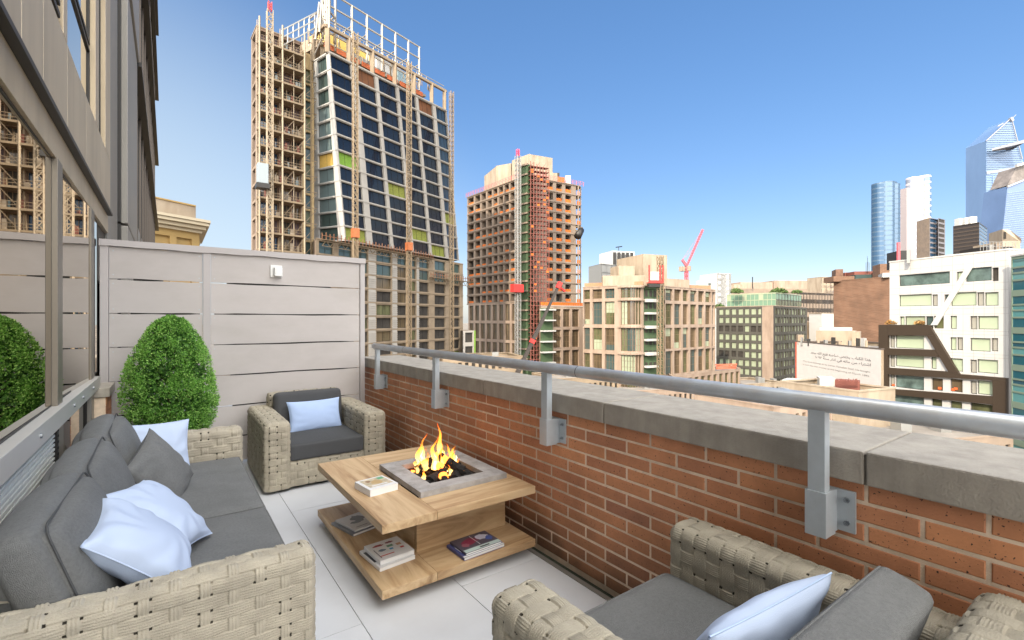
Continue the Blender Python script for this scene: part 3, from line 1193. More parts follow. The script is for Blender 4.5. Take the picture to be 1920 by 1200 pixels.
# ---- sofa (back along the glass, faces +X)
sofa = thing('woven_sofa', 'long sand rope woven sofa with grey cushions along the glass facade', 'sofa', (0, 3.5, 0))
AH = 0.65
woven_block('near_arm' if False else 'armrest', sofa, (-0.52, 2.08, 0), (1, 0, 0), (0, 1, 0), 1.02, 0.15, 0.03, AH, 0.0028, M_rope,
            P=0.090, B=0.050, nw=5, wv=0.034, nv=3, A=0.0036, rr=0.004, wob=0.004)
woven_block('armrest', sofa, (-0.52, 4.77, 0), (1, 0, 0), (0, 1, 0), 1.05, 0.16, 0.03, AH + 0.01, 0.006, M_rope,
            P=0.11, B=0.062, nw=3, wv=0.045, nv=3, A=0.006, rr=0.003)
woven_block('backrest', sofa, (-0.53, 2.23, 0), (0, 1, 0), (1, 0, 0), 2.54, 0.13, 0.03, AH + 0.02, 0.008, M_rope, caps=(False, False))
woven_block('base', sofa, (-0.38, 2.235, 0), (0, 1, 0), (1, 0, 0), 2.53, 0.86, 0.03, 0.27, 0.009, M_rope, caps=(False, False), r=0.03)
I4 = Matrix.Identity(4)
cushion('seat_cushion', sofa, (0.055, 2.80, 0.345), (0.90, 1.125, 0.155), I4, M_fabric, r=0.03, puff=0.018, wr=0.0018, seed=2, n=36, piping=M_fabric)
cushion('seat_cushion', sofa, (0.055, 4.055, 0.345), (0.90, 1.37, 0.155), I4, M_fabric, r=0.03, puff=0.018, wr=0.0018, seed=5, n=36, piping=M_fabric)
for (yc, ln, sd_, dx) in ((2.62, 0.78, 11, 0.0), (3.43, 0.82, 12, 0.01), (4.30, 0.86, 13, 0.02)):
    rot = rotm('Z', rnd.uniform(-2, 2)) @ rotm('Y', 72)
    cushion('back_cushion', sofa, (-0.335 + dx, yc, 0.645), (0.50, ln, 0.19), rot, M_fabric, r=0.05, puff=0.075, wr=0.006, seed=sd_, n=56, piping=M_fabric2, taper=0.13)

# loose pillows on the sofa
def lean(deg, spin=0.0, roll=0.0):
    """pillow leaning back towards -X: width along Y, its height axis rises towards the back"""
    a = R(deg)
    M_ = Matrix(((0, -math.cos(a), math.sin(a), 0), (1, 0, 0, 0), (0, math.sin(a), math.cos(a), 0), (0, 0, 0, 1)))
    return rotm('Z', spin) @ M_ @ rotm('Z', roll)


pil = [
    ('white_pillow', 'pale blue white pillow nearest the camera, leaning on the sofa arm', (-0.09, 2.52, 0.655), 0.44, 0.45, 0.20, lean(44, -6, 8), M_white_f, 3),
    ('white_pillow', 'pale blue white pillow half hidden behind the front pillow on the sofa', (-0.04, 2.90, 0.635), 0.43, 0.45, 0.18, lean(42, -14, -12), M_white_f, 4),
    ('grey_pillow', 'dark grey pillow lying in front of the far white pillow on the sofa', (-0.04, 3.93, 0.585), 0.46, 0.46, 0.18, rotm('Z', 62) @ rotm('X', 64) @ rotm('Z', 24), M_fabric, 5),
    ('white_pillow', 'pale blue white pillow behind the grey pillow at the far sofa end', (-0.10, 4.46, 0.62), 0.50, 0.44, 0.17, rotm('Z', 16) @ rotm('X', 68) @ rotm('Z', -4), M_white_f, 6),
]
for (nm, lb, c, w_, h_, t_, rt, mt, sd_) in pil:
    o = pillow_mesh(nm, None, c, w_, h_, t_, rt, mt, seed=sd_, seam=(M_white_f if mt is M_white_f else M_fabric2))
    tag(o, lb, 'pillow', 'pillows on the sofa')

# ---- far armchair, faces the camera (-Y)
ch = thing('woven_armchair', 'rope woven armchair with dark grey cushions by the pale fence', 'armchair', (1.27, 5.35, 0))
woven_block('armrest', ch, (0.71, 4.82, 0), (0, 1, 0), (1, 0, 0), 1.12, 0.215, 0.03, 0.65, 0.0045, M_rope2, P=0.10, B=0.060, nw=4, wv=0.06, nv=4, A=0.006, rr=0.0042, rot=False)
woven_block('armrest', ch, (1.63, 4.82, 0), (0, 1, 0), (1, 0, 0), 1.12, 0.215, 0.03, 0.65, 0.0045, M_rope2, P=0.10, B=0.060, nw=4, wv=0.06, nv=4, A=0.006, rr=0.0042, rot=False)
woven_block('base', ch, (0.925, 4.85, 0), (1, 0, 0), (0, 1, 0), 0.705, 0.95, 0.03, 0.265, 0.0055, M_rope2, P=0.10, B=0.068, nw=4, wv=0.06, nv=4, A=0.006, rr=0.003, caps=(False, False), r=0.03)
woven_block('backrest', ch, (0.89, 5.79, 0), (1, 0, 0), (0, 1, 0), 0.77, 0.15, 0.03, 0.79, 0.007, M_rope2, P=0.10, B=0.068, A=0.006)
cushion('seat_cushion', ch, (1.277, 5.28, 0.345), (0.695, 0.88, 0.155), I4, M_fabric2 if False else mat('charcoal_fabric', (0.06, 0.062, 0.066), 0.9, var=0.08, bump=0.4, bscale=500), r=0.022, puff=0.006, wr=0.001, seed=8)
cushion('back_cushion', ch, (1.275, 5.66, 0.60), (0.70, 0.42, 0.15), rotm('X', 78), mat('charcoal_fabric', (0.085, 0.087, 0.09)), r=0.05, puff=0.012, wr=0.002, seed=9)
o = pillow_mesh('blue_pillow', None, (1.30, 5.47, 0.565), 0.56, 0.34, 0.15, rotm('Z', 4) @ rotm('X', 72), M_blue_f, seed=2, pinch=0.07, wr=0.002)
tag(o, 'light blue oblong pillow on the armchair by the fence', 'pillow')

# ---- near armchair, faces away (+Y)
c2 = thing('woven_armchair', 'rope woven armchair with grey cushions cut off at the bottom right corner', 'armchair', (1.5, 0.8, 0))
kw = dict(P=0.086, B=0.062, nw=7, wv=0.05, nv=6, A=0.0045, rr=0.0042, rot=True, wob=0.0015)
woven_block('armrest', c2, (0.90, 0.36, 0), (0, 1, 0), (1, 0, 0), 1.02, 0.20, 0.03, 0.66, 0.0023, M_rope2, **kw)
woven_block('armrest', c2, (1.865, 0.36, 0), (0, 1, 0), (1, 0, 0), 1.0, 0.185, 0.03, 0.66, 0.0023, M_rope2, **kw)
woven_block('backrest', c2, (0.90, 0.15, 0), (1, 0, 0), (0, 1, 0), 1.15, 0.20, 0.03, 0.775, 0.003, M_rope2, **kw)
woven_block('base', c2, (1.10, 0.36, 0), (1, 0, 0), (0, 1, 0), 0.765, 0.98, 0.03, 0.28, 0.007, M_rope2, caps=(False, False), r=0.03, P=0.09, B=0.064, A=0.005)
cushion('seat_cushion', c2, (1.48, 0.875, 0.37), (0.755, 0.98, 0.16), I4, M_fabric, r=0.028, puff=0.014, wr=0.0015, seed=21, n=36, piping=M_fabric)
cushion('back_cushion', c2, (1.45, 0.545, 0.575), (0.76, 0.50, 0.145), rotm('X', -73), M_fabric, r=0.022, puff=0.012, wr=0.0015, seed=22, n=36, piping=M_fabric)
o = pillow_mesh('white_pillow', None, (1.42, 0.745, 0.625), 0.60, 0.38, 0.15, rotm('Z', -5) @ rotm('X', 116), M_white_f, seed=7, pinch=0.06, wr=0.003, seam=M_seam_b)
tag(o, 'pale blue white pillow with a blue seam on the nearest armchair', 'pillow')

# ---- coffee table with fire pit
tb = thing('coffee_table', 'low square oak coffee table with a lower shelf in the middle of the terrace', 'table', (1.49, 3.2, 0))
X0, X1, Y0, Y1 = 0.95, 2.02, 2.53, 3.92
XM = 1.285
for (z0, z1, nm) in ((0.065, 0.115, 'shelf'), (0.425, 0.475, 'tabletop')):
    m = MB()
    m.box(X0, XM - 0.0008, Y0, Y1, z0, z1)
    a = m.build(nm, M_wy, tb, bevel=0.003)
    m = MB()
    m.box(XM + 0.0008, X1, Y0, Y1 if nm == 'shelf' else 2.80, z0, z1)
    m.build('board', M_wx, a, bevel=0.003)
    if nm == 'tabletop':
        m = MB()
        m.box(XM + 0.0008, X1, 3.48, Y1, z0, z1)
        m.build('board', M_wx, a, bevel=0.003)
        m = MB()
        m.box(1.93, X1, 2.8015, 3.4785, z0, z1)
        m.build('board', M_wx, a, bevel=0.003)
# pedestal: four oak sides, hollow for the fire bowl
m = MB()
m.box(1.29, 1.98, 2.83, 2.87, 0.1155, 0.4245)
m.build('pedestal', M_wx, tb, bevel=0.002)
m = MB()
m.box(1.29, 1.33, 2.8705, 3.50, 0.1155, 0.4245)
m.build('pedestal', M_wy, tb, bevel=0.002)
m = MB()
m.box(1.94, 1.98, 2.8705, 3.50, 0.1155, 0.4245)
m.build('pedestal', M_wy, tb, bevel=0.002)
m = MB()
m.box(1.3305, 1.9395, 3.46, 3.50, 0.1155, 0.4245)
m.build('pedestal', M_wx, tb, bevel=0.002)
for (a, b_) in ((1.1, 2.7), (1.87, 2.7), (1.1, 3.75), (1.87, 3.75)):
    m = MB()
    m.tube((a, b_, 0.0), (a, b_, 0.065), 0.02, 12)
    m.build('foot', M_dark, tb)
# fire pit surround
fp = thing('fire_pit', 'square grey concrete fire pit with burning logs set in the oak table', 'fire pit', (1.62, 3.13, 0.47))
PX0, PX1, PY0, PY1 = 1.292, 1.955, 2.775, 3.50
IX0, IX1, IY0, IY1 = 1.415, 1.835, 2.895, 3.385
m = MB()
zt0, zt1 = 0.4755, 0.512
outer = [(PX0, PY0), (PX1, PY0), (PX1, PY1), (PX0, PY1)]
inner = [(IX0, IY0), (IX1, IY0), (IX1, IY1), (IX0, IY1)]
for i in range(4):
    j = (i + 1) % 4
    o0, o1, i0, i1 = outer[i], outer[j], inner[i], inner[j]
    m.hexa([(*o0, zt0), (*o1, zt0), (*i1, zt0), (*i0, zt0), (*o0, zt1), (*o1, zt1), (*i1, zt1), (*i0, zt1)])
o = m.build('surround', M_stone, fp)
m = MB()
for i in range(4):
    j = (i + 1) % 4
    m.quad((*inner[i], 0.33), (*inner[j], 0.33), (*inner[j], zt0), (*inner[i], zt0))
m.quad(*[(*p, 0.33) for p in inner])
m.build('bowl', mat('soot', (0.03, 0.025, 0.022), 0.9), fp)
# coals and logs
m = MB()
for k in range(150):
    x, y = rnd.uniform(IX0 + .02, IX1 - .02), rnd.uniform(IY0 + .02, IY1 - .02)
    s_ = rnd.uniform(0.012, 0.028)
    z = 0.435 + rnd.uniform(0, 0.035)
    P_ = [Vector((x, y, z)) + Vector((sx * s_ * rnd.uniform(.6, 1.2), sy * s_ * rnd.uniform(.6, 1.2), sz * s_ * rnd.uniform(.5, 1))) for sz in (-1, 1) for (sx, sy) in ((-1, -1), (1, -1), (1, 1), (-1, 1))]
    m.hexa(P_, 1 if rnd.random() < 0.07 else 0)
m.box(IX0 + .01, IX1 - .01, IY0 + .01, IY1 - .01, 0.40, 0.43)
m.build('coals', [M_char, M_ember], fp, bevel=0.0)
cx, cy = (IX0 + IX1) / 2, (IY0 + IY1) / 2
logs = [((cx - .15, cy + .10, .50), (cx + .02, cy + .06, .585)), ((cx - .14, cy - .10, .47), (cx + .09, cy + .04, .50)),
        ((cx + .16, cy - .12, .47), (cx - .01, cy + .02, .60)), ((cx + .14, cy + .14, .48), (cx - .03, cy - .04, .54)),
        ((cx - .05, cy - .14, .46), (cx + .03, cy + .08, .57)), ((cx + .02, cy - .16, .47), (cx + .17, cy + .06, .49))]
for (a, b_) in logs:
    m = MB()
    a, b_ = Vector(a), Vector(b_)
    n = 7
    pp = a
    for i in range(n):
        q = a.lerp(b_, (i + 1) / n) + Vector((rnd.uniform(-.006, .006), rnd.uniform(-.006, .006), rnd.uniform(-.005, .005)))
        m.tube(pp, q, rnd.uniform(.027, .037), 9, m=1 if rnd.random() < .08 else 0)
        pp = q
    m.build('log', [M_char, M_ember], fp)

M_flame = bpy.data.materials.new('flame')
M_flame.use_nodes = True
N, L = M_flame.node_tree.nodes, M_flame.node_tree.links
N.remove(N['Principled BSDF'])
tc = N.new('ShaderNodeTexCoord')
sp = N.new('ShaderNodeSeparateXYZ')
L.new(tc.outputs['Generated'], sp.inputs[0])
cr = N.new('ShaderNodeValToRGB')
e = cr.color_ramp.elements
e[0].position = 0.0
e[0].color = (1.0, 0.50, 0.13, 1)
e[1].position = 1.0
e[1].color = (1.0, 0.10, 0.005, 1)
x = e.new(0.3)
x.color = (1.0, 0.62, 0.20, 1)
x = e.new(0.6)
x.color = (1.0, 0.36, 0.04, 1)
L.new(sp.outputs['Z'], cr.inputs[0])
em = N.new('ShaderNodeEmission')
em.inputs[1].default_value = 1.9
L.new(cr.outputs[0], em.inputs[0])
tr = N.new('ShaderNodeBsdfTransparent')
nz = N.new('ShaderNodeTexNoise')
nz.inputs['Scale'].default_value = 24
nz.inputs['Detail'].default_value = 3
nz.inputs['Distortion'].default_value = 0.8
mpn = N.new('ShaderNodeMapping')
mpn.inputs['Scale'].default_value = (1, 1, 0.3)
L.new(tc.outputs['Object'], mpn.inputs[0])
L.new(mpn.outputs[0], nz.inputs['Vector'])
mr = N.new('ShaderNodeMapRange')
mr.inputs[1].default_value = 0.38
mr.inputs[2].default_value = 0.60
mr.inputs[3].default_value = 0.0
mr.inputs[4].default_value = 0.9
L.new(nz.outputs['Fac'], mr.inputs[0])
mxs = N.new('ShaderNodeMixShader')
L.new(mr.outputs[0], mxs.inputs[0])
L.new(tr.outputs[0], mxs.inputs[1])
L.new(em.outputs[0], mxs.inputs[2])
L.new(mxs.outputs[0], N['Material Output'].inputs[0])
M_core = mat('flame_core', (0, 0, 0), 1.0, emit=((1.0, 0.72, 0.32), 2.6))

fl = thing('fire', 'yellow and orange flames rising from the logs in the fire pit', 'fire', (cx, cy, 0.47))


def tongue(x, y, z0, h, r, seed, mt, name):
    rs = random.Random(seed)
    m = MB()
    n, k = 16, 10
    ph = [rs.uniform(0, 6) for _ in range(4)]
    rings = []
    for i in range(n + 1):
        u = i / n
        rr_ = r * (math.sin(math.pi * min(1, (u * .92 + .10)) ** 0.62)) * (1 - u) ** 0.35 + 0.0005
        ox = 0.022 * math.sin(u * 5 + ph[0]) * u + 0.008 * math.sin(u * 13 + ph[1]) * u
        oy = 0.020 * math.sin(u * 4.4 + ph[2]) * u + 0.008 * math.sin(u * 11 + ph[3]) * u
        rings.append([(x + ox + rr_ * math.cos(a_) * (1 + .35 * math.sin(3 * a_ + u * 9)), y + oy + rr_ * .8 * math.sin(a_) * (1 + .3 * math.sin(2 * a_ + u * 7)), z0 + u * h)
                      for a_ in [2 * math.pi * q / k for q in range(k)]])
    m.v = [p for rg in rings for p in rg]
    for i in range(n):
        for q in range(k):
            m.f.append((i * k + q, i * k + (q + 1) % k, (i + 1) * k + (q + 1) % k, (i + 1) * k + q))
            m.m.append(0)
            m.t.append(.5)
    return m.build(name, mt, fl, smooth=True)


FK = 1.12
fs_ = [(-.125, .10, .50, .20, .024), (-.085, .13, .50, .23, .024), (-.10, .06, .5, .12, .03), (.0, .02, .50, .31, .032), (-.035, .03, .5, .22, .026), (.11, .0, .48, .20, .022), (.09, .05, .48, .17, .022), (.0, .0, .48, .19, .034), (.03, -.01, .46, .14, .028), (-.04, .05, .5, .15, .02),
       (.085, -.02, .47, .15, .034), (.12, -.04, .46, .11, .026), (.065, -.05, .46, .11, .022), (-.16, .06, .49, .10, .014), (.04, .07, .5, .16, .016), (-.06, .09, .5, .15, .016), (.13, .06, .48, .11, .016), (.03, -.08, .46, .09, .018), (-.15, -.02, .46, .06, .02), (-.06, -.12, .455, .055, .02), (.14, -.09, .46, .06, .02), (-.135, .13, .50, .07, .016)]
for i, (dx, dy, z0, h, r_) in enumerate(fs_):
    tongue(cx + dx, cy + dy, z0, h * FK, r_ * 0.88, 40 + i, M_flame, 'flame')
for i, (dx, dy, z0, h, r_) in enumerate([(-.11, .10, .505, .10, .010), (0.0, 0.01, .485, .15, .014), (.02, -.01, .46, .08, .017), (.09, -.025, .47, .09, .017), (.11, 0, .49, .11, .011), (-.085, .13, .51, .13, .011), (-.035, .03, .5, .12, .012)]):
    tongue(cx + dx, cy + dy, z0, h, r_, 80 + i, M_core, 'flame_core')


# ---- books
def book(c, size, ang, cover, label, art=(), group=None, cat='book', nm='book'):
    sx, sy, sz = size
    t = thing(nm, label, cat, c, group)
    Mx = Matrix.Translation(Vector(c)) @ rotm('Z', ang)

    def bx(name, x0, x1, y0, y1, z0, z1, mt, par, bev=0.0008):
        m = MB()
        m.hexa([Mx @ Vector(p) for p in ((x0, y0, z0), (x1, y0, z0), (x1, y1, z0), (x0, y1, z0), (x0, y0, z1), (x1, y0, z1), (x1, y1, z1), (x0, y1, z1))])
        return m.build(name, mt, par, bevel=bev)
    h = 0.0022
    bx('pages', -sx / 2 + .002, sx / 2 - .002, -sy / 2 + .002, sy / 2 - .002, h, sz - h, M_paper, t, 0)
    bx('cover', -sx / 2, sx / 2, -sy / 2, sy / 2, 0.0002, h, cover, t)
    cv = bx('cover', -sx / 2, sx / 2, -sy / 2, sy / 2, sz - h, sz, cover, t)
    bx('spine', -sx / 2 - .001, -sx / 2 + .002, -sy / 2, sy / 2, h, sz - h, cover, t)
    for k, (poly, mt) in enumerate(art):
        m = MB()
        zz = sz + 0.0004 + 0.0003 * k
        m.poly([Mx @ Vector((p[0] * sx, p[1] * sy, zz)) for p in poly])
        m.build('cover_print', mt, cv)
    return t


def rect(x0, y0, x1, y1):
    return [(x0, y0), (x1, y0), (x1, y1), (x0, y1)]


def blob(x, y, rx, ry, seed, n=14):
    rs = random.Random(seed)
    return [(x + rx * rs.uniform(.6, 1.1) * math.cos(2 * math.pi * i / n), y + ry * rs.uniform(.6, 1.1) * math.sin(2 * math.pi * i / n)) for i in range(n)]


pm = lambda n, c: mat('print_' + n, c, 0.35)
Wc, Bk, Gy = pm('white', (.72, .72, .72)), pm('black', (.03, .03, .035)), pm('grey', (.09, .10, .12))
TT_ = 0.475
book((1.125, 3.10, TT_), (0.20, 0.215, 0.045), 8, Wc, 'thick white book with a tan picture cover on the table top',
     [(rect(-.40, -.32, .42, .42), mat('print_tan', (.52, .44, .30), .4, var=.35, vscale=30)), (blob(.02, .05, .25, .22, 4), pm('ochre', (.48, .33, .15))),
      (rect(.18, .20, .40, .40), pm('green', (.12, .35, .2))), (blob(-.2, .2, .1, .12, 5), pm('umber', (.25, .14, .07))), (rect(-.3, -.28, .25, -.2), Wc)])
SZ = 0.1155
book((1.10, 3.45, SZ), (0.22, 0.29, 0.018), 14, pm('slate', (.19, .20, .22)), 'grey magazine lying under the black and white one on the shelf', group='reading on the shelf')
book((1.115, 3.455, SZ + .0185), (0.205, 0.26, 0.014), 14, pm('offwhite', (.55, .55, .56)), 'magazine with a dark silhouette on a pale cover, far left of the shelf',
     [(blob(.10, .15, .28, .27, 9), Gy), (blob(-.12, -.05, .2, .10, 10), Gy), (rect(-.35, -.38, .1, -.35), Gy)], group='reading on the shelf')
book((1.115, 2.885, SZ), (0.235, 0.285, 0.022), 6, Wc, 'lowest white book of the stack at the near shelf corner', [(rect(-.48, -.2, -.40, .35), Bk)], group='reading on the shelf')
book((1.13, 2.89, SZ + .0225), (0.225, 0.245, 0.026), 4, Wc, 'top white book with small red and green pictures, in the near shelf stack',
     [(blob(-.2, .28, .17, .07, 2), pm('darkred', (.3, .03, .03))), (blob(.15, .30, .14, .06, 3), pm('maroon', (.20, .03, .05))), (rect(-.02, .05, .16, .16), pm('green2', (.10, .28, .17))),
      (rect(.24, .0, .38, .12), pm('tan2', (.5, .3, .18))), (blob(-.22, -.02, .12, .07, 6), pm('steel', (.12, .18, .24))), (rect(-.40, -.32, .0, -.28), pm('red', (.55, .05, .03))),
      (rect(-.03, -.12, .08, -.04), pm('skyb', (.05, .3, .55))), (rect(.25, -.2, .36, -.12), pm('red', (.55, .05, .03))), (rect(-.42, -.4, -.40, .1), Bk)], group='reading on the shelf')
book((1.63, 2.665, SZ), (0.31, 0.215, 0.02), 2, pm('navy', (.06, .07, .2)), 'blue magazine under the one with the crimson picture on the shelf',
     [(rect(-.5, -.5, .5, -.42), Wc), (blob(-.35, 0, .1, .4, 3), Wc)], group='reading on the shelf')
book((1.635, 2.672, SZ + .0205), (0.275, 0.20, 0.014), 2, pm('mag', (.08, .07, .10)), 'glossy magazine with a crimson and white cover picture, right side of the shelf',
     [(rect(-.49, -.49, .49, -.30), pm('mint', (.5, .62, .6))), (blob(-.12, .12, .25, .26, 21), pm('crimson', (.22, .015, .06))), (blob(.24, .18, .17, .24, 22), pm('lilac', (.55, .55, .66))),
      (blob(.36, -.02, .10, .16, 25), pm('cobalt', (.05, .10, .35))), (blob(-.3, -.05, .10, .14, 26), pm('plum', (.30, .10, .14))), (rect(-.08, -.45, .18, -.38), Bk), (rect(-.005, -.25, .01, .42), Wc)], group='reading on the shelf')

# ---- topiary bush behind the sofa
bush = thing('topiary_bush', 'bright green clipped box bush behind the sofa in front of the fence', 'bush', (0.0, 5.45, 0))
BX, BY = 0.02, 5.47
m = MB()
m.tube((BX, BY, 0.0), (BX, BY, 0.38), 0.17, 24, r2=0.22)
m.build('planter', M_pot, bush, smooth=False)
m = MB()
pz = Vector((BX, BY, 0.36))
for i in range(8):
    q = Vector((BX + rnd.uniform(-.01, .01), BY + rnd.uniform(-.01, .01), 0.36 + 0.13 * (i + 1)))
    m.tube(pz, q, 0.03 * (1 - i / 9), 8, r2=0.03 * (1 - (i + 1) / 9))
    pz = q
for i in range(60):
    z = rnd.uniform(0.5, 1.3)
    a = rnd.uniform(0, 6.28)
    rr_ = 0.30 * (1.62 - z) / 1.0
    m.tube((BX, BY, z), (BX + rr_ * math.cos(a), BY + rr_ * math.sin(a), z + 0.12), 0.006, 5, r2=0.002)
m.build('stem', M_bark, bush)
M_leaf = bpy.data.materials.new('leaf')
M_leaf.use_nodes = True
N, L = M_leaf.node_tree.nodes, M_leaf.node_tree.links
b = N['Principled BSDF']
b.inputs['Roughness'].default_value = 0.55
at = N.new('ShaderNodeAttribute')
at.attribute_name = 'tint'
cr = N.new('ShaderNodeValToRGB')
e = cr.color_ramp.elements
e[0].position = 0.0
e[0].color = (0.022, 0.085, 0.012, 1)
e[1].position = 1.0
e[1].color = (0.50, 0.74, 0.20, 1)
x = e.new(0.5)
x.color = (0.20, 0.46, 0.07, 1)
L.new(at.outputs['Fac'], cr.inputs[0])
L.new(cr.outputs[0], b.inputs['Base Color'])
tl = N.new('ShaderNodeBsdfTranslucent')
L.new(cr.outputs[0], tl.inputs[0])
ms = N.new('ShaderNodeMixShader')
ms.inputs[0].default_value = 0.3
L.new(b.outputs[0], ms.inputs[1])
L.new(tl.outputs[0], ms.inputs[2])
L.new(ms.outputs[0], N['Material Output'].inputs[0])
MATS['leaf'] = M_leaf


rs = np.random.RandomState(5)
V, Fc, tn = [], [], []
NL = 36000
prof = []
Z0b, Z1b = 0.42, 1.63


BP_Z = [0.42, 0.52, 0.66, 0.81, 0.95, 1.08, 1.20, 1.32, 1.42, 1.52, 1.59, 1.63]
BP_R = [0.15, 0.27, 0.335, 0.36, 0.36, 0.342, 0.312, 0.27, 0.225, 0.17, 0.11, 0.02]


def br(u):
    return float(np.interp(Z0b + u * (Z1b - Z0b), BP_Z, BP_R))


cl = [(rs.uniform(0, 6.283), rs.uniform(0, 1), rs.uniform(-1, 1)) for _ in range(240)]
for k in range(NL):
    u = rs.uniform(0, 1) ** 1.15
    ci = rs.randint(len(cl))
    ca, cu, cs = cl[ci]
    if rs.rand() < 0.75:
        a = ca + rs.normal(0, 0.10)
        u = min(0.999, max(0.001, cu ** 1.15 + rs.normal(0, 0.03)))
    else:
        a = rs.uniform(0, 6.283)
    R0 = br(u) * (1 + 0.035 * math.sin(a * 5 + u * 9) + 0.05 * cs * 0.6)
    rr_ = R0 * (1 - abs(rs.normal(0, 0.085)) + 0.035 * rs.rand())
    n_ = np.array([math.cos(a), math.sin(a), 0.25 + 0.9 * (u - .2)])
    n_ /= np.linalg.norm(n_)
    c = np.array([BX + rr_ * math.cos(a), BY + rr_ * math.sin(a), Z0b + u * (Z1b - Z0b)]) + rs.normal(0, 0.006, 3)
    d = n_ * .7 + rs.normal(0, .6, 3) + np.array([0, 0, .35])
    d /= np.linalg.norm(d)
    s2 = np.cross(d, rs.normal(0, 1, 3))
    s2 /= np.linalg.norm(s2)
    ln = rs.uniform(.010, .020)
    wd = ln * .33
    b0 = len(V)
    V += [c, c + d * ln * .5 + s2 * wd, c + d * ln, c + d * ln * .5 - s2 * wd]
    Fc.append((b0, b0 + 1, b0 + 2, b0 + 3))
    depth = (R0 - rr_) / max(R0, .01)
    tn.append(min(1, max(0, 0.5 + rs.normal(0, .20) + 0.12 * cs)))
np_mesh('crown', V, Fc, M_leaf, bush, smooth=False, tint=tn)
# inner leaves in darker greens: loose dense scatter, so the crown is not hollow
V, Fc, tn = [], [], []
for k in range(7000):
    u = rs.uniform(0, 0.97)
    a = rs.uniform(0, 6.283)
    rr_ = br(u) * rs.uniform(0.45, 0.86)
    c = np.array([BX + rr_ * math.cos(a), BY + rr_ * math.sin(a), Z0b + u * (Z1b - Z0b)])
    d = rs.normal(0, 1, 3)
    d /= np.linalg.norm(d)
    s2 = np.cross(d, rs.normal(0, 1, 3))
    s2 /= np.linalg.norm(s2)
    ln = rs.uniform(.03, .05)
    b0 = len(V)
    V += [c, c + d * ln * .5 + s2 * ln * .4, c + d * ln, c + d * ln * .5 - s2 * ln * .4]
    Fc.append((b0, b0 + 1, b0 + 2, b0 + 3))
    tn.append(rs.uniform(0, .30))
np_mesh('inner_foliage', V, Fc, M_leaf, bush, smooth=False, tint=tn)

# =========================================================================================
# THE CITY
# =========================================================================================
CAMP = Vector((0, 0, CAMH))
BUD = {}


def depth_of(p):
    return p.x * ST + p.y * CT


def to_px(p):
    Z = depth_of(p)
    lat = p.x * CT - p.y * ST
    return 960 + F * lat / Z, 600 - F * (p.z - CAMH) / Z


def u_of(P, Q, px):
    """fraction along the ground line P-Q that is seen at column px"""
    k = (px - 960) / F
    a = (P.x * CT - P.y * ST) - k * depth_of(P)
    b = (Q.x * CT - Q.y * ST) - k * depth_of(Q)
    return a / (a - b)


def z_at(P, Q, px, py):
    u = u_of(P, Q, px)
    Z = depth_of(P.lerp(Q, u))
    return CAMH + (600 - py) / F * Z


class Fac:
    """facade patch through four corners: bottom left, bottom right, top left, top right"""

    def __init__(s, a, b, c, d):
        s.a, s.b, s.c, s.d = Vector(a), Vector(b), Vector(c), Vector(d)
        n = (s.b - s.a).cross(s.c - s.a).normalized()
        mid = (s.a + s.b + s.c + s.d) / 4
        if n.dot(CAMP - mid) < 0:
            n = -n
        s.n = n

    def p(s, u, v, o=0.0):
        return s.a.lerp(s.b, u).lerp(s.c.lerp(s.d, u), v) + s.n * o

    def slab(s, m, u0, u1, v0, v1, o0, o1, mi=0):
        m.hexa([s.p(u0, v0, o0), s.p(u1, v0, o0), s.p(u1, v0, o1), s.p(u0, v0, o1),
                s.p(u0, v1, o0), s.p(u1, v1, o0), s.p(u1, v1, o1), s.p(u0, v1, o1)], mi)


def flat(P, Q, z0, z1):
    return Fac((P.x, P.y, z0), (Q.x, Q.y, z0), (P.x, P.y, z1), (Q.x, Q.y, z1))


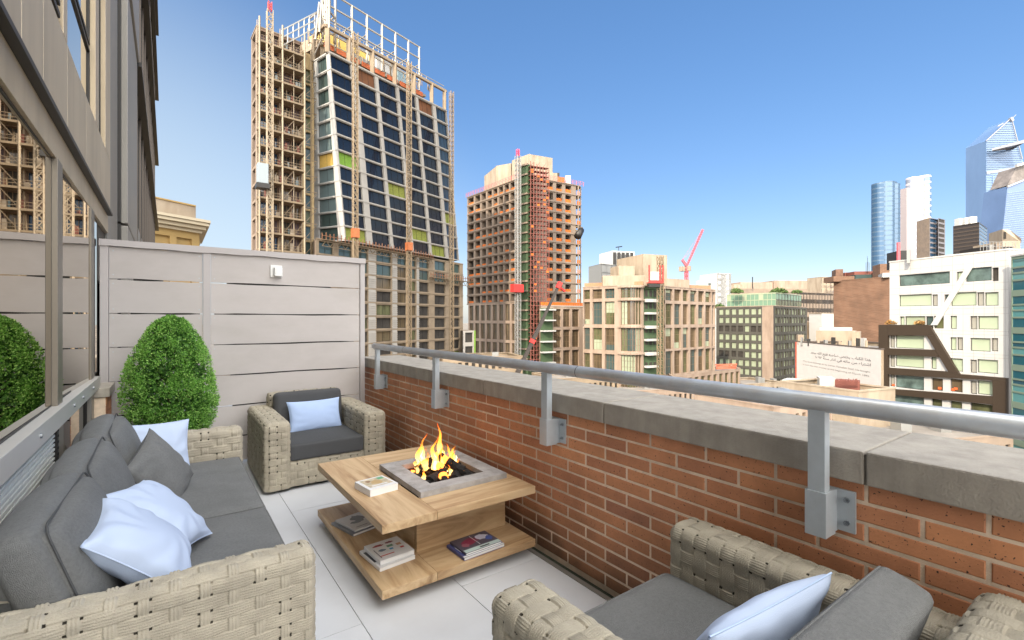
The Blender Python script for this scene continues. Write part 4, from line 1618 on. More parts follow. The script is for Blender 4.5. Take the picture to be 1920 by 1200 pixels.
def facade(parent, fc, rects, depth, wmat, mull=(2, 1), fmat=None, wname='wall', bw=0.08, net=None):
    """rects: (u0, u1, v0, v1, material). Openings are cut, reveals built, each pane set back is its own part."""
    us = sorted(set([0.0, 1.0] + [round(r[i], 5) for r in rects for i in (0, 1)]))
    vs = sorted(set([0.0, 1.0] + [round(r[i], 5) for r in rects for i in (2, 3)]))
    occ = set()
    for r in rects:
        i0, i1 = us.index(round(r[0], 5)), us.index(round(r[1], 5))
        j0, j1 = vs.index(round(r[2], 5)), vs.index(round(r[3], 5))
        for i in range(i0, i1):
            for j in range(j0, j1):
                occ.add((i, j))
    m = MB()
    for i in range(len(us) - 1):
        j = 0
        while j < len(vs) - 1:
            if (i, j) in occ:
                j += 1
                continue
            k = j
            while k < len(vs) - 1 and (i, k) not in occ:
                k += 1
            m.quad(fc.p(us[i], vs[j]), fc.p(us[i + 1], vs[j]), fc.p(us[i + 1], vs[k]), fc.p(us[i], vs[k]))
            j = k
    for (u0, u1, v0, v1, *_) in rects:
        for (a, b_) in (((u0, v0), (u1, v0)), ((u1, v0), (u1, v1)), ((u1, v1), (u0, v1)), ((u0, v1), (u0, v0))):
            m.quad(fc.p(*a), fc.p(*b_), fc.p(*b_, -depth), fc.p(*a, -depth))
    wall = m.build(wname, wmat, parent)
    Lw = (fc.b - fc.a).length
    Hw = (fc.c - fc.a).length
    rest = {}
    for r in rects:
        u0, u1, v0, v1, gm = r[:5]
        n = BUD.get(parent.name, 0)
        single = n < 100
        m = MB() if single else rest.setdefault(gm.name, (gm, MB()))[1]
        m.quad(fc.p(u0, v0, -depth), fc.p(u1, v0, -depth), fc.p(u1, v1, -depth), fc.p(u0, v1, -depth), 0)
        if fmat:
            du, dv = bw / Lw / 2, bw / Hw / 2
            o0, o1 = -depth + 0.003, -depth + 0.06
            fc.slab(m, u0, u0 + du, v0, v1, o0, o1, 1)
            fc.slab(m, u1 - du, u1, v0, v1, o0, o1, 1)
            fc.slab(m, u0 + du, u1 - du, v0, v0 + dv, o0, o1, 1)
            fc.slab(m, u0 + du, u1 - du, v1 - dv, v1, o0, o1, 1)
            for q in range(1, mull[0]):
                uc = u0 + (u1 - u0) * q / mull[0]
                fc.slab(m, uc - du / 2, uc + du / 2, v0 + dv, v1 - dv, o0, o1 - .005, 1)
            for q in range(1, mull[1]):
                vc = v0 + (v1 - v0) * q / mull[1]
                fc.slab(m, u0 + du, u1 - du, vc - dv / 2, vc + dv / 2, o0, o1 - .01, 1)
        if single:
            BUD[parent.name] = n + 1
            m.build('window', [gm, fmat or gm], parent)
    for gm, m in rest.values():
        o = m.build('windows', [gm, fmat or gm], parent)
        o['kind'] = 'stuff'
    if net:   # safety netting across the lower part of each opening
        m = MB()
        nm, frac, prob = net
        for r in rects:
            if rnd.random() < prob:
                u0, u1, v0, v1 = r[:4]
                t0 = rnd.uniform(0.0, 0.08)
                fc.slab(m, u0 + (u1 - u0) * t0, u1, v0, v0 + (v1 - v0) * frac * rnd.uniform(.75, 1.1), -0.35, -0.3)
        if m.v:
            o = m.build('safety_netting', nm, parent)
            o['kind'] = 'stuff'
    return wall


def grid(cols, rows, mf):
    """cols [(u0,u1)], rows [(v0,v1)] top first"""
    out = []
    for j, (v0, v1) in enumerate(rows):
        for i, (u0, u1) in enumerate(cols):
            g_ = mf(i, j)
            if g_ is not None:
                out.append((u0, u1, v0, v1, g_))
    return out


def even(n, frac, a=0.0, b=1.0):
    w_ = (b - a) / n
    return [(a + w_ * (i + .5 - frac / 2), a + w_ * (i + .5 + frac / 2)) for i in range(n)]


def rows_down(z0, z1, zt, fh, wh, top=0.6):
    """rows of windows measured down from the roof, as v fractions, top first"""
    out = []
    z = zt - top
    while z - wh > z0 + 0.3:
        out.append(((z - wh - z0) / (z1 - z0), (z - z0) / (z1 - z0)))
        z -= fh
    return out


def shell(parent, pts, z0, z1, wmat, rmat=M_roof, skip=(), par=0.7, cop=None):
    """pts: footprint loop. Walls of every side not in skip, flat roof a little below the wall head, coping ring."""
    m = MB()
    n = len(pts)
    for i in range(n):
        if i in skip:
            continue
        a, b_ = pts[i], pts[(i + 1) % n]
        m.quad((a.x, a.y, z0), (b_.x, b_.y, z0), (b_.x, b_.y, z1), (a.x, a.y, z1))
    if m.v:
        m.build('rear_wall', wmat, parent)
    m = MB()
    m.poly([(p.x, p.y, z1 - par) for p in pts])
    m.build('roof', rmat, parent)
    m = MB()
    cen = sum(pts, Vector((0, 0, 0))) / n
    for i in range(n):
        a, b_ = pts[i], pts[(i + 1) % n]
        ia, ib = a + (cen - a).normalized() * .45, b_ + (cen - b_).normalized() * .45
        oa, ob = a - (cen - a).normalized() * .12, b_ - (cen - b_).normalized() * .12
        m.hexa([(oa.x, oa.y, z1), (ob.x, ob.y, z1), (ib.x, ib.y, z1), (ia.x, ia.y, z1),
                (oa.x, oa.y, z1 + .25), (ob.x, ob.y, z1 + .25), (ib.x, ib.y, z1 + .25), (ia.x, ia.y, z1 + .25)])
    m.build('parapet', cop or wmat, parent)


def g2(px, Z):
    p = W(px, 600, Z)
    p.z = 0
    return p


def ztop(py, Z):
    return CAMH + (600 - py) / F * Z


def block(name, parent, pxl, pxr, Z, zb, zt, mt, depth=8, skew=0.0, bevel=0):
    """simple box lying across the view with its own depth, used for rooftop plant and small parts"""
    a, b_ = g2(pxl, Z), g2(pxr, Z + skew)
    d = (b_ - a).normalized()
    n = Vector((-d.y, d.x, 0))
    if n.dot(a) < 0:
        n = -n
    c, e_ = b_ + n * depth, a + n * depth
    m = MB()
    m.hexa([(p.x, p.y, zb) for p in (a, b_, c, e_)] + [(p.x, p.y, zt) for p in (a, b_, c, e_)])
    return m.build(name, mt, parent, bevel=bevel)


def lattice(m, a, b_, w_=0.8, n=10, r=0.07, mi=0):
    """square lattice mast between two points"""
    a, b_ = Vector(a), Vector(b_)
    d = (b_ - a).normalized()
    up = Vector((0, 0, 1)) if abs(d.z) < .9 else Vector((1, 0, 0))
    x = d.cross(up).normalized() * w_ / 2
    y = d.cross(x).normalized() * w_ / 2
    cs = [x + y, x - y, -x - y, -x + y]
    for c in cs:
        m.bar(a + c, b_ + c, r * 1.3, m=mi)
    for i in range(n):
        p0, p1 = a.lerp(b_, i / n), a.lerp(b_, (i + 1) / n)
        for k in range(4):
            m.bar(p0 + cs[k], p1 + cs[(k + 1) % 4], r, m=mi)
            m.bar(p0 + cs[k], p0 + cs[(k + 1) % 4], r, m=mi)


# -------------------------------------------------------------------- yellow building with a cornice (left)
Zy = 55.0
t = thing('corniced_building', 'ochre stone building with a deep roof cornice beyond the fence on the left', 'building', WZ(320, Zy, GROUND))
P, Q = g2(215, Zy - 7.5), g2(374, Zy)
yd = Vector((0, 1, 0))
zt = 12.6
m = MB()
bk = [P, Q, Q + yd * 14, P + yd * 14]
fc = flat(P, Q, GROUND, zt)
zz = lambda z: (z - GROUND) / (zt - GROUND)
Lq = (Q - P).length
# pilasters, panel
facade(t, fc, [(0.70, 0.90, zz(4), zz(10.8), M_ochre), (0.40, 0.62, zz(4), zz(10.8), M_ochre)], 0.35, M_ochre, wname='wall')
shell(t, bk, GROUND, zt, M_ochre, skip=(0,))
m = MB()
for k, (o_, z0, z1) in enumerate(((0.35, 11.55, 11.85), (0.8, 11.9, 12.25), (1.2, 12.3, 12.62), (1.35, 12.66, 12.95))):
    a, b_ = P + Vector((0, -o_, 0)), Q + Vector((o_ * .75, -o_, 0))
    c, e_ = Q + yd * 14 + Vector((o_ * .75, 0, 0)), P + yd * 14
    m.hexa([(p.x, p.y, z0) for p in (a, b_, c, e_)] + [(p.x, p.y, z1) for p in (a, b_, c, e_)])
m.build('cornice', mat('cream_cornice', (0.52, 0.44, 0.31), 0.8), t)
Pp, Qp = P + yd * 1.2, Q + yd * 1.2 + Vector((-0.3, 0, 0))
m = MB()
m.hexa([(p.x, p.y, 12.95) for p in (Pp, Qp, Qp + yd * 10, Pp + yd * 10)] + [(p.x, p.y, 14.85) for p in (Pp, Qp, Qp + yd * 10, Pp + yd * 10)])
m.build('penthouse', M_cream, t, bevel=0.05)
m = MB()
m.hexa([(p.x, p.y, 14.85) for p in (Pp - yd * .15, Qp - yd * .15, Qp + yd * 10, Pp + yd * 10)] + [(p.x, p.y, 15.0) for p in (Pp - yd * .15, Qp - yd * .15, Qp + yd * 10, Pp + yd * 10)])
m.build('penthouse_coping', M_ochre, t)

# -------------------------------------------------------------------- the leaning glass tower (left centre)
T1 = thing('leaning_glass_tower', 'leaning tower under construction with navy glass and pale stone frames', 'building', WZ(700, 110, GROUND))
TL, TR, BLc, BRc = W(617, 97, 100), W(838, 208, 128), W(647, 450, 107), W(861, 488, 144)
main = Fac(BLc, BRc, TL, TR)
NR = 12
# px of window columns along the top edge
tc_px = [(619, 658), (669, 703), (709, 743), (748, 779), (784, 811), (817, 836.5)]
PT, QT = TL.copy(), TR.copy()
cols = []
for (a, b_) in tc_px:
    cols.append((max(0.006, u_of(PT, QT, a)), min(0.994, u_of(PT, QT, b_))))
rows = [(1 - (k + 0.955) / NR, 1 - (k + 0.085) / NR) for k in range(NR)]


def mf(i, j):
    if (i, j) in ((1, 0), (4, 0)):
        return M_intr2
    if (i, j) in ((0, 6),):
        return M_lime
    if (i, j) in ((2, 7), (5, 8), (3, 10), (0, 11), (4, 11)):
        return mat('olive_board', (0.20, 0.22, 0.04), 0.8, var=0.3)
    if i == 5:
        return M_navy2
    return M_navy


facade(T1, main, grid(cols, rows, mf), 0.55, M_frame_w, mull=(3, 1), fmat=M_dark, bw=0.10)
# thin stone lips round each bay so the frame reads as blocks
m = MB()
for k in range(NR + 1):
    v = 1 - k / NR
    main.slab(m, 0, 1, v - 0.0035, v + 0.0035, 0.0, 0.14)
m.build('floor_band', M_frame_w, T1)
# white corner face
CL_t, CL_b = W(588, 115, 103.8), W(586, 455, 112)
chm = Fac(CL_b, BLc, CL_t, TL)


def mf2(i, j):
    if j == 6:
        return M_yel if i == 0 else M_yel
    return mat('corner_glass', (0.13, 0.18, 0.19), 0.12, 0, ior=1.7) if 2 < j < 10 else M_teal_g


facade(T1, chm, [(0.20, 0.80, *r[:2], mf2(0, j)) for j, r in enumerate(rows)], 0.5, M_white_c, mull=(2, 1), fmat=M_dark, bw=0.10, wname='corner_wall')
m = MB()
for k in range(NR + 1):
    v = 1 - k / NR
    chm.slab(m, 0, 1, v - 0.003, v + 0.003, 0.0, 0.12)
m.build('floor_band', M_white_c, T1)
# far sides and roof of the tower body
bk1, bk2 = W(560, 112, 130), W(800, 215, 160)
for v_ in (bk1, bk2):
    v_.z = TL.z
b1 = bk1.copy(); b1.z = GROUND
b2 = bk2.copy(); b2.z = GROUND
cb = CL_b.copy(); cb.z = BLc.z
m = MB()
m.quad(CL_b, (b1.x, b1.y, CL_b.z), bk1, CL_t)
m.quad((b1.x, b1.y, BRc.z), (b2.x, b2.y, BRc.z), bk2, bk1)
m.quad(BRc, (b2.x, b2.y, BRc.z), bk2, TR)
m.build('rear_wall', M_raw, T1)
m = MB()
m.poly([TL, TR, bk2, bk1, CL_t])
m.build('roof', M_raw, T1)
# open top storey: slab, columns, orange edged deck above
zc = TL.z
up = Vector((0, 0, 1))


def tline(px, o=0.0, dz=0.0):
    u = u_of(TL, TR, px)
    q = TL.lerp(TR, u) - main.n * o
    q.z = TL.lerp(TR, u).z + dz
    return q


for px_, o_, h_ in [(q, .5, 5.3) for q in (617, 657, 701, 743, 779, 812, 836)] + [(q, 6, 4.0) for q in (640, 720, 795)]:
    m = MB()
    m.bar(tline(px_, o_, 0), tline(px_, o_, h_), 0.9, 0.7)
    m.build('column', M_travert, T1)
m = MB()
m.bar(tline(612, 0.5, 5.4), tline(839, 0.5, 5.4), 0.7, 0.6)
m.bar(CL_t + up * 5.4, tline(612, .5, 5.4), 0.5, 0.6)
m.bar(CL_t, CL_t + up * 5.4, 0.6)
m.bar(tline(617, .5, -0.05), tline(838, .5, -0.05), 0.7, 0.35)
m.build('ring_beam', M_travert, T1)
m = MB()
a, b_, c, e_ = tline(633, 5, 4.0), tline(826, 5, 4.0), tline(826, 22, 4.0), tline(640, 22, 4.0)
m.hexa([a, b_, c, e_, a + up * .6, b_ + up * .6, c + up * .6, e_ + up * .6])
m.build('top_slab', M_cream, T1)
m = MB()
for k in range(8):
    p0, p1 = tline(636 + 23.5 * k, 4.9, 4.15), tline(636 + 23.5 * k + 19, 4.9, 4.15)
    m.bar(p0, p1, 0.1, 1.1)
m.build('edge_formwork', mat('red_formwork', (0.55, 0.14, 0.05), 0.8, var=.3), T1)
# roof plant
for (pa, pb, o_, z0, z1, mt) in ((672, 757, 11, 5.0, 11.6, M_yel), (757, 800, 9, 5.0, 10.5, M_white_c), (700, 745, 8, 5.0, 7.6, M_scaf2), (790, 812, 8, 5.0, 9.5, mat('glass_rail', (0.3, 0.4, 0.42), 0.2, 0.3)), (640, 672, 9, 4.6, 7.2, M_cream)):
    a, b_, c, e_ = tline(pa, o_), tline(pb, o_), tline(pb, o_ + 6), tline(pa, o_ + 6)
    m = MB()
    m.hexa([p + up * z0 for p in (a, b_, c, e_)] + [p + up * z1 for p in (a, b_, c, e_)])
    m.build('roof_plant', mt, T1)
# steel screen frame on the roof
m = MB()
sp_px = [628, 652, 683, 711, 739, 764, 788, 808]
for i, px_ in enumerate(sp_px):
    o_ = 4
    m.bar(tline(px_, o_, 4.2), tline(px_, o_, 15.6), 0.42)
    if i % 1 == 0:
        m.bar(tline(px_, o_, 11.0), tline(px_, o_ + 4.5, 10.2), 0.22)
        m.bar(tline(px_, o_ + 4.5, 4.2), tline(px_, o_ + 4.5, 10.2), 0.18)
for dz in (6.6, 9.6, 12.6, 15.6):
    m.bar(tline(628, 4, dz), tline(810, 4, dz), 0.28)
for dz in (5.2, 7.2, 9.9):
    m.bar(tline(628, 8.5, dz), tline(806, 8.5, dz), 0.16)
for px_ in range(634, 806, 9):
    m.bar(tline(px_, 1.0, 5.5), tline(px_, 1.0, 6.9), 0.12)
m.bar(tline(612, 1.0, 6.9), tline(838, 1.0, 6.9), 0.14)
for (pa, pb, za, zb) in ((608, 628, 4, 15), (614, 628, 15, 6), (600, 622, 2, 12), (628, 640, 12, 5), (620, 652, 15.6, 15.6), (622, 652, 10, 10.5)):
    m.bar(tline(pa, 1.5, za), tline(pb, 4, zb), 0.3)
for i in range(9):   # left wing of the screen above the corner face
    f_ = i / 8
    p = CL_t.lerp(Vector((TL.x, TL.y, TL.z)), f_) + up * 5
    m.bar(p, p + up * (0.8 + 8.5 * f_), 0.28)
m.bar(CL_t + up * 5.4, TL + up * 14.2, 0.3)
m.bar(CL_t + up * 5.0, TL + up * 10.0, 0.2)
m.bar(CL_t + up * 1.0, TL + up * 6.0, 0.2)
m.build('screen_frame', mat('galvanised', (0.30, 0.275, 0.235), .5, .2), T1)
m = MB()
for k in range(60):
    px_ = rnd.uniform(622, 825)
    o_ = rnd.uniform(2, 9)
    h_ = rnd.uniform(.8, 3.4)
    m.bar(tline(px_, o_, 4.6), tline(px_ + rnd.uniform(-3, 3), o_, 4.6 + h_), rnd.uniform(.08, .3))
m.build('rebar_starter', M_scaf, T1)['kind'] = 'stuff'
# lower block below the first work platform
zlow = BLc.z + 0.4
Pl, Ql = g2(592, 100.0), g2(868, 146.5)
Pl = Pl
lower = flat(Pl, Ql, GROUND, zlow - 1.2)
zL0, zL1 = GROUND, zlow - 1.2
lc = []
for (a, b_) in ((598, 625), (635, 660), (668, 690), (706, 734), (745, 762), (767, 780), (785, 804), (815, 835), (845, 862)):
    lc.append((u_of(Pl, Ql, a), u_of(Pl, Ql, b_)))
lrows = rows_down(zL0, zL1, zL1, 3.25, 2.55, top=0.4)


def mf3(i, j):
    if (i, j) == (8, 8):
        return mat('olive_board', (0.20, 0.22, 0.04), 0.8)
    if i == 4 and j % 2:
        return M_warm_g
    if j < 2:
        return M_teal_g
    return [M_intr, M_green_g, M_intr, M_warm_g][(i * 7 + j * 3) % 4] if i < 6 else M_intr


facade(T1, lower, grid(lc, lrows, mf3), 0.5, M_travert, mull=(2, 1), fmat=M_dark, bw=0.12, wname='lower_wall')
for (ua, ub) in ((u_of(Pl, Ql, 690) + .002, u_of(Pl, Ql, 704)), (u_of(Pl, Ql, 735) + .001, u_of(Pl, Ql, 744)), (u_of(Pl, Ql, 781), u_of(Pl, Ql, 785))):
    m = MB()
    lower.slab(m, ua, ub, lrows[-1][0], lrows[0][1], 0.0, 0.08)
    for j, (v0, v1) in enumerate(lrows):   # stacked stone blocks on the piers
        n_ = 5
        for q in range(n_):
            w0 = v0 + (v1 - v0) * q / n_
            lower.slab(m, ua, ub, w0, w0 + (v1 - v0) / n_ * .62, 0.081, 0.22)
    m.build('stone_pier', M_frame_w, T1)
m = MB()
for (v0, v1) in lrows:
    lower.slab(m, 0, 1, v1 + .006, v1 + .011, 0, 0.15)
m.build('floor_band', M_travert, T1)
m = MB()
m.quad((Ql.x, Ql.y, GROUND), (b2.x, b2.y, GROUND), (b2.x, b2.y, zL1), (Ql.x, Ql.y, zL1))
m.quad((Pl.x, Pl.y, GROUND), (b1.x, b1.y, GROUND), (b1.x, b1.y, zL1), (Pl.x, Pl.y, zL1))
m.poly([(Pl.x, Pl.y, zL1), (Ql.x, Ql.y, zL1), (b2.x, b2.y, zL1), (b1.x, b1.y, zL1)])
m.build('lower_rear_wall', M_raw, T1)
# step with green edge
P3, Q3 = g2(869, 142), g2(891, 145)
st = flat(P3, Q3, GROUND, ztop(620, 143))
facade(T1, st, [(0.15, 0.8, 1 - (k + 1) * .145 + .02, 1 - k * .145 - .02, M_intr) for k in range(5)], .3, M_frame_w, wname='step_wall')
m = MB()
st.slab(m, 0.9, 1.0, 0.0, 1.0, 0.01, 0.2)
m.build('green_edge', M_lime, T1)
m = MB()
q3 = Q3 + Vector((4, 12, 0))
m.quad((Q3.x, Q3.y, GROUND), (q3.x, q3.y, GROUND), (q3.x, q3.y, st.c.z), (Q3.x, Q3.y, st.c.z))
m.poly([(P3.x, P3.y, st.c.z), (Q3.x, Q3.y, st.c.z), (q3.x, q3.y, st.c.z), (P3.x + 4, P3.y + 12, st.c.z)])
m.build('step_roof', M_raw, T1)

# work platforms hung on masts
for (pxa, pya, pxb, pyb, lab) in ((604, 441, 812, 479, 'long steel work platform hung across the leaning glass tower'), (808, 514, 887, 524, 'short work platform on the right edge of the leaning glass tower')):
    t = thing('work_platform', lab, 'work platform', W((pxa + pxb) / 2, (pya + pyb) / 2, 118), 'work platforms')
    Za = depth_of(Pl.lerp(Ql, u_of(Pl, Ql, pxa))) - 1.4
    Zb = depth_of(Pl.lerp(Ql, min(1.1, u_of(Pl, Ql, pxb)))) - 1.8
    za = ztop(pya, Za)
    a, b_ = g2(pxa, Za), g2(pxb, Zb)
    a.z = b_.z = za
    m = MB()
    m.bar(a - up * .9, b_ - up * .9, 1.2, 0.12)
    m.bar(a - up * 2.2, b_ - up * 2.2, 0.14)
    n_ = int((b_ - a).length / 2)
    for i in range(n_):
        p, q = a.lerp(b_, i / n_), a.lerp(b_, (i + 1) / n_)
        m.bar(p - up * 2.2, p.lerp(q, .5) - up * 1.0, 0.1)
        m.bar(p.lerp(q, .5) - up * 1.0, q - up * 2.2, 0.1)
    m.build('deck', M_scaf, t)
    m = MB()
    n_ *= 2
    for i in range(n_ + 1):
        p = a.lerp(b_, i / n_)
        m.bar(p - up * .9, p + up * (.5 + .25 * (i % 2)), 0.16)
    m.bar(a, b_, 0.12)
    m.build('guard_rail', mat('rust_post', (0.22, 0.10, 0.05), 0.8, var=.3), t)
# masts
mast_specs = [(666, 62, 450, 98.5, 'tall lattice mast left of centre on the leaning glass tower'), (767, 116, 655, 113.5, 'tall lattice mast right of centre on the leaning glass tower'), (846.5, 172, 655, 126, 'thin lattice mast on the right edge of the leaning glass tower')]
for (px_, y0, y1, Zm, lab) in mast_specs:
    a = W(px_, y0, Zm)
    b_ = a.copy(); b_.z = GROUND
    t = thing('lattice_mast', lab, 'mast', b_, 'lattice masts')
    m = MB()
    lattice(m, b_, a, 0.9, int((a - b_).length / 1.3), 0.10)
    m.build('mast_frame', M_scaf, t)
    if px_ < 800:
        zc_ = ztop(437 if px_ < 700 else 462, Zm)
        m = MB()
        m.box(a.x - .7, a.x + .7, a.y - .7, a.y + .7, zc_ - 1.0, zc_ + .9)
        m.build('drive_unit', mat('drive_orange', (0.34, 0.10, 0.03), .7, var=.3), t)

# -------------------------------------------------------------------- scaffolded core tower (far left)
T0 = thing('scaffolded_tower', 'tall brown tower wrapped in tiered steel scaffolding behind the fence', 'building', WZ(525, 100, GROUND))
A0, B0 = g2(481, 95), g2(566, 101)
C0 = g2(471, 99.5)
D0 = B0 + (C0 - A0) * 2.2
zt0 = ztop(49, 95)
f0 = flat(A0, B0, GROUND, zt0)
FHt = 3.42
r0 = []
z = zt0 - 0.3
while z > -12:
    r0.append((z - FHt + .25, z - 0.2))
    z -= FHt
vv = lambda z: (z - GROUND) / (zt0 - GROUND)
rc0 = []
M_netd = mat('purple_netting', (0.10, 0.07, 0.075), 0.9, var=0.25, vscale=1.0)
for j, (za, zb) in enumerate(r0):
    for i, (u0, u1) in enumerate(((0.03, 0.24), (0.27, 0.47), (0.53, 0.75), (0.77, 0.97))):
        mt = M_navy2 if (i < 2 and 0 < j and rnd.random() < .9) else (M_netd if j < 1 else [M_warm_g, M_intr, M_netd][rnd.randrange(3)])
        rc0.append((u0, u1, vv(za), vv(zb), mt))
facade(T0, f0, rc0, 0.7, mat('core_concrete', (0.17, 0.11, 0.075), 0.9, var=.25, vscale=.4), mull=(3, 2), fmat=mat('ochre_frames', (0.33, 0.22, 0.12), .8), bw=0.09)
fl0 = flat(C0, A0, GROUND, zt0)
facade(T0, fl0, [(0.2, 0.8, vv(za), vv(zb), M_netd) for (za, zb) in r0], 0.5, M_raw, wname='side_wall')
shell(T0, [C0, A0, B0, D0], GROUND, zt0, M_raw, skip=(0, 1))
sc = thing('scaffolding', 'tiered steel scaffolding with plank decks on the brown tower', 'scaffolding', A0 + Vector((0, 0, GROUND)))
m = MB()
for u in (0.0, 0.49, 0.985):
    for o_ in (0.4, 2.0):
        p = f0.p(u, 0, o_)
        q = f0.p(u, 1.012, o_)
        m.bar(p, q, 0.26 if o_ > 1 else .12)
for u in (0.25, 0.74):
    m.bar(f0.p(u, 0.3, 1.9), f0.p(u, 1.0, 1.9), 0.09)
m.build('standard', mat('pale_steel', (0.30, 0.24, 0.165), .6), sc)
for j, (za, zb) in enumerate(r0):
    m = MB()
    v = vv(za - .12)
    f0.slab(m, -0.01, 1.0, v - .002, v + .002, 0.1, 2.1)
    m.build('deck', M_scaf, sc)
m = MB()
for j, (za, zb) in enumerate(r0):
    for dz in (0.5, 1.05):
        m.bar(f0.p(0, vv(za + dz), 2.05), f0.p(1, vv(za + dz), 2.05), 0.07)
    for k in range(6):   # short braces, stacked frames, material on the decks
        u = rnd.uniform(0.0, .97)
        h_ = rnd.uniform(.8, 2.6)
        m.bar(f0.p(u, vv(za), 1.1), f0.p(u + rnd.uniform(-.02, .02), vv(za + h_), 1.1), rnd.uniform(.05, .13))
    for (u0, u1) in ((0, .25), (.49, .74), (.74, .985)):
        if rnd.random() < .55:
            m.bar(f0.p(u0, vv(za), 1.95), f0.p(u1, vv(zb), 1.95), 0.08)
m.build('brace', M_scaf, sc)
m = MB()
for j, (za, zb) in enumerate(r0):
    for k in range(5):
        u = rnd.uniform(.02, .9)
        f0.slab(m, u, u + rnd.uniform(.03, .08), vv(za), vv(za + rnd.uniform(.8, 1.9)), .6, .9, rnd.randrange(3))
o = m.build('stacked_material', [M_cream, M_rust, M_teal_g], sc)
o['kind'] = 'stuff'
# strip between core and glass tower, with cross bracing
P4, Q4 = g2(566, 103), g2(589, 105)
f4 = flat(P4, Q4, GROUND, ztop(100, 104))
z4 = lambda z: (z - GROUND) / (f4.c.z - GROUND)
facade(T0, f4, [(0.2, 0.8, z4(za), z4(zb), M_teal_g if j % 3 else M_green_g) for j, (za, zb) in enumerate(r0[1:])], 0.5, mat('ochre_render', (0.34, 0.25, 0.13), .9, var=.3, vscale=.5), wname='link_wall')
m = MB()
for j, (za, zb) in enumerate(r0[1:]):
    m.bar(f4.p(0.05, z4(za), 1.2), f4.p(0.95, z4(zb), 1.2), .12)
    m.bar(f4.p(0, z4(za), 1.2), f4.p(1, z4(za), 1.2), .16)
m.bar(f4.p(0.5, 0, 1.4), f4.p(.5, 1, 1.4), .2)
m.build('link_bracing', M_scaf, T0)
m = MB()
for i in range(8):   # rails climbing from the core tower roof to the glass tower
    f_ = i / 7
    p = f0.p(.55, 1, 0).lerp(W(600, 30, 103), f_)
    m.bar(p - up * 2.2, p + up * 1.2, .2)
a_, b__ = f0.p(.55, 1, 0), W(600, 30, 103)
for dz in (1.2, -.3, -2.0):
    m.bar(a_ + up * dz, b__ + up * dz, .22)
m.build('roof_rail', M_scaf2, T0)
# hoist on the core tower
t = thing('construction_hoist', 'white hoist cabin on a lattice mast climbing the scaffolded brown tower', 'hoist', WZ(505, 90, GROUND))
m = MB()
a = W(506, 20, 90)
b_ = a.copy(); b_.z = GROUND
lattice(m, b_, a, 1.0, 60, .09)
m.build('mast_frame', mat('pale_steel', (0.30, 0.24, 0.165), .6), t)
m = MB()
lattice(m, a, a + up * 1.6, .6, 3, .08)
m.build('mast_top', M_pinkred, t)
z0, z1 = ztop(345, 89), ztop(308, 89)
c_ = g2(492, 89)
m = MB()
m.box(c_.x - .9, c_.x + .9, c_.y - .9, c_.y + .9, z0, z1)
o = m.build('cabin', mat('hoist_panel', (0.25, 0.29, 0.31), .4), t, bevel=.06)
m = MB()
m.box(c_.x - 1.1, c_.x + 1.1, c_.y - 1.1, c_.y + 1.1, z0 - .9, z0 - .02)
m.build('cabin_floor', M_dark, o)

# -------------------------------------------------------------------- open concrete tower (centre)
T2 = thing('concrete_tower', 'open concrete frame tower with orange safety netting on every floor', 'building', WZ(985, 160, GROUND))
C = g2(985, 155)
A = g2(876, 182.6)
B = g2(1080, 166)
zt = ztop(330, 155)
zpod = ztop(566, 155)
FH = (zt - zpod) / 12.0
ua = [u_of(A, C, x) for x in (878, 888, 891, 900, 903, 911, 914, 922, 925, 932.5, 935.5, 943, 946, 954, 957, 966)]
colsL = [(ua[i], ua[i + 1]) for i in range(0, 16, 2)]
fl = flat(A, C, zpod, zt)
rw = [(1 - (k + .86) / 12, 1 - (k + .14) / 12) for k in range(12)]
facade(T2, fl, grid(colsL, rw, lambda i, j: M_intr), 1.6, M_raw, wname='wall', net=(M_orange, 0.30, 0.6))
fr = flat(C, B, zpod, zt)
colsR = [(u_of(C, B, a), u_of(C, B, b_)) for (a, b_) in ((1026, 1037), (1043, 1054), (1060, 1071))]
facade(T2, fr, grid(colsR, rw, lambda i, j: M_intr), 1.6, M_raw, wname='wall', net=(M_orange, 0.42, 0.95))
D = A + (B - C)
shell(T2, [A, C, B, D], zpod, zt, M_raw, skip=(0, 1), cop=M_orange if False else M_raw)
# floor slabs: visible edges, and balconies curving off the right corner
dR = (B - C).normalized()
nR = fr.n
for k in range(13):
    z = zt - FH * k
    m = MB()
    pts = [A + fl.n * .25, C + fl.n * .25 + fr.n * .25, B + fr.n * .25 + dR * 1.6, B + fr.n * -1.5 + dR * 3.6, B - fr.n * 7 + dR * 3.8, D + dR * 2]
    m.v = []
    lo = [(p.x, p.y, z - .14) for p in pts]
    hi = [(p.x, p.y, z + .14) for p in pts]
    m.poly(lo)
    m.poly(hi)
    for i in range(len(pts)):
        j = (i + 1) % len(pts)
        m.quad(lo[i], lo[j], hi[j], hi[i])
    m.build('floor_slab', M_raw, T2)
m = MB()
for k in range(12):
    z = zt - FH * (k + 1) + .2
    a, b_ = B + dR * .3 + fr.n * .2, B + dR * 1.6 + fr.n * .2
    m.hexa([(p.x, p.y, zz_) for zz_ in (z, z + 1.2) for p in (a, b_, b_ - fr.n * .08, a - fr.n * .08)], k % 2)
    a, b_ = B + dR * 1.7, B + dR * 3.4 - fr.n * 1.6
    m.hexa([(p.x, p.y, zz_) for zz_ in (z, z + 1.1) for p in (a, b_, b_ - fr.n * .08, a - fr.n * .08)], (k + 1) % 2)
    for q in range(2):
        pc = B + dR * (1.0 + q * 1.7) - fr.n * .8 * q
        m.bar((pc.x, pc.y, z), (pc.x, pc.y, z + FH - .3), .45, m=2)
m.build('balcony_netting', [mat('pink_netting', (0.55, 0.22, 0.17), .8), M_orange, M_raw], T2)
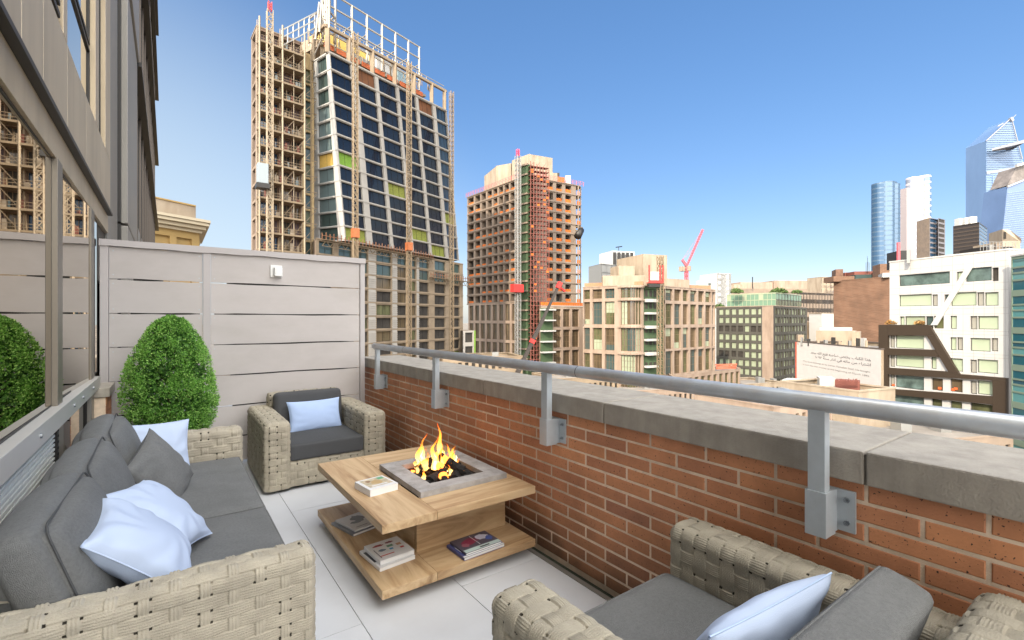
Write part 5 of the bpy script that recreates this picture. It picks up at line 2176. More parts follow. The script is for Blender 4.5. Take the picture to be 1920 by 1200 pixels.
# roof: red edge protection, penthouses
m = MB()
for (P_, Q_, n_) in ((A, C, fl.n), (C, B + dR * 3, fr.n)):
    L_ = (Q_ - P_).length
    k_ = int(L_ / 1.6)
    for i in range(k_ + 1):
        p = P_.lerp(Q_, i / k_) + n_ * .5
        m.bar((p.x, p.y, zt), (p.x, p.y, zt + 1.5), .1)
    for dz in (.5, 1.0, 1.5):
        a, b_ = P_ + n_ * .5, Q_ + n_ * .5
        m.bar((a.x, a.y, zt + dz), (b_.x, b_.y, zt + dz), .08)
m.build('edge_guard', M_pink, T2)
pa, pb = g2(993, 165), g2(1036, 170)
block('penthouse', T2, 993, 1036, 165, zt - 1, ztop(289, 165), M_cream, 14, 4)
pc_ = g2(960, 172)
m = MB()
q_ = [pa, pc_, pc_ + Vector((2, 3, 0)), pa + Vector((2, 3, 0))]
m.hexa([(p.x, p.y, zt - 1) for p in q_] + [(p.x, p.y, ztop(290, 166)) for p in q_])
m.build('penthouse', M_cream, T2)
block('penthouse', T2, 930, 958, 178, zt - 1, ztop(311, 178), M_cream, 8, -3)
m = MB()
a, b_ = g2(908, 190), g2(930, 178)
q_ = [a, b_, b_ + Vector((4, 5, 0)), a + Vector((4, 5, 0))]
m.hexa([(p.x, p.y, zt - 1) for p in q_] + [(p.x, p.y, ztop(312, 178)) for p in q_])
m.build('penthouse', M_cream, T2)
block('roof_plant', T2, 1026, 1045, 163, zt - .6, ztop(323, 163), M_cream, 6, 1)
block('roof_plant', T2, 1042, 1058, 164, zt - .6, ztop(331, 164), M_orange, 4, 1)
block('roof_plant', T2, 1040, 1049, 166, zt + 1, ztop(324, 166), M_dark, 3, 0)
block('roof_plant', T2, 1060, 1070, 166, zt - .6, ztop(329, 166), M_white_c, 4, 0)
# podium
A2 = g2(878, 181)
fpd = flat(A2, C, GROUND, zpod)
pr = rows_down(GROUND, zpod, zpod, 6.6, 5.6, top=.5)
facade(T2, fpd, grid([(a, b_) for a, b_ in even(9, .72, .01, .99)], pr, lambda i, j: M_warm_g), .5, M_beige, mull=(2, 2), fmat=M_dark, wname='podium_wall', bw=.14)
P5, Q5 = g2(985, 155), g2(1010, 152)
f5 = flat(P5, Q5, GROUND, zpod)
facade(T2, f5, [], .3, M_green, wname='podium_wall')
P6, Q6 = g2(1014, 148), g2(1093, 157)
z6 = ztop(575, 150)
f6 = flat(P6, Q6, GROUND, z6)
pc6 = [(u_of(P6, Q6, a), u_of(P6, Q6, b_)) for (a, b_) in ((1038, 1052), (1056, 1069), (1073, 1086))]
pr6 = rows_down(GROUND, z6, z6, 6.6, 5.7, top=.7)
facade(T2, f6, grid(pc6, pr6, lambda i, j: M_warm_g), .6, M_beige, mull=(3, 3), fmat=mat('brown_mullion', (0.16, 0.10, 0.055), .6), wname='podium_wall', bw=.16)
shell(T2, [P6, Q6, Q6 + Vector((8, 14, 0)), P6 + Vector((8, 14, 0))], GROUND, z6, M_beige, skip=(0,))
for k in range(9):
    m = MB()
    z = z6 - 1.0 - k * 3.3
    f6.slab(m, -.02, .27, (z - GROUND) / (z6 - GROUND) - .006, (z - GROUND) / (z6 - GROUND) + .006, .05, 1.8)
    m.build('balcony', M_white_c, T2)
m = MB()
f6.slab(m, -.01, .26, .0, .985, .02, .3)
m.build('green_sheathing', M_green, T2)
m = MB()
for P_, Q_ in ((P6, Q6),):
    for i in range(24):
        p, q = P_.lerp(Q_, i / 24), P_.lerp(Q_, (i + .85) / 24)
        m.bar((p.x, p.y, z6 + .9), (q.x, q.y, z6 + .9), .08, 1.0)
m.build('edge_netting', M_orange, T2)
# corner hoist bay: rust scaffold + green sheathing, rising the full height
t = thing('scaffold_stair', 'rust red scaffold stair tower on the corner of the concrete tower', 'scaffolding', WZ(1005, 150, GROUND))
P7, Q7 = g2(990, 151.5), g2(1024, 154)
z7 = ztop(307, 152)
f7 = flat(P7, Q7, GROUND, z7)
m = MB()
for i in range(7):
    for o_ in (0, 2.0):
        m.bar(f7.p(i / 6, 0.2, o_), f7.p(i / 6, 1 - .004 * i, o_), .22)
m.build('standard', M_rust, t)
m = MB()
nz_ = 46
for k in range(nz_):
    v = .2 + .8 * k / nz_
    m.bar(f7.p(0, v, 2.0), f7.p(1, v, 2.0), .16)
    f7.slab(m, 0, 1, v, v + .0015, 0.1, 1.9)
    for i in range(6):
        if (i + k) % 2:
            m.bar(f7.p(i / 6, v, 2.0), f7.p((i + 1) / 6, v + .8 / nz_, 2.0), .09)
m.build('deck', M_rust, t)
m = MB()
for k in range(26):
    i = rnd.randrange(6)
    v = .25 + .73 * rnd.random()
    f7.slab(m, i / 6, (i + 1) / 6, v, v + .008, 2.02, 2.06)
m.build('netting_scrap', M_orange, t)['kind'] = 'stuff'
t2 = thing('sheathed_shaft', 'green sheathed lift shaft beside the rust red scaffold stair', 'shaft', WZ(980, 152, GROUND))
P8, Q8 = g2(974, 153.5), g2(989.5, 151)
f8 = flat(P8, Q8, GROUND, ztop(309, 152))
m = MB()
f8.slab(m, 0, 1, 0, 1, -2.5, 0)
m.build('sheathing', M_green, t2)
for k in range(25):
    m = MB()
    v = 1 - k * .038
    f8.slab(m, -.05, 1.05, v - .005, v + .001, 0.01, .5)
    m.build('landing', M_raw, t2)
t3 = thing('construction_hoist', 'red hoist cabin low on the lattice mast in front of the concrete tower', 'hoist', WZ(971, 149, GROUND))
a = W(971, 292, 149)
b_ = a.copy(); b_.z = GROUND
m = MB()
lattice(m, b_, a, 1.3, 55, .13)
m.build('mast_frame', M_scaf2, t3)
m = MB()
lattice(m, a, a + up * 2.0, .7, 3, .13)
m.build('mast_top', mat('magenta_red', (0.65, 0.06, 0.14), .6), t3)
c_ = g2(966, 148)
z0, z1 = ztop(548, 148), ztop(533, 148)
m = MB()
m.box(c_.x - 1.2, c_.x + 2.6, c_.y - 1.0, c_.y + 1.0, z0, z1)
m.build('cabin', M_pinkred, t3, bevel=.08)
# net canopy bulging from the right side
t = thing('net_canopy', 'dark rubbish chute net bulging off the right side of the concrete tower', 'canopy', W(1090, 436, 160))
pn = W(1089, 436, 162)
m = MB()
m.tube(pn + Vector((-2, -.5, -1.6)), pn + Vector((.6, .4, 1.0)), 1.3, 9, r2=1.1)
m.build('net', M_dark, t, smooth=True)
m = MB()
m.bar(pn + Vector((-2.6, 0, .4)), pn + Vector((1.8, .5, .6)), .4)
m.bar(pn + Vector((-2.6, 0, 1.8)), pn + Vector((1.4, .5, 1.9)), .25)
m.build('bracket', M_scaf, t)

# -------------------------------------------------------------------- mobile crane in front of it
t = thing('crane', 'mobile crane with dark boom and red tip reaching up before the concrete tower', 'crane', WZ(905, 122, GROUND))
tip, foot = W(1047, 537, 124), W(985, 668, 122)
d = (foot - tip)
base = tip + d * ((GROUND + 3.0 - tip.z) / d.z)
m = MB()
m.bar(base, base.lerp(tip, .5), 1.1)
m.bar(base.lerp(tip, .5), base.lerp(tip, .78), .85)
m.bar(base.lerp(tip, .78), tip, .62)
m.build('boom', mat('boom_grey', (0.035, 0.028, 0.024), .6), t)
m = MB()
m.bar(tip + (tip - base).normalized() * -.5, tip + (tip - base).normalized() * 1.2, 1.3, 1.0)
m.bar(tip, tip + Vector((2.2, 0, -1.2)), .5)
k_ = base.lerp(tip, .62)
m.bar(k_ - d.normalized() * .5, k_ + d.normalized() * .5, 1.2)
m.build('boom_head', M_pinkred, t)
m = MB()
m.box(base.x - 5, base.x + 4, base.y - 1.4, base.y + 1.4, GROUND + 1.0, GROUND + 2.6)
m.box(base.x - 1.6, base.x + 1.6, base.y - 1.3, base.y + 1.3, GROUND + 2.6, GROUND + 4.2)
o = m.build('carrier', M_yel, t, bevel=.08)
for q in (-4, -2.4, 1.4, 3):
    m = MB()
    m.tube((base.x + q, base.y - 1.5, GROUND + .6), (base.x + q, base.y + 1.5, GROUND + .6), .6, 14)
    m.build('wheel', M_dark, o)

# -------------------------------------------------------------------- rounded corner block (centre right)
T5 = thing('rounded_corner_block', 'beige gridded block with a rounded glass corner and a green hoist bay', 'building', WZ(1215, 135, GROUND))
A = g2(1093, 138)
C1 = g2(1158, 130.5)
C2 = g2(1207, 130)
Cb = g2(1247, 133)
B = g2(1341, 150)
zt = ztop(536, 130)


def zrows(P_, Q_, px_, ys_):
    out = []
    for (ya, yb) in ys_:
        out.append((z_at(P_, Q_, px_, yb), z_at(P_, Q_, px_, ya)))
    return out


ys5 = [(541, 559), (565, 608.5), (615, 657.5), (664.5, 709), (716, 760)]
zr = zrows(A, C1, 1150, ys5)


def vr(z_list, z0, z1):
    return [((a - z0) / (z1 - z0), (b_ - z0) / (z1 - z0)) for a, b_ in z_list]


zb5 = -24.0
m = MB()
fl5 = flat(A, C1, zb5, zt)
cl5 = [(u_of(A, C1, a), u_of(A, C1, b_)) for (a, b_) in ((1094.5, 1106), (1111, 1128.5), (1134, 1152))]
facade(T5, fl5, grid(cl5, vr(zr, zb5, zt), lambda i, j: [M_green_g, M_warm_g, M_teal_g][(i + j) % 3]), .7, M_beige, mull=(3, 3), fmat=mat('brown_mullion', (0.16, 0.10, 0.055), .6), bw=.14)
# rounded bay
nseg = 9
arc = []
cdir = (C2 - C1)
cn = flat(C1, C2, 0, 1).n
for i in range(nseg + 1):
    f_ = i / nseg
    arc.append(C1.lerp(C2, f_) + cn * 1.7 * math.sin(math.pi * f_) ** .8)
for i in range(nseg):
    P_, Q_ = arc[i], arc[i + 1]
    fx = flat(P_, Q_, zb5, zt)
    if i in (0, nseg - 1):
        rec = []
    else:
        rec = grid([(0.0, 1.0)], vr(zr, zb5, zt), lambda a, b_: [M_teal_g, M_pale_g, M_pale_g, M_warm_g, M_green_g][(b_ * 2 + (i // 3)) % 5] if b_ else M_green_g)
    facade(T5, fx, rec, .5, M_beige, mull=(1, 4), fmat=mat('brown_mullion', (0.16, 0.10, 0.055), .6), wname='rounded_corner', bw=.12)
# right face
ys5r = [(541, 563), (569, 609), (615, 655), (659, 704), (710, 752)]
zr2 = zrows(Cb, B, 1247, ys5r)
fr5 = flat(Cb, B, zb5, zt)
cr5 = [(u_of(Cb, B, a), min(.998, u_of(Cb, B, b_))) for (a, b_) in ((1248, 1261), (1264.5, 1277), (1280.5, 1291), (1294.5, 1306), (1309.5, 1320), (1322.8, 1333), (1335.5, 1340.7))]
facade(T5, fr5, grid(cr5, vr(zr2, zb5, zt), lambda i, j: [M_teal_g, M_green_g, M_warm_g][(i * 2 + j) % 3]), .7, M_beige, mull=(2, 3), fmat=mat('brown_mullion', (0.16, 0.10, 0.055), .6), bw=.14)
D = A + (B - C2)
shell(T5, [A, C1, C2, Cb, B, D], zb5, zt, M_beige, skip=(0, 1, 2, 3))
for k, (za, zb) in enumerate(zr):
    m = MB()
    for i in range(len(arc) - 1):
        a, b_ = arc[i] + cn * .25, arc[i + 1] + cn * .25
        m.bar((a.x, a.y, zb + .35), (b_.x, b_.y, zb + .35), .5, .45)
    m.build('floor_band', M_beige, T5)
for fc_, cl_, zr_ in ((fl5, cl5, vr(zr, zb5, zt)), (fr5, cr5, vr(zr2, zb5, zt))):
    for (u0, u1) in cl_:
        for (v0, v1) in zr_:
            if rnd.random() < .45:
                m = MB()
                lo = rnd.random() < .5
                h_ = rnd.uniform(.2, .5) * (v1 - v0)
                fc_.slab(m, u0 + (u1 - u0) * .04, u1 - (u1 - u0) * .04, v0 if lo else v1 - h_, v0 + h_ if lo else v1, -.69, -.66)
                m.build('blind', M_pale_g if rnd.random() < .6 else M_teal_g, T5)
# green hoist bay with balconies
fb5 = flat(C2, Cb, zb5, zt)
m = MB()
fb5.slab(m, 0, 1, 0, 1, -1.0, -.4)
m.build('green_sheathing', M_green, T5)
m = MB()
for k in range(14):
    z = zt - .6 - k * 3.3
    v = (z - 1.6 - zb5) / (zt - zb5)
    for q in range(3):
        fb5.slab(m, .10 + .2 * q, .22 + .2 * q, v - .02, v + .03, -.39, -.33)
m.build('opening', M_intr, T5)['kind'] = 'stuff'
for k in range(9):
    m = MB()
    z = ztop(562 + 25 * k, 130)
    v = (z - zb5) / (zt - zb5)
    fb5.slab(m, .02, .55, v - (.018 if k % 2 == 0 else .01), v + .006, .0, 1.2)
    m.build('balcony', M_white_c, T5)
t = thing('construction_hoist', 'red framed hoist cage at the top of the green bay on the rounded corner block', 'hoist', WZ(1236, 128, GROUND))
m = MB()
a = W(1238, 480, 128.5)
b_ = a.copy(); b_.z = GROUND
lattice(m, b_, a, 1.2, 26, .14)
m.build('mast_frame', M_scaf, t)
z0, z1, z2 = ztop(529, 127), ztop(508, 127), ztop(497, 127)
a, b_ = g2(1217, 127), g2(1244, 127.5)
ff = flat(a, b_, z0, z2)
m = MB()
for u in (0.02, .78, .98):
    ff.slab(m, u - .04, u + .04, 0, 1, -.2, 0)
ff.slab(m, 0, 1, -.05, .0, -1.8, 0)
ff.slab(m, .05, .95, .0, .10, -.1, -.02)
m.build('cage_frame', M_pinkred, t)
m = MB()
ff.slab(m, .12, .72, .12, .62, -1.6, -.22)
m.build('cabin', mat('hoist_pink', (0.6, 0.42, 0.4), .5), t)
m = MB()
ff.slab(m, .0, .9, -.28, -.08, -1.6, -.2)
m.build('cabin_floor', M_dark, t)
# roof storeys
zr5 = lambda y, Z: ztop(y, Z)
block('penthouse', T5, 1206, 1251, 140, zt - .5, ztop(476, 140), M_cream, 14, 3)
m = MB()
a, b_ = g2(1169, 150), g2(1206, 140)
q_ = [a, b_, b_ + Vector((3, 4, 0)), a + Vector((3, 4, 0))]
m.hexa([(p.x, p.y, zt - .5) for p in q_] + [(p.x, p.y, ztop(477, 140)) for p in q_])
m.build('penthouse', M_cream, T5)
block('penthouse', T5, 1160, 1190, 138, zt - .5, ztop(498, 138), M_cream, 6, 1)
block('roof_wall', T5, 1130, 1210, 134, zt - .5, ztop(517, 134), M_cream, 5, -1.5)
block('roof_wall', T5, 1250, 1293, 142, zt - .5, ztop(522, 142), M_cream, 6, 5)
for (a, b_, h_) in ((g2(1096, 139), g2(1206, 132), 1.0), (g2(1293, 148), g2(1332, 151), 1.3)):
    m = MB()
    m.bar((a.x, a.y, zt + .9), (b_.x, b_.y, zt + .9), .3, h_)
    m.build('roof_barrier', mat('peach_netting', (0.36, 0.18, 0.10), .8, var=.2), T5)
# low wing
P_, Q_ = g2(1262, 128), g2(1388, 150)
zw = ztop(692, 149.5)
fw = flat(P_, Q_, zb5 - 6, zw)
facade(T5, fw, grid(even(11, .62), rows_down(zb5 - 6, zw, zw, 5.6, 4.7, .7), lambda i, j: M_green_g), .5, M_beige, mull=(2, 2), fmat=mat('brown_mullion', (0.16, 0.10, 0.055), .6), wname='wing_wall', bw=.14)
shell(T5, [P_, Q_, Q_ + Vector((8, 8, 0)), P_ + Vector((8, 8, 0))], zb5 - 6, zw, M_beige, skip=(0,))
t = thing('barrier', 'orange red roof barrier boards on the low wing of the beige block', 'barrier', WZ(1362, 150, zw))
for k, y_ in enumerate((690, 686.5, 683)):
    block('board', t, 1344 - k, 1380 + k, 151, ztop(y_ + 2.4, 151), ztop(y_, 151), mat('barrier_red', (0.6, .13, .07), .7), .3, 2)

# -------------------------------------------------------------------- buildings behind
t = thing('glass_office_block', 'small grey glass block with dark louvred plant, left behind the rounded corner block', 'building', WZ(1150, 240, GROUND))
P_, Q_ = g2(1128, 236), g2(1165, 244)
zz_ = ztop(496, 238)
facade(t, flat(P_, Q_, 0, zz_), grid(even(4, .86), rows_down(0, zz_, zz_, 4.0, 3.4, .5), lambda i, j: M_teal_g), .2, M_scaf2, fmat=M_scaf2)
shell(t, [P_, Q_, Q_ + Vector((5, 14, 0)), P_ + Vector((5, 14, 0))], GROUND, zz_, M_scaf2)
o = block('plant_tower', t, 1148, 1190, 246, zz_ - .5, ztop(470, 246), M_white_c, 14, 4)
for k in range(5):
    block('louvre_panel', t, 1150 + k * 8, 1155.5 + k * 8, 245.6 + k * .4, zz_ + .4, ztop(473, 246), M_dark, .3, .3)
m = MB()
a = W(1160, 470, 250)
m.bar(a, a + up * 1.6, .3)
m.bar(a + Vector((-2, 0, 1.6)), a + Vector((2.5, 0, 2.4)), .5)
m.build('antenna', M_dark, t)

t = thing('tower_crane', 'distant pink red luffing crane above the roofs', 'crane', WZ(1287, 230, GROUND))
m = MB()
a = W(1287, 500, 230)
b_ = a.copy(); b_.z = 0
lattice(m, b_, a, 1.2, 14, .2)
m.build('mast_frame', M_pink, t)
m = MB()
j_ = W(1318, 430, 230)
lattice(m, a, j_, 0.7, 16, .12)
m.build('jib', M_pink, t)
m = MB()
c_ = W(1279, 487, 230)
lattice(m, a + up * .5, c_, .8, 5, .2)
m.bar(c_, a.lerp(j_, .5), .09)
m.bar(c_, j_, .06)
m.build('counter_jib', M_pink, t)
m = MB()
c2_ = W(1279, 505, 230)
m.box(c2_.x - 1.3, c2_.x + 1.3, c2_.y - 1, c2_.y + 1, c2_.z - 1, c2_.z + 1.3)
m.box(a.x - .2, a.x + 2.4, a.y - 1, a.y + 1, a.z - 2.0, a.z + .4)
m.build('counterweight', M_cream, t)

t = thing('white_apartment_tower', 'narrow white apartment tower with a dark balcony strip in the distance', 'building', WZ(1352, 270, GROUND))
P_, Q_ = g2(1345, 268), g2(1371, 272)
zz_ = ztop(513, 269)
facade(t, flat(P_, Q_, 0, zz_), grid([(.05, .25), (.62, .80)], rows_down(0, zz_, zz_, 3.3, 1.7, .9), lambda i, j: M_intr), .4, M_white_c)
shell(t, [P_, Q_, Q_ + Vector((5, 14, 0)), P_ + Vector((5, 14, 0))], GROUND, zz_, M_white_c)
block('side_wing', t, 1327, 1345, 275, GROUND, ztop(524, 275), M_white_c, 10, 2)
for k in range(5):
    block('balcony', t, 1329, 1345, 273, ztop(534 + 9 * k, 273), ztop(531 + 9 * k, 273), M_teal_g, .6, .5)

t = thing('long_beige_warehouse', 'long low beige building with curved plant walls on the skyline', 'building', WZ(1450, 330, GROUND))
for (xa, xb, yt, Zc, mt, nm) in ((1371, 1540, 541, 330, M_raw, 'wall'), (1388, 1449, 529, 336, M_beige, 'upper_wall'), (1452, 1524, 526, 338, M_beige, 'upper_wall'), (1375, 1400, 533, 333, M_cream, 'upper_wall')):
    block(nm, t, xa, xb, Zc, GROUND, ztop(yt, Zc), mt, 25, 3)
m = MB()
a = W(1411, 541, 328)
m.bar(a, a + up * 8, .5)
m.build('flue', M_dark, t)
t = thing('grey_loft_building', 'long dark grey industrial building with window bands behind the charcoal block', 'building', WZ(1530, 230, GROUND))
P_, Q_ = g2(1495, 225), g2(1563, 238)
zz_ = ztop(549, 230)
facade(t, flat(P_, Q_, -20, zz_), grid(even(12, .7), rows_down(-20, zz_, zz_, 4.2, 2.2, 1.0), lambda i, j: [M_intr, M_warm_g, M_teal_g][(i * 5 + j) % 3]), .3, mat('soot_brick', (.05, .042, .038), .9, var=.4, vscale=.3))
shell(t, [P_, Q_, Q_ + Vector((5, 14, 0)), P_ + Vector((5, 14, 0))], GROUND, zz_, M_raw)
block('lower_wing', t, 1490, 1530, 205, GROUND, ztop(604, 205), M_travert, 10, 4)
t = thing('white_shed', 'small blank white shed wall left of the brown brick block', 'building', WZ(1552, 200, GROUND))
block('wall', t, 1541, 1564, 200, GROUND, ztop(588, 200), M_white_c, 6, 2)
block('roof', t, 1540.5, 1564.5, 199.8, ztop(588, 200), ztop(587, 200), M_cream, 6.5, 2)
t = thing('pale_apartment_block', 'pale distant apartment block with banded windows beside the brown brick block', 'building', WZ(1552, 290, GROUND))
P_, Q_ = g2(1540, 290), g2(1567, 293)
zz_ = ztop(520, 291)
facade(t, flat(P_, Q_, 0, zz_), grid(even(3, .8), rows_down(0, zz_, zz_, 3.0, 1.5, .5), lambda i, j: M_teal_g), .3, M_hpink)
shell(t, [P_, Q_, Q_ + Vector((5, 10, 0)), P_ + Vector((5, 10, 0))], GROUND, zz_, M_cream)

# charcoal gridded block with green glass penthouse
T10 = thing('charcoal_block', 'charcoal block with pale square windows, one beige corner pier and green glass penthouse', 'building', WZ(1450, 175, GROUND))
A, C1, C2, B = g2(1343, 186), g2(1429, 172), g2(1450, 168.5), g2(1513, 190)
zt = ztop(574, 170)
zb = -26
A_p, C_p = A, C1
cl_ = [(u_of(A, C1, a), u_of(A, C1, b_)) for (a, b_) in ((1348, 1356), (1359.5, 1367.5), (1371.5, 1380), (1384, 1393), (1396, 1404.5), (1408, 1417.5), (1421, 1427))]
rw_ = rows_down(zb, zt, zt, 3.18, 2.2, .75)


def mfA(i, j):
    return M_intr if (j == 2 and i != 4) or (j == 5 and i < 4) else M_pale_g


facade(T10, flat(A, C1, zb, zt), grid(cl_, rw_, mfA), .35, M_darkgrid, mull=(1, 1), fmat=M_dark)
facade(T10, flat(C1, C2, zb, zt), [], .3, M_beige, wname='corner_pier')
cr_ = []
for k in range(11):
    x0 = 1454 + k * 5.3
    cr_.append((u_of(C2, B, x0), u_of(C2, B, x0 + (3.1 if k % 3 else 3.9))))
facade(T10, flat(C2, B, zb, zt), grid(cr_, rw_, lambda i, j: M_pale_g if (i * 3 + j) % 4 else M_green_g), .35, M_darkgrid, mull=(1, 1), fmat=M_dark)
D = A + (B - C2)
shell(T10, [A, C1, C2, B, D], zb, zt, M_darkgrid, skip=(0, 1, 2), cop=M_beige)
Pg, Cg, Qg = g2(1363, 188), g2(1455, 174), g2(1503, 192)
zg = ztop(550, 175)
M_ggl = mat('green_penthouse_glass', (0.15, 0.24, 0.17), .12, 0, ior=1.6)
facade(T10, flat(Pg, Cg, zt - .6, zg), grid(even(12, .9), [(.08, .55), (.6, .97)], lambda i, j: M_ggl if not (j == 1 and i % 4 == 0) else M_pale_g), .08, M_pale_g, fmat=None, wname='penthouse_wall')
facade(T10, flat(Cg, Qg, zt - .6, zg), grid(even(9, .86), [(.08, .55), (.6, .97)], lambda i, j: M_ggl if j else M_green_g), .08, M_darkgrid, wname='penthouse_wall')
m = MB()
q_ = [Pg, Cg, Qg, Pg + Qg - Cg]
m.hexa([(p.x, p.y, zg) for p in q_] + [(p.x, p.y, zg + .3) for p in q_])
m.build('penthouse_roof', M_pale_g, T10)


def shrub(px_, Z, zbase, r, lab, col=(0.07, 0.12, 0.03), grp='roof garden shrubs'):
    t_ = thing('shrub', lab, 'shrub', WZ(px_, Z, zbase), grp)
    c0 = g2(px_, Z)
    c0.z = zbase
    rs_ = np.random.RandomState(int(px_ * 7) % 9999)
    V_, F_ = [], []
    for k in range(260):
        d_ = rs_.normal(size=3)
        d_ /= np.linalg.norm(d_)
        p_ = np.array(c0) + np.array([d_[0] * r * 1.4, d_[1] * r * 1.4, abs(d_[2]) * r * 1.1 + r * .25]) * rs_.uniform(.5, 1)
        a_ = rs_.normal(size=3) * r * .14
        b2_ = rs_.normal(size=3) * r * .14
        i0 = len(V_)
        V_ += [p_ - a_, p_ + b2_, p_ + a_, p_ - b2_]
        F_.append((i0, i0 + 1, i0 + 2, i0 + 3))
    np_mesh('foliage', V_, F_, mat('shrub_%.2f' % col[0], col, .8, var=.4, vscale=1.0), t_, smooth=False)
    m_ = MB()
    m_.tube(c0 - up * .3, c0 + up * r * .7, r * .08, 6)
    m_.build('stem', M_bark, t_)


for k, (px_, r) in enumerate(((1380, 1.5), (1386, 1.2), (1453, 1.3), (1461, 1.6), (1470, 1.1), (1490, .9), (1497, 1.0))):
    shrub(px_, 180, zg + .3, r, ('large shrub at the left corner of', 'smaller shrub next to the large left corner one on', 'first shrub left of the corner on', 'largest shrub at the corner of', 'small shrub just right of the largest one on',
                                 'second shrub from the right end of', 'rightmost shrub on')[k] + ' the green glass penthouse roof')
for k, (px_, r) in enumerate(((1347, 1.5), (1353, 1.2))):
    shrub(px_, 187, zt - .6, r, ('left', 'right')[k] + ' one of two shrubs on the charcoal block roof left of its green penthouse', grp='parapet shrubs')

# brown brick block
T12 = thing('brown_brick_block', 'large windowless brown brick block', 'building', WZ(1615, 140, GROUND))
P_, Q_ = g2(1563, 150), g2(1700, 132)
zz_ = ztop(524, 143)
facade(T12, flat(P_, Q_, GROUND, zz_), [], .3, M_brown_b)
nn = flat(P_, Q_, 0, 1).n
shell(T12, [P_, Q_, Q_ - nn * 20, P_ - nn * 20], GROUND, zz_, M_brown_b, skip=(0,))
for (xa, xb, y0, y1, Zc, mt) in ((1563, 1602, 524, 518, 148, M_brown_b), (1567, 1581, 518, 505, 154, mat('dark_brown_brick', (.14, .08, .055), .9, var=.3, vscale=1)), (1584, 1600, 520, 511, 156, M_rust),
                                 (1604, 1637, 521, 515, 150, M_teal_g), (1602, 1640, 514.5, 509, 151, M_rust), (1637, 1645, 522, 509, 149, M_cream), (1650, 1668, 520, 495, 142, M_brown_b), (1655, 1669, 516, 512, 136, M_white_c)):
    block('roof_structure', T12, xa, xb, Zc, ztop(y0 + 4, Zc), ztop(y1, Zc), mt, 6, -.8)
m = MB()
for i in range(7):
    a = W(1627 + rnd.uniform(-4, 4), 512, 150)
    m.bar(a, a + Vector((rnd.uniform(-.6, .6), 0, rnd.uniform(2.5, 5.5))), .05)
m.build('antenna', M_dark, T12)

# mural building
T13 = thing('mural_building', 'low building with a white wall lettered in Arabic and English', 'building', WZ(1560, 105, GROUND))
P_, Q_ = g2(1493, 120), g2(1652, 88.5)
zm = ztop(641, 120)
fm = flat(P_, Q_, GROUND, zm)
facade(T13, fm, [], .3, M_mural)
shell(T13, [P_, Q_, Q_ - fm.n * 16, P_ - fm.n * 16], GROUND, zm, M_cream, skip=(0,), cop=mat('tar_coping', (.10, .08, .07), .9))
m = MB()
fm.slab(m, -.006, .008, 0, 1.0, .005, .15)
m.build('red_edge', mat('faded_red', (.50, .10, .06), .8), T13)


def wall_text(body, pxa, pxb, py, hpx, mt, nm, parent, P_, Q_, fc_):
    cu = bpy.data.curves.new(nm, 'FONT')
    cu.body = body
    cu.size = 1
    cu.align_x = 'LEFT'
    tmp = bpy.data.objects.new(nm + '_tmp', cu)
    COL.objects.link(tmp)
    dg = bpy.context.evaluated_depsgraph_get()
    me = bpy.data.meshes.new_from_object(tmp.evaluated_get(dg))
    bpy.data.objects.remove(tmp)
    if not me.vertices:
        return
    co = np.zeros(len(me.vertices) * 3, dtype=np.float32)
    me.vertices.foreach_get('co', co)
    co = co.reshape(-1, 3)
    mn, mxx = co.min(0), co.max(0)
    ua_, ub_ = u_of(P_, Q_, pxa), u_of(P_, Q_, pxb)
    zc0 = z_at(P_, Q_, (pxa + pxb) / 2, py)
    hm = hpx / F * depth_of(P_.lerp(Q_, (ua_ + ub_) / 2))
    ue = ua_ + (ub_ - ua_) * (co[:, 0] - mn[0]) / (mxx[0] - mn[0])
    zz2 = zc0 + ((co[:, 1] - (mn[1] + mxx[1]) / 2) / (mxx[1] - mn[1])) * hm
    a_, b2_ = np.array(P_), np.array(Q_)
    V_ = a_ + ue[:, None] * (b2_ - a_)
    V_[:, 2] = zz2
    V_ = V_ + np.array(fc_.n) * 0.03
    me.vertices.foreach_set('co', V_.astype(np.float32).ravel())
    me.materials.clear()
    me.materials.append(mt)
    me.update()
    o_ = bpy.data.objects.new(nm, me)
    COL.objects.link(o_)
    adopt(o_, parent)
    return o_


# Arabic letters: joined presentation forms, written right to left
FORMS = {'ا': 'ﺍﺎ', 'ب': 'ﺏﺐﺑﺒ', 'ت': 'ﺕﺖﺗﺘ', 'ة': 'ﺓﺔ', 'ح': 'ﺡﺢﺣﺤ', 'خ': 'ﺥﺦﺧﺨ', 'ذ': 'ﺫﺬ', 'ر': 'ﺭﺮ', 'س': 'ﺱﺲﺳﺴ', 'ش': 'ﺵﺶﺷﺸ', 'ص': 'ﺹﺺﺻﺼ',
         'ع': 'ﻉﻊﻋﻌ', 'ف': 'ﻑﻒﻓﻔ', 'ك': 'ﻙﻚﻛﻜ', 'ل': 'ﻝﻞﻟﻠ', 'م': 'ﻡﻢﻣﻤ', 'ن': 'ﻥﻦﻧﻨ', 'ه': 'ﻩﻪﻫﻬ', 'ي': 'ﻱﻲﻳﻴ', 'د': 'ﺩﺪ', 'ز': 'ﺯﺰ', 'و': 'ﻭﻮ', 'ق': 'ﻕﻖﻗﻘ', 'ى': 'ﻯﻰ'}


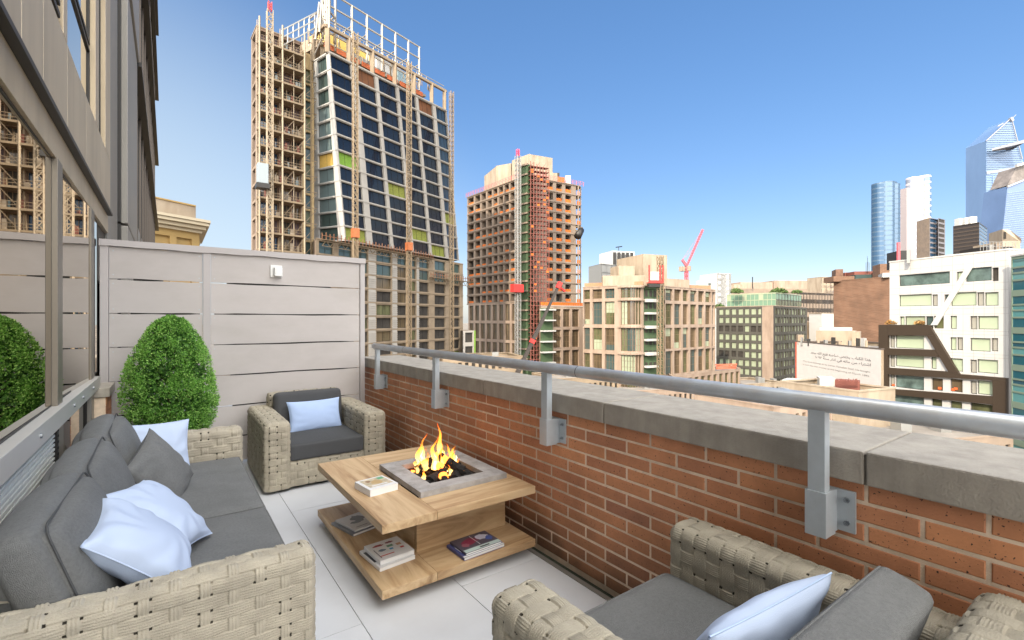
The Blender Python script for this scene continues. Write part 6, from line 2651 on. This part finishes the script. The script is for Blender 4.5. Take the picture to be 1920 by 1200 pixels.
def shape(s_):
    out = ''
    for wd in s_.split(' '):
        r_ = ''
        for i, ch_ in enumerate(wd):
            if ch_ not in FORMS:
                r_ += ch_
                continue
            fo = FORMS[ch_]
            prev = i > 0 and wd[i - 1] in FORMS and len(FORMS[wd[i - 1]]) == 4
            nxt = i < len(wd) - 1 and wd[i + 1] in FORMS
            if len(fo) == 2:
                r_ += fo[1 if prev else 0]
            else:
                r_ += fo[{(False, False): 0, (True, False): 1, (False, True): 2, (True, True): 3}[(prev, nxt)]]
        if r_ and all('\u0660' <= q <= '\u0669' for q in r_):
            r_ = r_[::-1]
        out += r_ + ' '
    return out.strip()[::-1]


wall_text(shape('هذا الكتاب يختص صاحبه فتح الله سعد'), 1520, 1633, 669, 7.5, M_ink, 'arabic_lettering', T13, P_, Q_, fm)
wall_text(shape('اشتراه من ماله في اذار سنة ١٨٩٢'), 1529, 1633, 678, 7.5, M_ink, 'arabic_lettering', T13, P_, Q_, fm)
wall_text('This book belongs to its owner Fathallah Saad. He bought', 1506, 1632, 687.5, 3.6, M_ink2, 'english_lettering', T13, P_, Q_, fm)
wall_text('it with his own money at the beginning of March 1892', 1506, 1630, 694.5, 3.6, M_ink2, 'english_lettering', T13, P_, Q_, fm)
# roof clutter of the mural building
block('roof_house', T13, 1530, 1602, 122, zm - .7, ztop(620, 122), M_cream, 8, -5)
block('roof_house', T13, 1597, 1613, 112, zm - .7, ztop(622, 112), M_cream, 5, -1)
block('roof_house', T13, 1537, 1598, 128, zm - .7, ztop(614, 128), mat('grey_metal_roof', (.42, .41, .38), .5), 7, -4)
block('roof_house', T13, 1496, 1507, 119, zm - .7, ztop(628, 119), M_cream, 3, -.5)
for k in range(9):
    x0 = 1500 + k * 15 + rnd.uniform(-3, 3)
    block('roof_unit', T13, x0, x0 + rnd.uniform(2, 6), 117 - k * 3, zm - .7, zm + rnd.uniform(.6, 1.8), [M_scaf2, M_dark, M_cream][k % 3], 1.4, -.2)
block('chimney', T13, 1620, 1625, 98, zm - .7, ztop(634, 98), M_white_c, 1, 0)
# low cream building in front of the mural
T14 = thing('low_cream_building', 'low cream stone building with a tar roof in front of the lettered wall', 'building', WZ(1540, 80, GROUND))
P_, Q_ = g2(1464, 84), g2(1610, 72)
P2_ = g2(1495, 80.5)
zl_ = ztop(722, 80)
fc14 = flat(P_, Q_, GROUND, zl_)
facade(T14, fc14, grid(even(8, .5, .3, 1), rows_down(GROUND, zl_, zl_, 4, 1.4, 1.4), lambda i, j: M_intr), .3, M_cream)
shell(T14, [P_, Q_, Q_ - fc14.n * 9, P_ - fc14.n * 9], GROUND, zl_, M_cream, skip=(0,))
block('roof_house', T14, 1537, 1566, 84, zl_ - .7, ztop(709, 84), mat('grey_metal_roof', (.42, .41, .38), .5), 4, -1)
block('roof_house', T14, 1566, 1612, 80, zl_ - .7, ztop(713, 80), M_rust, 3, -2)
block('roof_house', T14, 1466, 1500, 88, zl_ - 1, ztop(712, 88), M_white_c, 4, -2)
m = MB()
for k in range(26):
    x0 = 1566 + k * 1.7
    a = W(x0, 716, 79 - k * .06)
    m.bar(a - up * .6, a + up * rnd.uniform(.1, .6), .07)
m.build('roof_railing', M_rust, T14)

# -------------------------------------------------------------------- white zig-zag building with bronze frame
T15 = thing('white_panel_building', 'white panelled building with slanting band, wide windows and a bronze frame lower left', 'building', WZ(1780, 80, GROUND))
P_, Q_ = g2(1668, 88), g2(1891, 72)
zb = GROUND
zt = z_at(P_, Q_, 1668, 492.5)
f15 = flat(P_, Q_, zb, zt)
X7 = lambda x: 1480 + x / 3.334
Y7 = lambda y: 480 + y / 3.334


def r15(x0, x1, y0, y1, g_):
    xm = (x0 + x1) / 2
    a, b_ = u_of(P_, Q_, X7(x0)), u_of(P_, Q_, X7(x1))
    z1_, z0_ = z_at(P_, Q_, X7(xm), Y7(y0)), z_at(P_, Q_, X7(xm), Y7(y1))
    return (max(.0005, a), b_, (z0_ - zb) / (zt - zb), (z1_ - zb) / (zt - zb), g_)


M_bl = mat('green_blind_glass', (0.36, 0.42, 0.30), .12, 0, ior=1.6, var=.06, vscale=.3)
M_bl2 = mat('grey_blind_glass', (0.30, 0.29, 0.25), .15, 0, ior=1.6)
M_see = mat('clear_office_glass', (0.09, 0.13, 0.12), .06, 0, ior=1.7, var=.6, vscale=.5)
wins = [(685, 1003, 108, 180, M_see), (1045, 1095, 97, 160, M_bl), (1100, 1265, 72, 157, M_see), (1267, 1308, 72, 157, M_intr),
        (685, 890, 240, 312, M_bl), (892, 928, 240, 312, M_bl2), (968, 1006, 240, 292, M_see), (1008, 1170, 226, 310, M_bl), (1172, 1218, 226, 310, M_bl2), (1220, 1308, 226, 310, M_bl),
        (690, 720, 378, 436, M_bl), (722, 850, 376, 436, M_pale_g), (852, 900, 376, 452, M_teal_g), (902, 965, 374, 453, M_green_g), (1005, 1047, 374, 455, M_bl), (1130, 1175, 375, 458, M_bl2), (1177, 1308, 375, 458, M_bl),
        (627, 660, 497, 572, M_bl2), (662, 842, 497, 577, M_bl), (1005, 1045, 508, 588, M_bl), (1047, 1085, 508, 588, M_bl2), (1130, 1258, 513, 595, M_bl), (1262, 1305, 513, 595, M_bl2),
        (627, 660, 620, 692, M_bl2), (662, 842, 620, 695, M_bl), (885, 920, 632, 705, M_bl), (1005, 1085, 640, 720, M_bl), (1130, 1172, 648, 730, M_bl2), (1174, 1305, 648, 732, M_bl),
        (627, 660, 742, 815, M_bl2), (662, 842, 748, 830, M_see), (888, 960, 765, 840, M_warm_g), (1005, 1083, 770, 850, M_warm_g), (1130, 1172, 780, 862, M_bl2), (1174, 1283, 782, 868, M_bl),
        (627, 842, 865, 935, M_see), (888, 955, 895, 960, M_green_g), (1005, 1080, 910, 975, M_green_g), (1130, 1280, 925, 1000, M_green_g)]
facade(T15, f15, [r15(*q) for q in wins], .35, M_white_c, mull=(1, 1), fmat=M_dark, bw=.16)
# panel joints
m = MB()
for k in range(15):
    v = (zt - .05 - k * 1.75 - zb) / (zt - zb)
    if v > .1:
        for (a, b_) in ((0, 1),):
            pass
shell(T15, [P_, Q_, Q_ - f15.n * 18, P_ - f15.n * 18], zb, zt, M_white_c, skip=(0,))
wr_ = [r15(*q)[:4] for q in wins]


def free_runs_h(v, du=0.0):
    cuts = sorted([(a, b_) for (a, b_, c, d_) in wr_ if c - .002 < v < d_ + .002])
    x = 0.0
    out = []
    for a, b_ in cuts:
        if a > x:
            out.append((x, a))
        x = max(x, b_)
    if x < 1:
        out.append((x, 1.0))
    return out


def free_runs_v(u):
    cuts = sorted([(c, d_) for (a, b_, c, d_) in wr_ if a - .001 < u < b_ + .001])
    x = 0.35
    out = []
    for a, b_ in cuts:
        if a > x:
            out.append((x, a))
        x = max(x, b_)
    if x < 1:
        out.append((x, 1.0))
    return out


m = MB()
dz = 0.02 / (zt - zb)
for yy in (40, 75, 172, 216, 326, 362, 470, 492, 612, 632, 748):
    z = z_at(P_, Q_, X7(1200), Y7(yy))
    v = (z - zb) / (zt - zb)
    for (a, b_) in free_runs_h(v):
        f15.slab(m, a, b_, v - dz, v + dz, .003, .012)
for xx in range(690, 1400, 66):
    u = u_of(P_, Q_, X7(xx))
    for (a, b_) in free_runs_v(u):
        f15.slab(m, u - .0012, u + .0012, a, b_, .003, .011)
m.build('panel_joint', mat('joint_grey', (.30, .29, .28), .7), T15)
# raised right part of the roof
for (xa, xb, ya) in ((1165, 1192, 30), (1190, 1372, 12)):
    a, b_ = P_.lerp(Q_, u_of(P_, Q_, X7(xa))), P_.lerp(Q_, u_of(P_, Q_, X7(xb)))
m = MB()
ua_, ub_ = u_of(P_, Q_, 1833), 1.0
zr_ = z_at(P_, Q_, 1860, 471)
if zr_ > zt + .26:
    a, b_ = P_.lerp(Q_, ua_), Q_
    q_ = [a, b_, b_ - f15.n * 6, a - f15.n * 6]
    m.hexa([(p.x, p.y, zt + .25) for p in q_] + [(p.x, p.y, zr_) for p in q_])
    m.build('raised_parapet', M_white_c, T15)
# slanting white band
def p15(x, y, o):
    u = u_of(P_, Q_, X7(x))
    q = P_.lerp(Q_, u) + f15.n * o
    q.z = z_at(P_, Q_, X7(x), Y7(y))
    return q


def strip(m, pts, o0, o1):
    lo = [p15(x, y, o0) for x, y in pts]
    hi = [p15(x, y, o1) for x, y in pts]
    m.poly(lo)
    m.poly(hi)
    for i in range(len(pts)):
        j = (i + 1) % len(pts)
        m.quad(lo[i], lo[j], hi[j], hi[i])


m = MB()
strip(m, [(1110, 65), (1152, 65), (928, 432), (886, 432)], .01, .14)
m.build('slanting_band', M_white_c, T15)
# bronze frame
m = MB()
for pts in ([(570, 430), (627, 430), (627, 1030), (570, 1022)],
            [(627.5, 430), (885, 430), (915, 497), (627.5, 497)],
            [(885.5, 431), (1072, 737), (1010, 728), (872, 497.5), (914, 497.5)],
            [(627.5, 576), (924, 586), (948, 630), (627.5, 618)],
            [(627.5, 697), (1009, 722), (1009, 728.5), (1072, 737.5), (1372, 762), (1372, 780), (627.5, 740)],
            [(1284, 776), (1372, 780.5), (1372, 1060), (1284, 1050)],
            [(627.5, 828), (1283.5, 876), (1283.5, 927), (627.5, 862)]):
    strip(m, pts, .02, .55)
o = m.build('bronze_frame', M_bronze, T15)
m = MB()
a, b_ = p15(570, 430, .55), p15(570, 430, -14)
m.quad((a.x, a.y, GROUND), (b_.x, b_.y, GROUND), (b_.x, b_.y, a.z), (a.x, a.y, a.z))
c_ = p15(627, 430, -14)
m.poly([a, b_, (c_.x, c_.y, a.z), p15(627, 430, 0.0)])
m.build('bronze_side', M_bronze, T15)
m = MB()
strip(m, [(640, 812), (655, 812), (655, 800), (640, 800)], -.2, -.05)
for (x, y) in ((935, 825), (1020, 833), (1035, 828)):
    strip(m, [(x - 9, y + 9), (x + 9, y + 10), (x + 10, y - 4), (x - 9, y - 6)], -.3, -.12)
m.build('flower_box', mat('orange_flowers', (.7, .12, .03), .8), T15)
# glazed corner and right edge
a, b_ = g2(1892, 72.3), g2(1903, 75.5)
fgc = flat(a, b_, GROUND, z_at(P_, Q_, 1880, 470))
facade(T15, fgc, [(0.05, .8, 1 - (k + 1) * .083 + .012, 1 - k * .083 - .004, mat('pale_corner_glass', (.38, .44, .38), .1, 0, ior=1.6)) for k in range(9)], .12, M_white_c, wname='glazed_corner')
# roof gear
for (xa, xb, ya, Zc, mt, dd) in ((1700, 1706, 468, 84, M_scaf2, 1.0), (1681, 1683.5, 455, 92, M_pink, .5), (1685, 1702, 470, 92, M_dark, 4), (1840, 1900, 463, 79, M_dark, 4), (1855, 1866, 459, 78, M_scaf2, 2), (1880, 1913, 452, 82, M_cream, 6), (1868, 1878, 457, 77, M_raw, 2)):
    block('roof_unit', T15, xa, xb, Zc, zt - .6, ztop(ya, Zc), mt, dd, -.3)
m = MB()
for k in range(12):
    x0 = 1838 + k * 6
    a = W(x0, 470, 76)
    m.bar(a, a + up * 1.4, .05)
a, b_ = W(1838, 470, 76) + up * 1.4, W(1908, 470, 76) + up * 1.4
m.bar(a, b_, .05)
m.bar(a - up * .7, b_ - up * .7, .05)
m.build('roof_railing', M_scaf2, T15)
t = thing('gabled_rooftop_house', 'cream rooftop house with a sloping roof at the right edge of the photo', 'rooftop house', WZ(1895, 110, 14))
m = MB()
pts = [W(1879, 455, 110), W(1915, 455, 106), W(1915, 447, 106), W(1893, 431, 109), W(1879, 430, 110)]
dpt = Vector((5, 3, 0))
m.poly(pts)
m.poly([p + dpt for p in pts])
for i in range(5):
    j = (i + 1) % 5
    m.quad(pts[i], pts[j], pts[j] + dpt, pts[i] + dpt)
m.build('wall', M_cream, t)
m = MB()
ff = Fac(W(1879, 455, 109.8), W(1889, 455, 109), W(1879, 430, 109.8), W(1889, 430, 109))
ff.slab(m, .3, .8, .3, .8, .02, .1)
m.build('window', M_intr, t)
for ki, (px_, r, c_) in enumerate(((1668, .55, (.30, .16, .05)), (1673, .7, (.34, .18, .05)), (1679, .55, (.28, .17, .06)), (1727, .6, (.32, .18, .06)), (1722, .4, (.2, .16, .06)))):
    pp_ = p15((px_ - 1480) * 3.334, 428, -1)
    shrub(px_, depth_of(pp_), pp_.z, r, ('dry orange plant at the left corner of', 'biggest dry orange plant, second from the left, on', 'dry orange plant third from the left on', 'rightmost dry orange plant on', 'small dull green plant left of the rightmost orange one on')[ki] + ' the bronze framed roof terrace', (round(c_[0], 2), c_[1], c_[2]), 'dry terrace plants')

# teal building on the right edge
T16 = thing('teal_glass_building', 'teal glass banded building at the right edge of the photo', 'building', WZ(1915, 68, GROUND))
P_, Q_ = g2(1896, 70), g2(1990, 62)
zt = ztop(482, 70)
f16 = flat(P_, Q_, GROUND, zt)
rr16 = []
z = zt - .4
k = 0
while z > -24:
    h_ = (1.1, .55, .8, 1.3)[k % 4]
    rr16.append((.02, .98, (z - h_ - GROUND) / (zt - GROUND), (z - GROUND) / (zt - GROUND), [M_tealp, mat('teal_dark', (.005, .07, .11), .12, 0, ior=1.6), mat('teal_pale', (.08, .24, .25), .15, 0, ior=1.6), M_tealp][k % 4 if k % 5 else 2]))
    z -= h_ + (.25 if k % 4 != 3 else .9)
    k += 1
facade(T16, f16, rr16, .1, mat('teal_spandrel', (.16, .22, .17), .5), wname='wall')
shell(T16, [P_, Q_, Q_ - f16.n * 12, P_ - f16.n * 12], GROUND, zt, M_white_c, skip=(0,))

# -------------------------------------------------------------------- far skyscrapers
def sky_tower(name, label, lobes, zt_, bands, mts, base=None):
    """lobes: (px, Z, radius m, y top)"""
    c0 = g2(lobes[0][0], lobes[0][1])
    t_ = thing(name, label, 'skyscraper', (c0.x, c0.y, GROUND))
    for (px_, Z_, r_, yt, mt) in lobes:
        c = g2(px_, Z_)
        z1 = ztop(yt, Z_)
        m_ = MB()
        nseg_ = 28
        fl_ = bands
        nlev = int((z1 - GROUND) / fl_)
        for j in range(nlev):
            za, zb_ = GROUND + (z1 - GROUND) * j / nlev, GROUND + (z1 - GROUND) * (j + 1) / nlev
            for i in range(nseg_):
                a0, a1 = 2 * math.pi * i / nseg_, 2 * math.pi * (i + 1) / nseg_
                p0 = (c.x + r_ * math.cos(a0), c.y + r_ * math.sin(a0))
                p1 = (c.x + r_ * math.cos(a1), c.y + r_ * math.sin(a1))
                zm_ = za + (zb_ - za) * .72
                m_.quad((*p0, za), (*p1, za), (*p1, zm_), (*p0, zm_), 0)
                m_.quad((*p0, zm_), (*p1, zm_), (*p1, zb_), (*p0, zb_), 1)
        m_.poly([(c.x + r_ * math.cos(2 * math.pi * i / nseg_), c.y + r_ * math.sin(2 * math.pi * i / nseg_), z1) for i in range(nseg_)], 1)
        m_.build('tower_lobe', [mt, mts], t_)
    return t_


M_tb1 = mat('tower_blue', (0.04, 0.085, 0.15), .12, .2, var=.25, vscale=.03, stretch=(1, 1, .1))
M_tb2 = mat('tower_steel_blue', (0.10, 0.16, 0.24), .15, .25, var=.15, vscale=.03, stretch=(1, 1, .1))
M_tsp = mat('tower_spandrel', (0.09, 0.14, 0.20), .3, .3)
t = sky_tower('blue_round_tower', 'dark blue glass skyscraper of rounded lobes on the horizon', [(1650, 900, 13.5, 345, M_tb1), (1671, 905, 13.5, 347, M_tb2), (1661, 895, 13.0, 342.5, M_tb2), (1660, 915, 18, 345, M_tb1)], 0, 9.0, M_tsp)
t = sky_tower('silver_round_tower', 'silver and pinkish skyscraper with rounded corners beside the blue lobed one', [(1711, 1000, 11.5, 334, M_hsilver), (1732, 1000, 12, 331, M_hglass), (1721, 996, 11, 333, M_hsilver)], 0, 12.0, mat('silver_spandrel', (.62, .56, .56), .35, .2))
block('stone_wall', t, 1700, 1716, 985, GROUND, ztop(352, 985), M_hpink, 30, 4)
block('stone_wall', t, 1735, 1744, 985, GROUND, ztop(345, 985), mat('pale_peach', (.62, .50, .42), .5), 30, 4)
t = thing('narrow_grey_tower', 'narrow dark grey tower right beside the silver skyscraper', 'skyscraper', WZ(1757, 700, GROUND))
P_, Q_ = g2(1743, 700), g2(1772, 715)
zz_ = ztop(410, 705)
for (xa, xb, mt) in ((1743, 1758, M_tb1), (1759, 1772, mat('grey_brick_far', (.17, .16, .17), .6))):
    a, b_ = g2(xa, 700), g2(xb, 712)
    ff = flat(a, b_, GROUND, zz_)
    facade(t, ff, [(0.06, .94, 1 - (k + 1) * .04 + .01, 1 - k * .04 - .004, mt if mt is M_tb1 else M_intr) for k in range(18)], .5, mat('grey_brick_far', (.17, .16, .17), .6), fmat=None)
shell(t, [P_, Q_, Q_ + Vector((20, 20, 0)), P_ + Vector((20, 20, 0))], GROUND, zz_, M_raw, skip=(0,))
t = thing('dark_slab_tower', 'dark brown boxy office tower with a bluish side and roof units', 'building', WZ(1820, 420, GROUND))
a, c_, b_ = g2(1787, 430), g2(1836, 412), g2(1851, 440)
zz_ = ztop(417, 412)
ff = flat(a, c_, GROUND, zz_)
M_dbr = mat('dark_brown_louvre', (.06, .045, .035), .6, .2)
facade(t, ff, [(0.01, .985, 1 - (k + 1) * .028 + .008, 1 - k * .028 - .003, mat('brown_glass_dark', (.035, .028, .024), .3)) for k in range(28)], .3, M_dbr)
ff = flat(c_, b_, GROUND, zz_)
facade(t, ff, [(0.03, .97, 1 - (k + 1) * .028 + .01, 1 - k * .028 - .003, mat('slate_blue_glass', (.12, .17, .23), .15, .3)) for k in range(28)], .2, mat('slate_spandrel', (.12, .15, .19), .4))
shell(t, [a, c_, b_, a + (b_ - c_)], GROUND, zz_, M_dbr, skip=(0, 1))
for (xa, xb, ya) in ((1799, 1804, 409), (1810, 1815, 408), (1820, 1832, 406)):
    block('roof_unit', t, xa, xb, 428, zz_ - .5, ztop(ya, 428), M_white_c, 5, 0)


def far_prism(name, parent, pts, Z, mt, depth=30, line=None, step=6.0):
    """silhouette given in pixels at depth Z, real thickness"""
    front = [W(x, y, Z) for x, y in pts]
    for p in front:
        p.z = max(p.z, GROUND)
    dv = Vector((ST, CT, 0)) * depth
    m_ = MB()
    m_.poly(front)
    m_.poly([p + dv for p in front])
    for i in range(len(front)):
        j = (i + 1) % len(front)
        m_.quad(front[i], front[j], front[j] + dv, front[i] + dv)
    return m_.build(name, mt, parent)


M_edge = mat('pale_blue_glass', (0.13, 0.21, 0.36), .15, .1, var=.12, vscale=.02, stretch=(1, 1, .3))
M_edge2 = mat('lavender_glass', (0.11, 0.17, 0.30), .15, .1, var=.10, vscale=.02)
t = thing('peaked_glass_skyscraper', 'pale blue glass skyscraper with a triangular peak and jutting observation deck', 'skyscraper', WZ(1885, 1000, GROUND))
far_prism('tower_shaft', t, [(1849, 700), (1849, 264), (1894, 223), (1898, 226), (1917, 298), (1935, 380), (1950, 700)], 1000, M_edge, 45)
m = MB()
dv = Vector((ST, CT, 0))
for k in range(26):   # louvre bands on the peak
    y = 232 + k * 3.4
    xl = 1894 - (y - 223) * 45 / 41 if y < 264 else 1849
    xr = 1898 + (y - 226) * .264
    a, b_ = W(xl + 1.2, y, 999.2), W(xr - 1.5, y, 999.2)
    m.bar(a, b_, 1.0, 1.4 if y < 268 else .9)
m.build('louvre_band', mat('tower_louvre', (.20, .27, .38), .4, .3), t)
m = MB()
for k in range(34):
    y = 328 + k * 4.6
    a, b_ = W(1850, y, 999.2), W(1915, y, 999.2)
    m.bar(a, b_, .6, .6)
for x_ in (1862, 1873, 1884, 1897):
    m.bar(W(x_, 330, 999), W(x_, 480, 999), .7)
m.build('glazing_bar', mat('tower_bar', (.22, .32, .48), .4, .3), t)
m = MB()
m.bar(W(1850, 324, 999), W(1915, 314, 999), 1.0, 6)
m.bar(W(1850, 411, 999), W(1880, 408, 999), 1.0, 6)
m.build('plant_floor', mat('grey_blue_louvre', (.24, .28, .35), .6), t)
m = MB()
a, b_, c_, d_ = W(1860, 280, 985), W(1896, 270, 985), W(1925, 263, 945), W(1925, 275, 945)
e_ = W(1897, 278, 999)
m.poly([a, c_, e_])
m.poly([a + up * 1.5, c_ + up * 1.5, e_ + up * 1.5])
lo = [a, c_, e_]
for i in range(3):
    j = (i + 1) % 3
    m.quad(lo[i] - up * 2.2, lo[j] - up * 4, lo[j] + up * 2.5, lo[i] + up * 1.5)
m.build('observation_deck', mat('deck_grey', (.30, .30, .32), .4, .3), t)
m = MB()
m.bar(W(1849, 264, 998), W(1894, 223, 998), 1.6)
m.bar(W(1898, 226, 998), W(1917, 298, 998), 1.2)
m.bar(W(1894, 221, 998), W(1898, 227, 998), 5)
m.bar(W(1905, 215, 998), W(1895, 225, 998), .8)
m.bar(W(1870, 237, 998), W(1881, 231, 998), 1.6)
m.build('roof_edge', mat('deck_grey', (.30, .30, .32), .4, .3), t)
t = thing('slanted_glass_skyscraper', 'lavender blue glass skyscraper with a sloping top in front of the peaked one', 'skyscraper', WZ(1905, 800, GROUND))
far_prism('tower_shaft', t, [(1872, 700), (1876, 470), (1889, 350), (1935, 330), (1940, 700)], 800, M_edge2, 40)
far_prism('crown_louvre', t, [(1889, 348), (1906, 313), (1935, 305), (1935, 329)], 803, mat('crown_steel', (.16, .14, .13), .6, var=.4, vscale=.1), 30)
m = MB()
m.bar(W(1889, 350, 798), W(1935, 331, 798), 2.2)
m.bar(W(1905, 311, 798), W(1935, 302, 798), 4)
m.build('roof_edge', M_white_c, t)
m = MB()
for k in range(30):
    y = 362 + k * 4
    xl = 1889 - (y - 350) * .108
    m.bar(W(xl + 1, y, 799), W(1935, y - 6, 799), .4, .5)
m.build('glazing_bar', mat('tower_bar2', (.26, .34, .48), .4, .3), t)

# -------------------------------------------------------------------- infill rooftops lower down and traffic
def infill(px0, px1, Z, yt, mt, lab, cols=8, grp=None, sk=6.0, gl=M_intr):
    t_ = thing('low_rise_building', lab, 'building', WZ((px0 + px1) / 2, Z, GROUND), grp)
    P_, Q_ = g2(px0, Z), g2(px1, Z + sk)
    z_ = ztop(yt, Z)
    f_ = flat(P_, Q_, GROUND, z_)
    facade(t_, f_, grid(even(cols, .5), rows_down(GROUND, z_, z_, 3.4, 1.8, 1.2)[:4], lambda i, j: gl), .3, mt, fmat=None)
    n_ = f_.n
    shell(t_, [P_, Q_, Q_ - n_ * 14, P_ - n_ * 14], GROUND, z_, mt, skip=(0,))
    for k in range(3):
        x0 = px0 + (px1 - px0) * rnd.uniform(.1, .8)
        block('roof_unit', t_, x0, x0 + (px1 - px0) * .08, Z + 7 + sk * .6, z_ - .7, z_ + rnd.uniform(.3, 1.2), M_scaf2, 2, 0)
    return t_


infill(1388, 1470, 150, 722, M_cream, 'cream low rise below the charcoal block', 10)
infill(1040, 1160, 112, 712, M_travert, 'tan low rise seen just over the parapet below the rounded corner block', 12)
infill(1180, 1300, 116, 735, M_beige, 'pinkish low rise seen just over the parapet under the green hoist bay', 12)
infill(1300, 1390, 122, 748, M_cream, 'pale low rise just over the parapet below the low beige wing', 9)
infill(830, 980, 120, 672, M_travert, 'tan low rise seen over the parapet at the foot of the concrete tower', 12)
infill(1450, 1560, 66, 765, M_beige, 'pinkish flat roofed low rise just over the parapet right of the middle post', 9, gl=M_warm_g)
infill(1640, 1900, 60, 838, M_raw, 'brown low rise at the foot of the bronze framed building', 12)


def car(px_, Z, col, colname, ang):
    t_ = thing('parked_car', '%s parked car in the street below the cream low rise' % colname, 'car', WZ(px_, Z, GROUND), 'cars parked in the street')
    M_ = Matrix.Translation(WZ(px_, Z, GROUND)) @ rotm('Z', ang)
    prof = [(-2.2, .35), (-2.25, .8), (-1.5, .95), (-.9, 1.42), (.7, 1.45), (1.35, .98), (2.15, .85), (2.25, .4)]
    m_ = MB()
    l_ = [M_ @ Vector((x, -.85, z)) for x, z in prof]
    r_ = [M_ @ Vector((x, .85, z)) for x, z in prof]
    m_.poly(l_)
    m_.poly(r_)
    for i in range(len(prof)):
        j = (i + 1) % len(prof)
        m_.quad(l_[i], l_[j], r_[j], r_[i])
    b2_ = m_.build('body', mat('car_' + colname, col, .3, .2), t_, bevel=.05)
    m_ = MB()
    g_ = [(-1.35, 1.0), (-.85, 1.35), (.65, 1.37), (1.15, 1.0)]
    for s_ in (-.862, .862):
        m_.poly([M_ @ Vector((x, s_, z)) for x, z in g_])
    m_.build('side_window', M_intr, b2_)
    for x in (-1.4, 1.4):
        for s_ in (-.8, .8):
            m_ = MB()
            m_.tube(M_ @ Vector((x, s_ - .1, .33)), M_ @ Vector((x, s_ + .1, .33)), .33, 12)
            m_.build('wheel', M_dark, t_)


for i, (px_, cl_, nm_) in enumerate(((1392, (.7, .7, .68), 'white'), (1412, (.02, .35, .42), 'teal'), (1430, (.25, .08, .4), 'purple'), (1447, (.75, .03, .25), 'magenta'), (1464, (.65, .5, .1), 'yellow'), (1374, (.15, .3, .1), 'green'))):
    car(px_ , 168 + i * .5, cl_, nm_, -TH * 57.3 + 4)
shrub(1357, 172, GROUND, 3.0, 'street tree in leaf at the end of the row of parked cars', (.10, .14, .03), None)
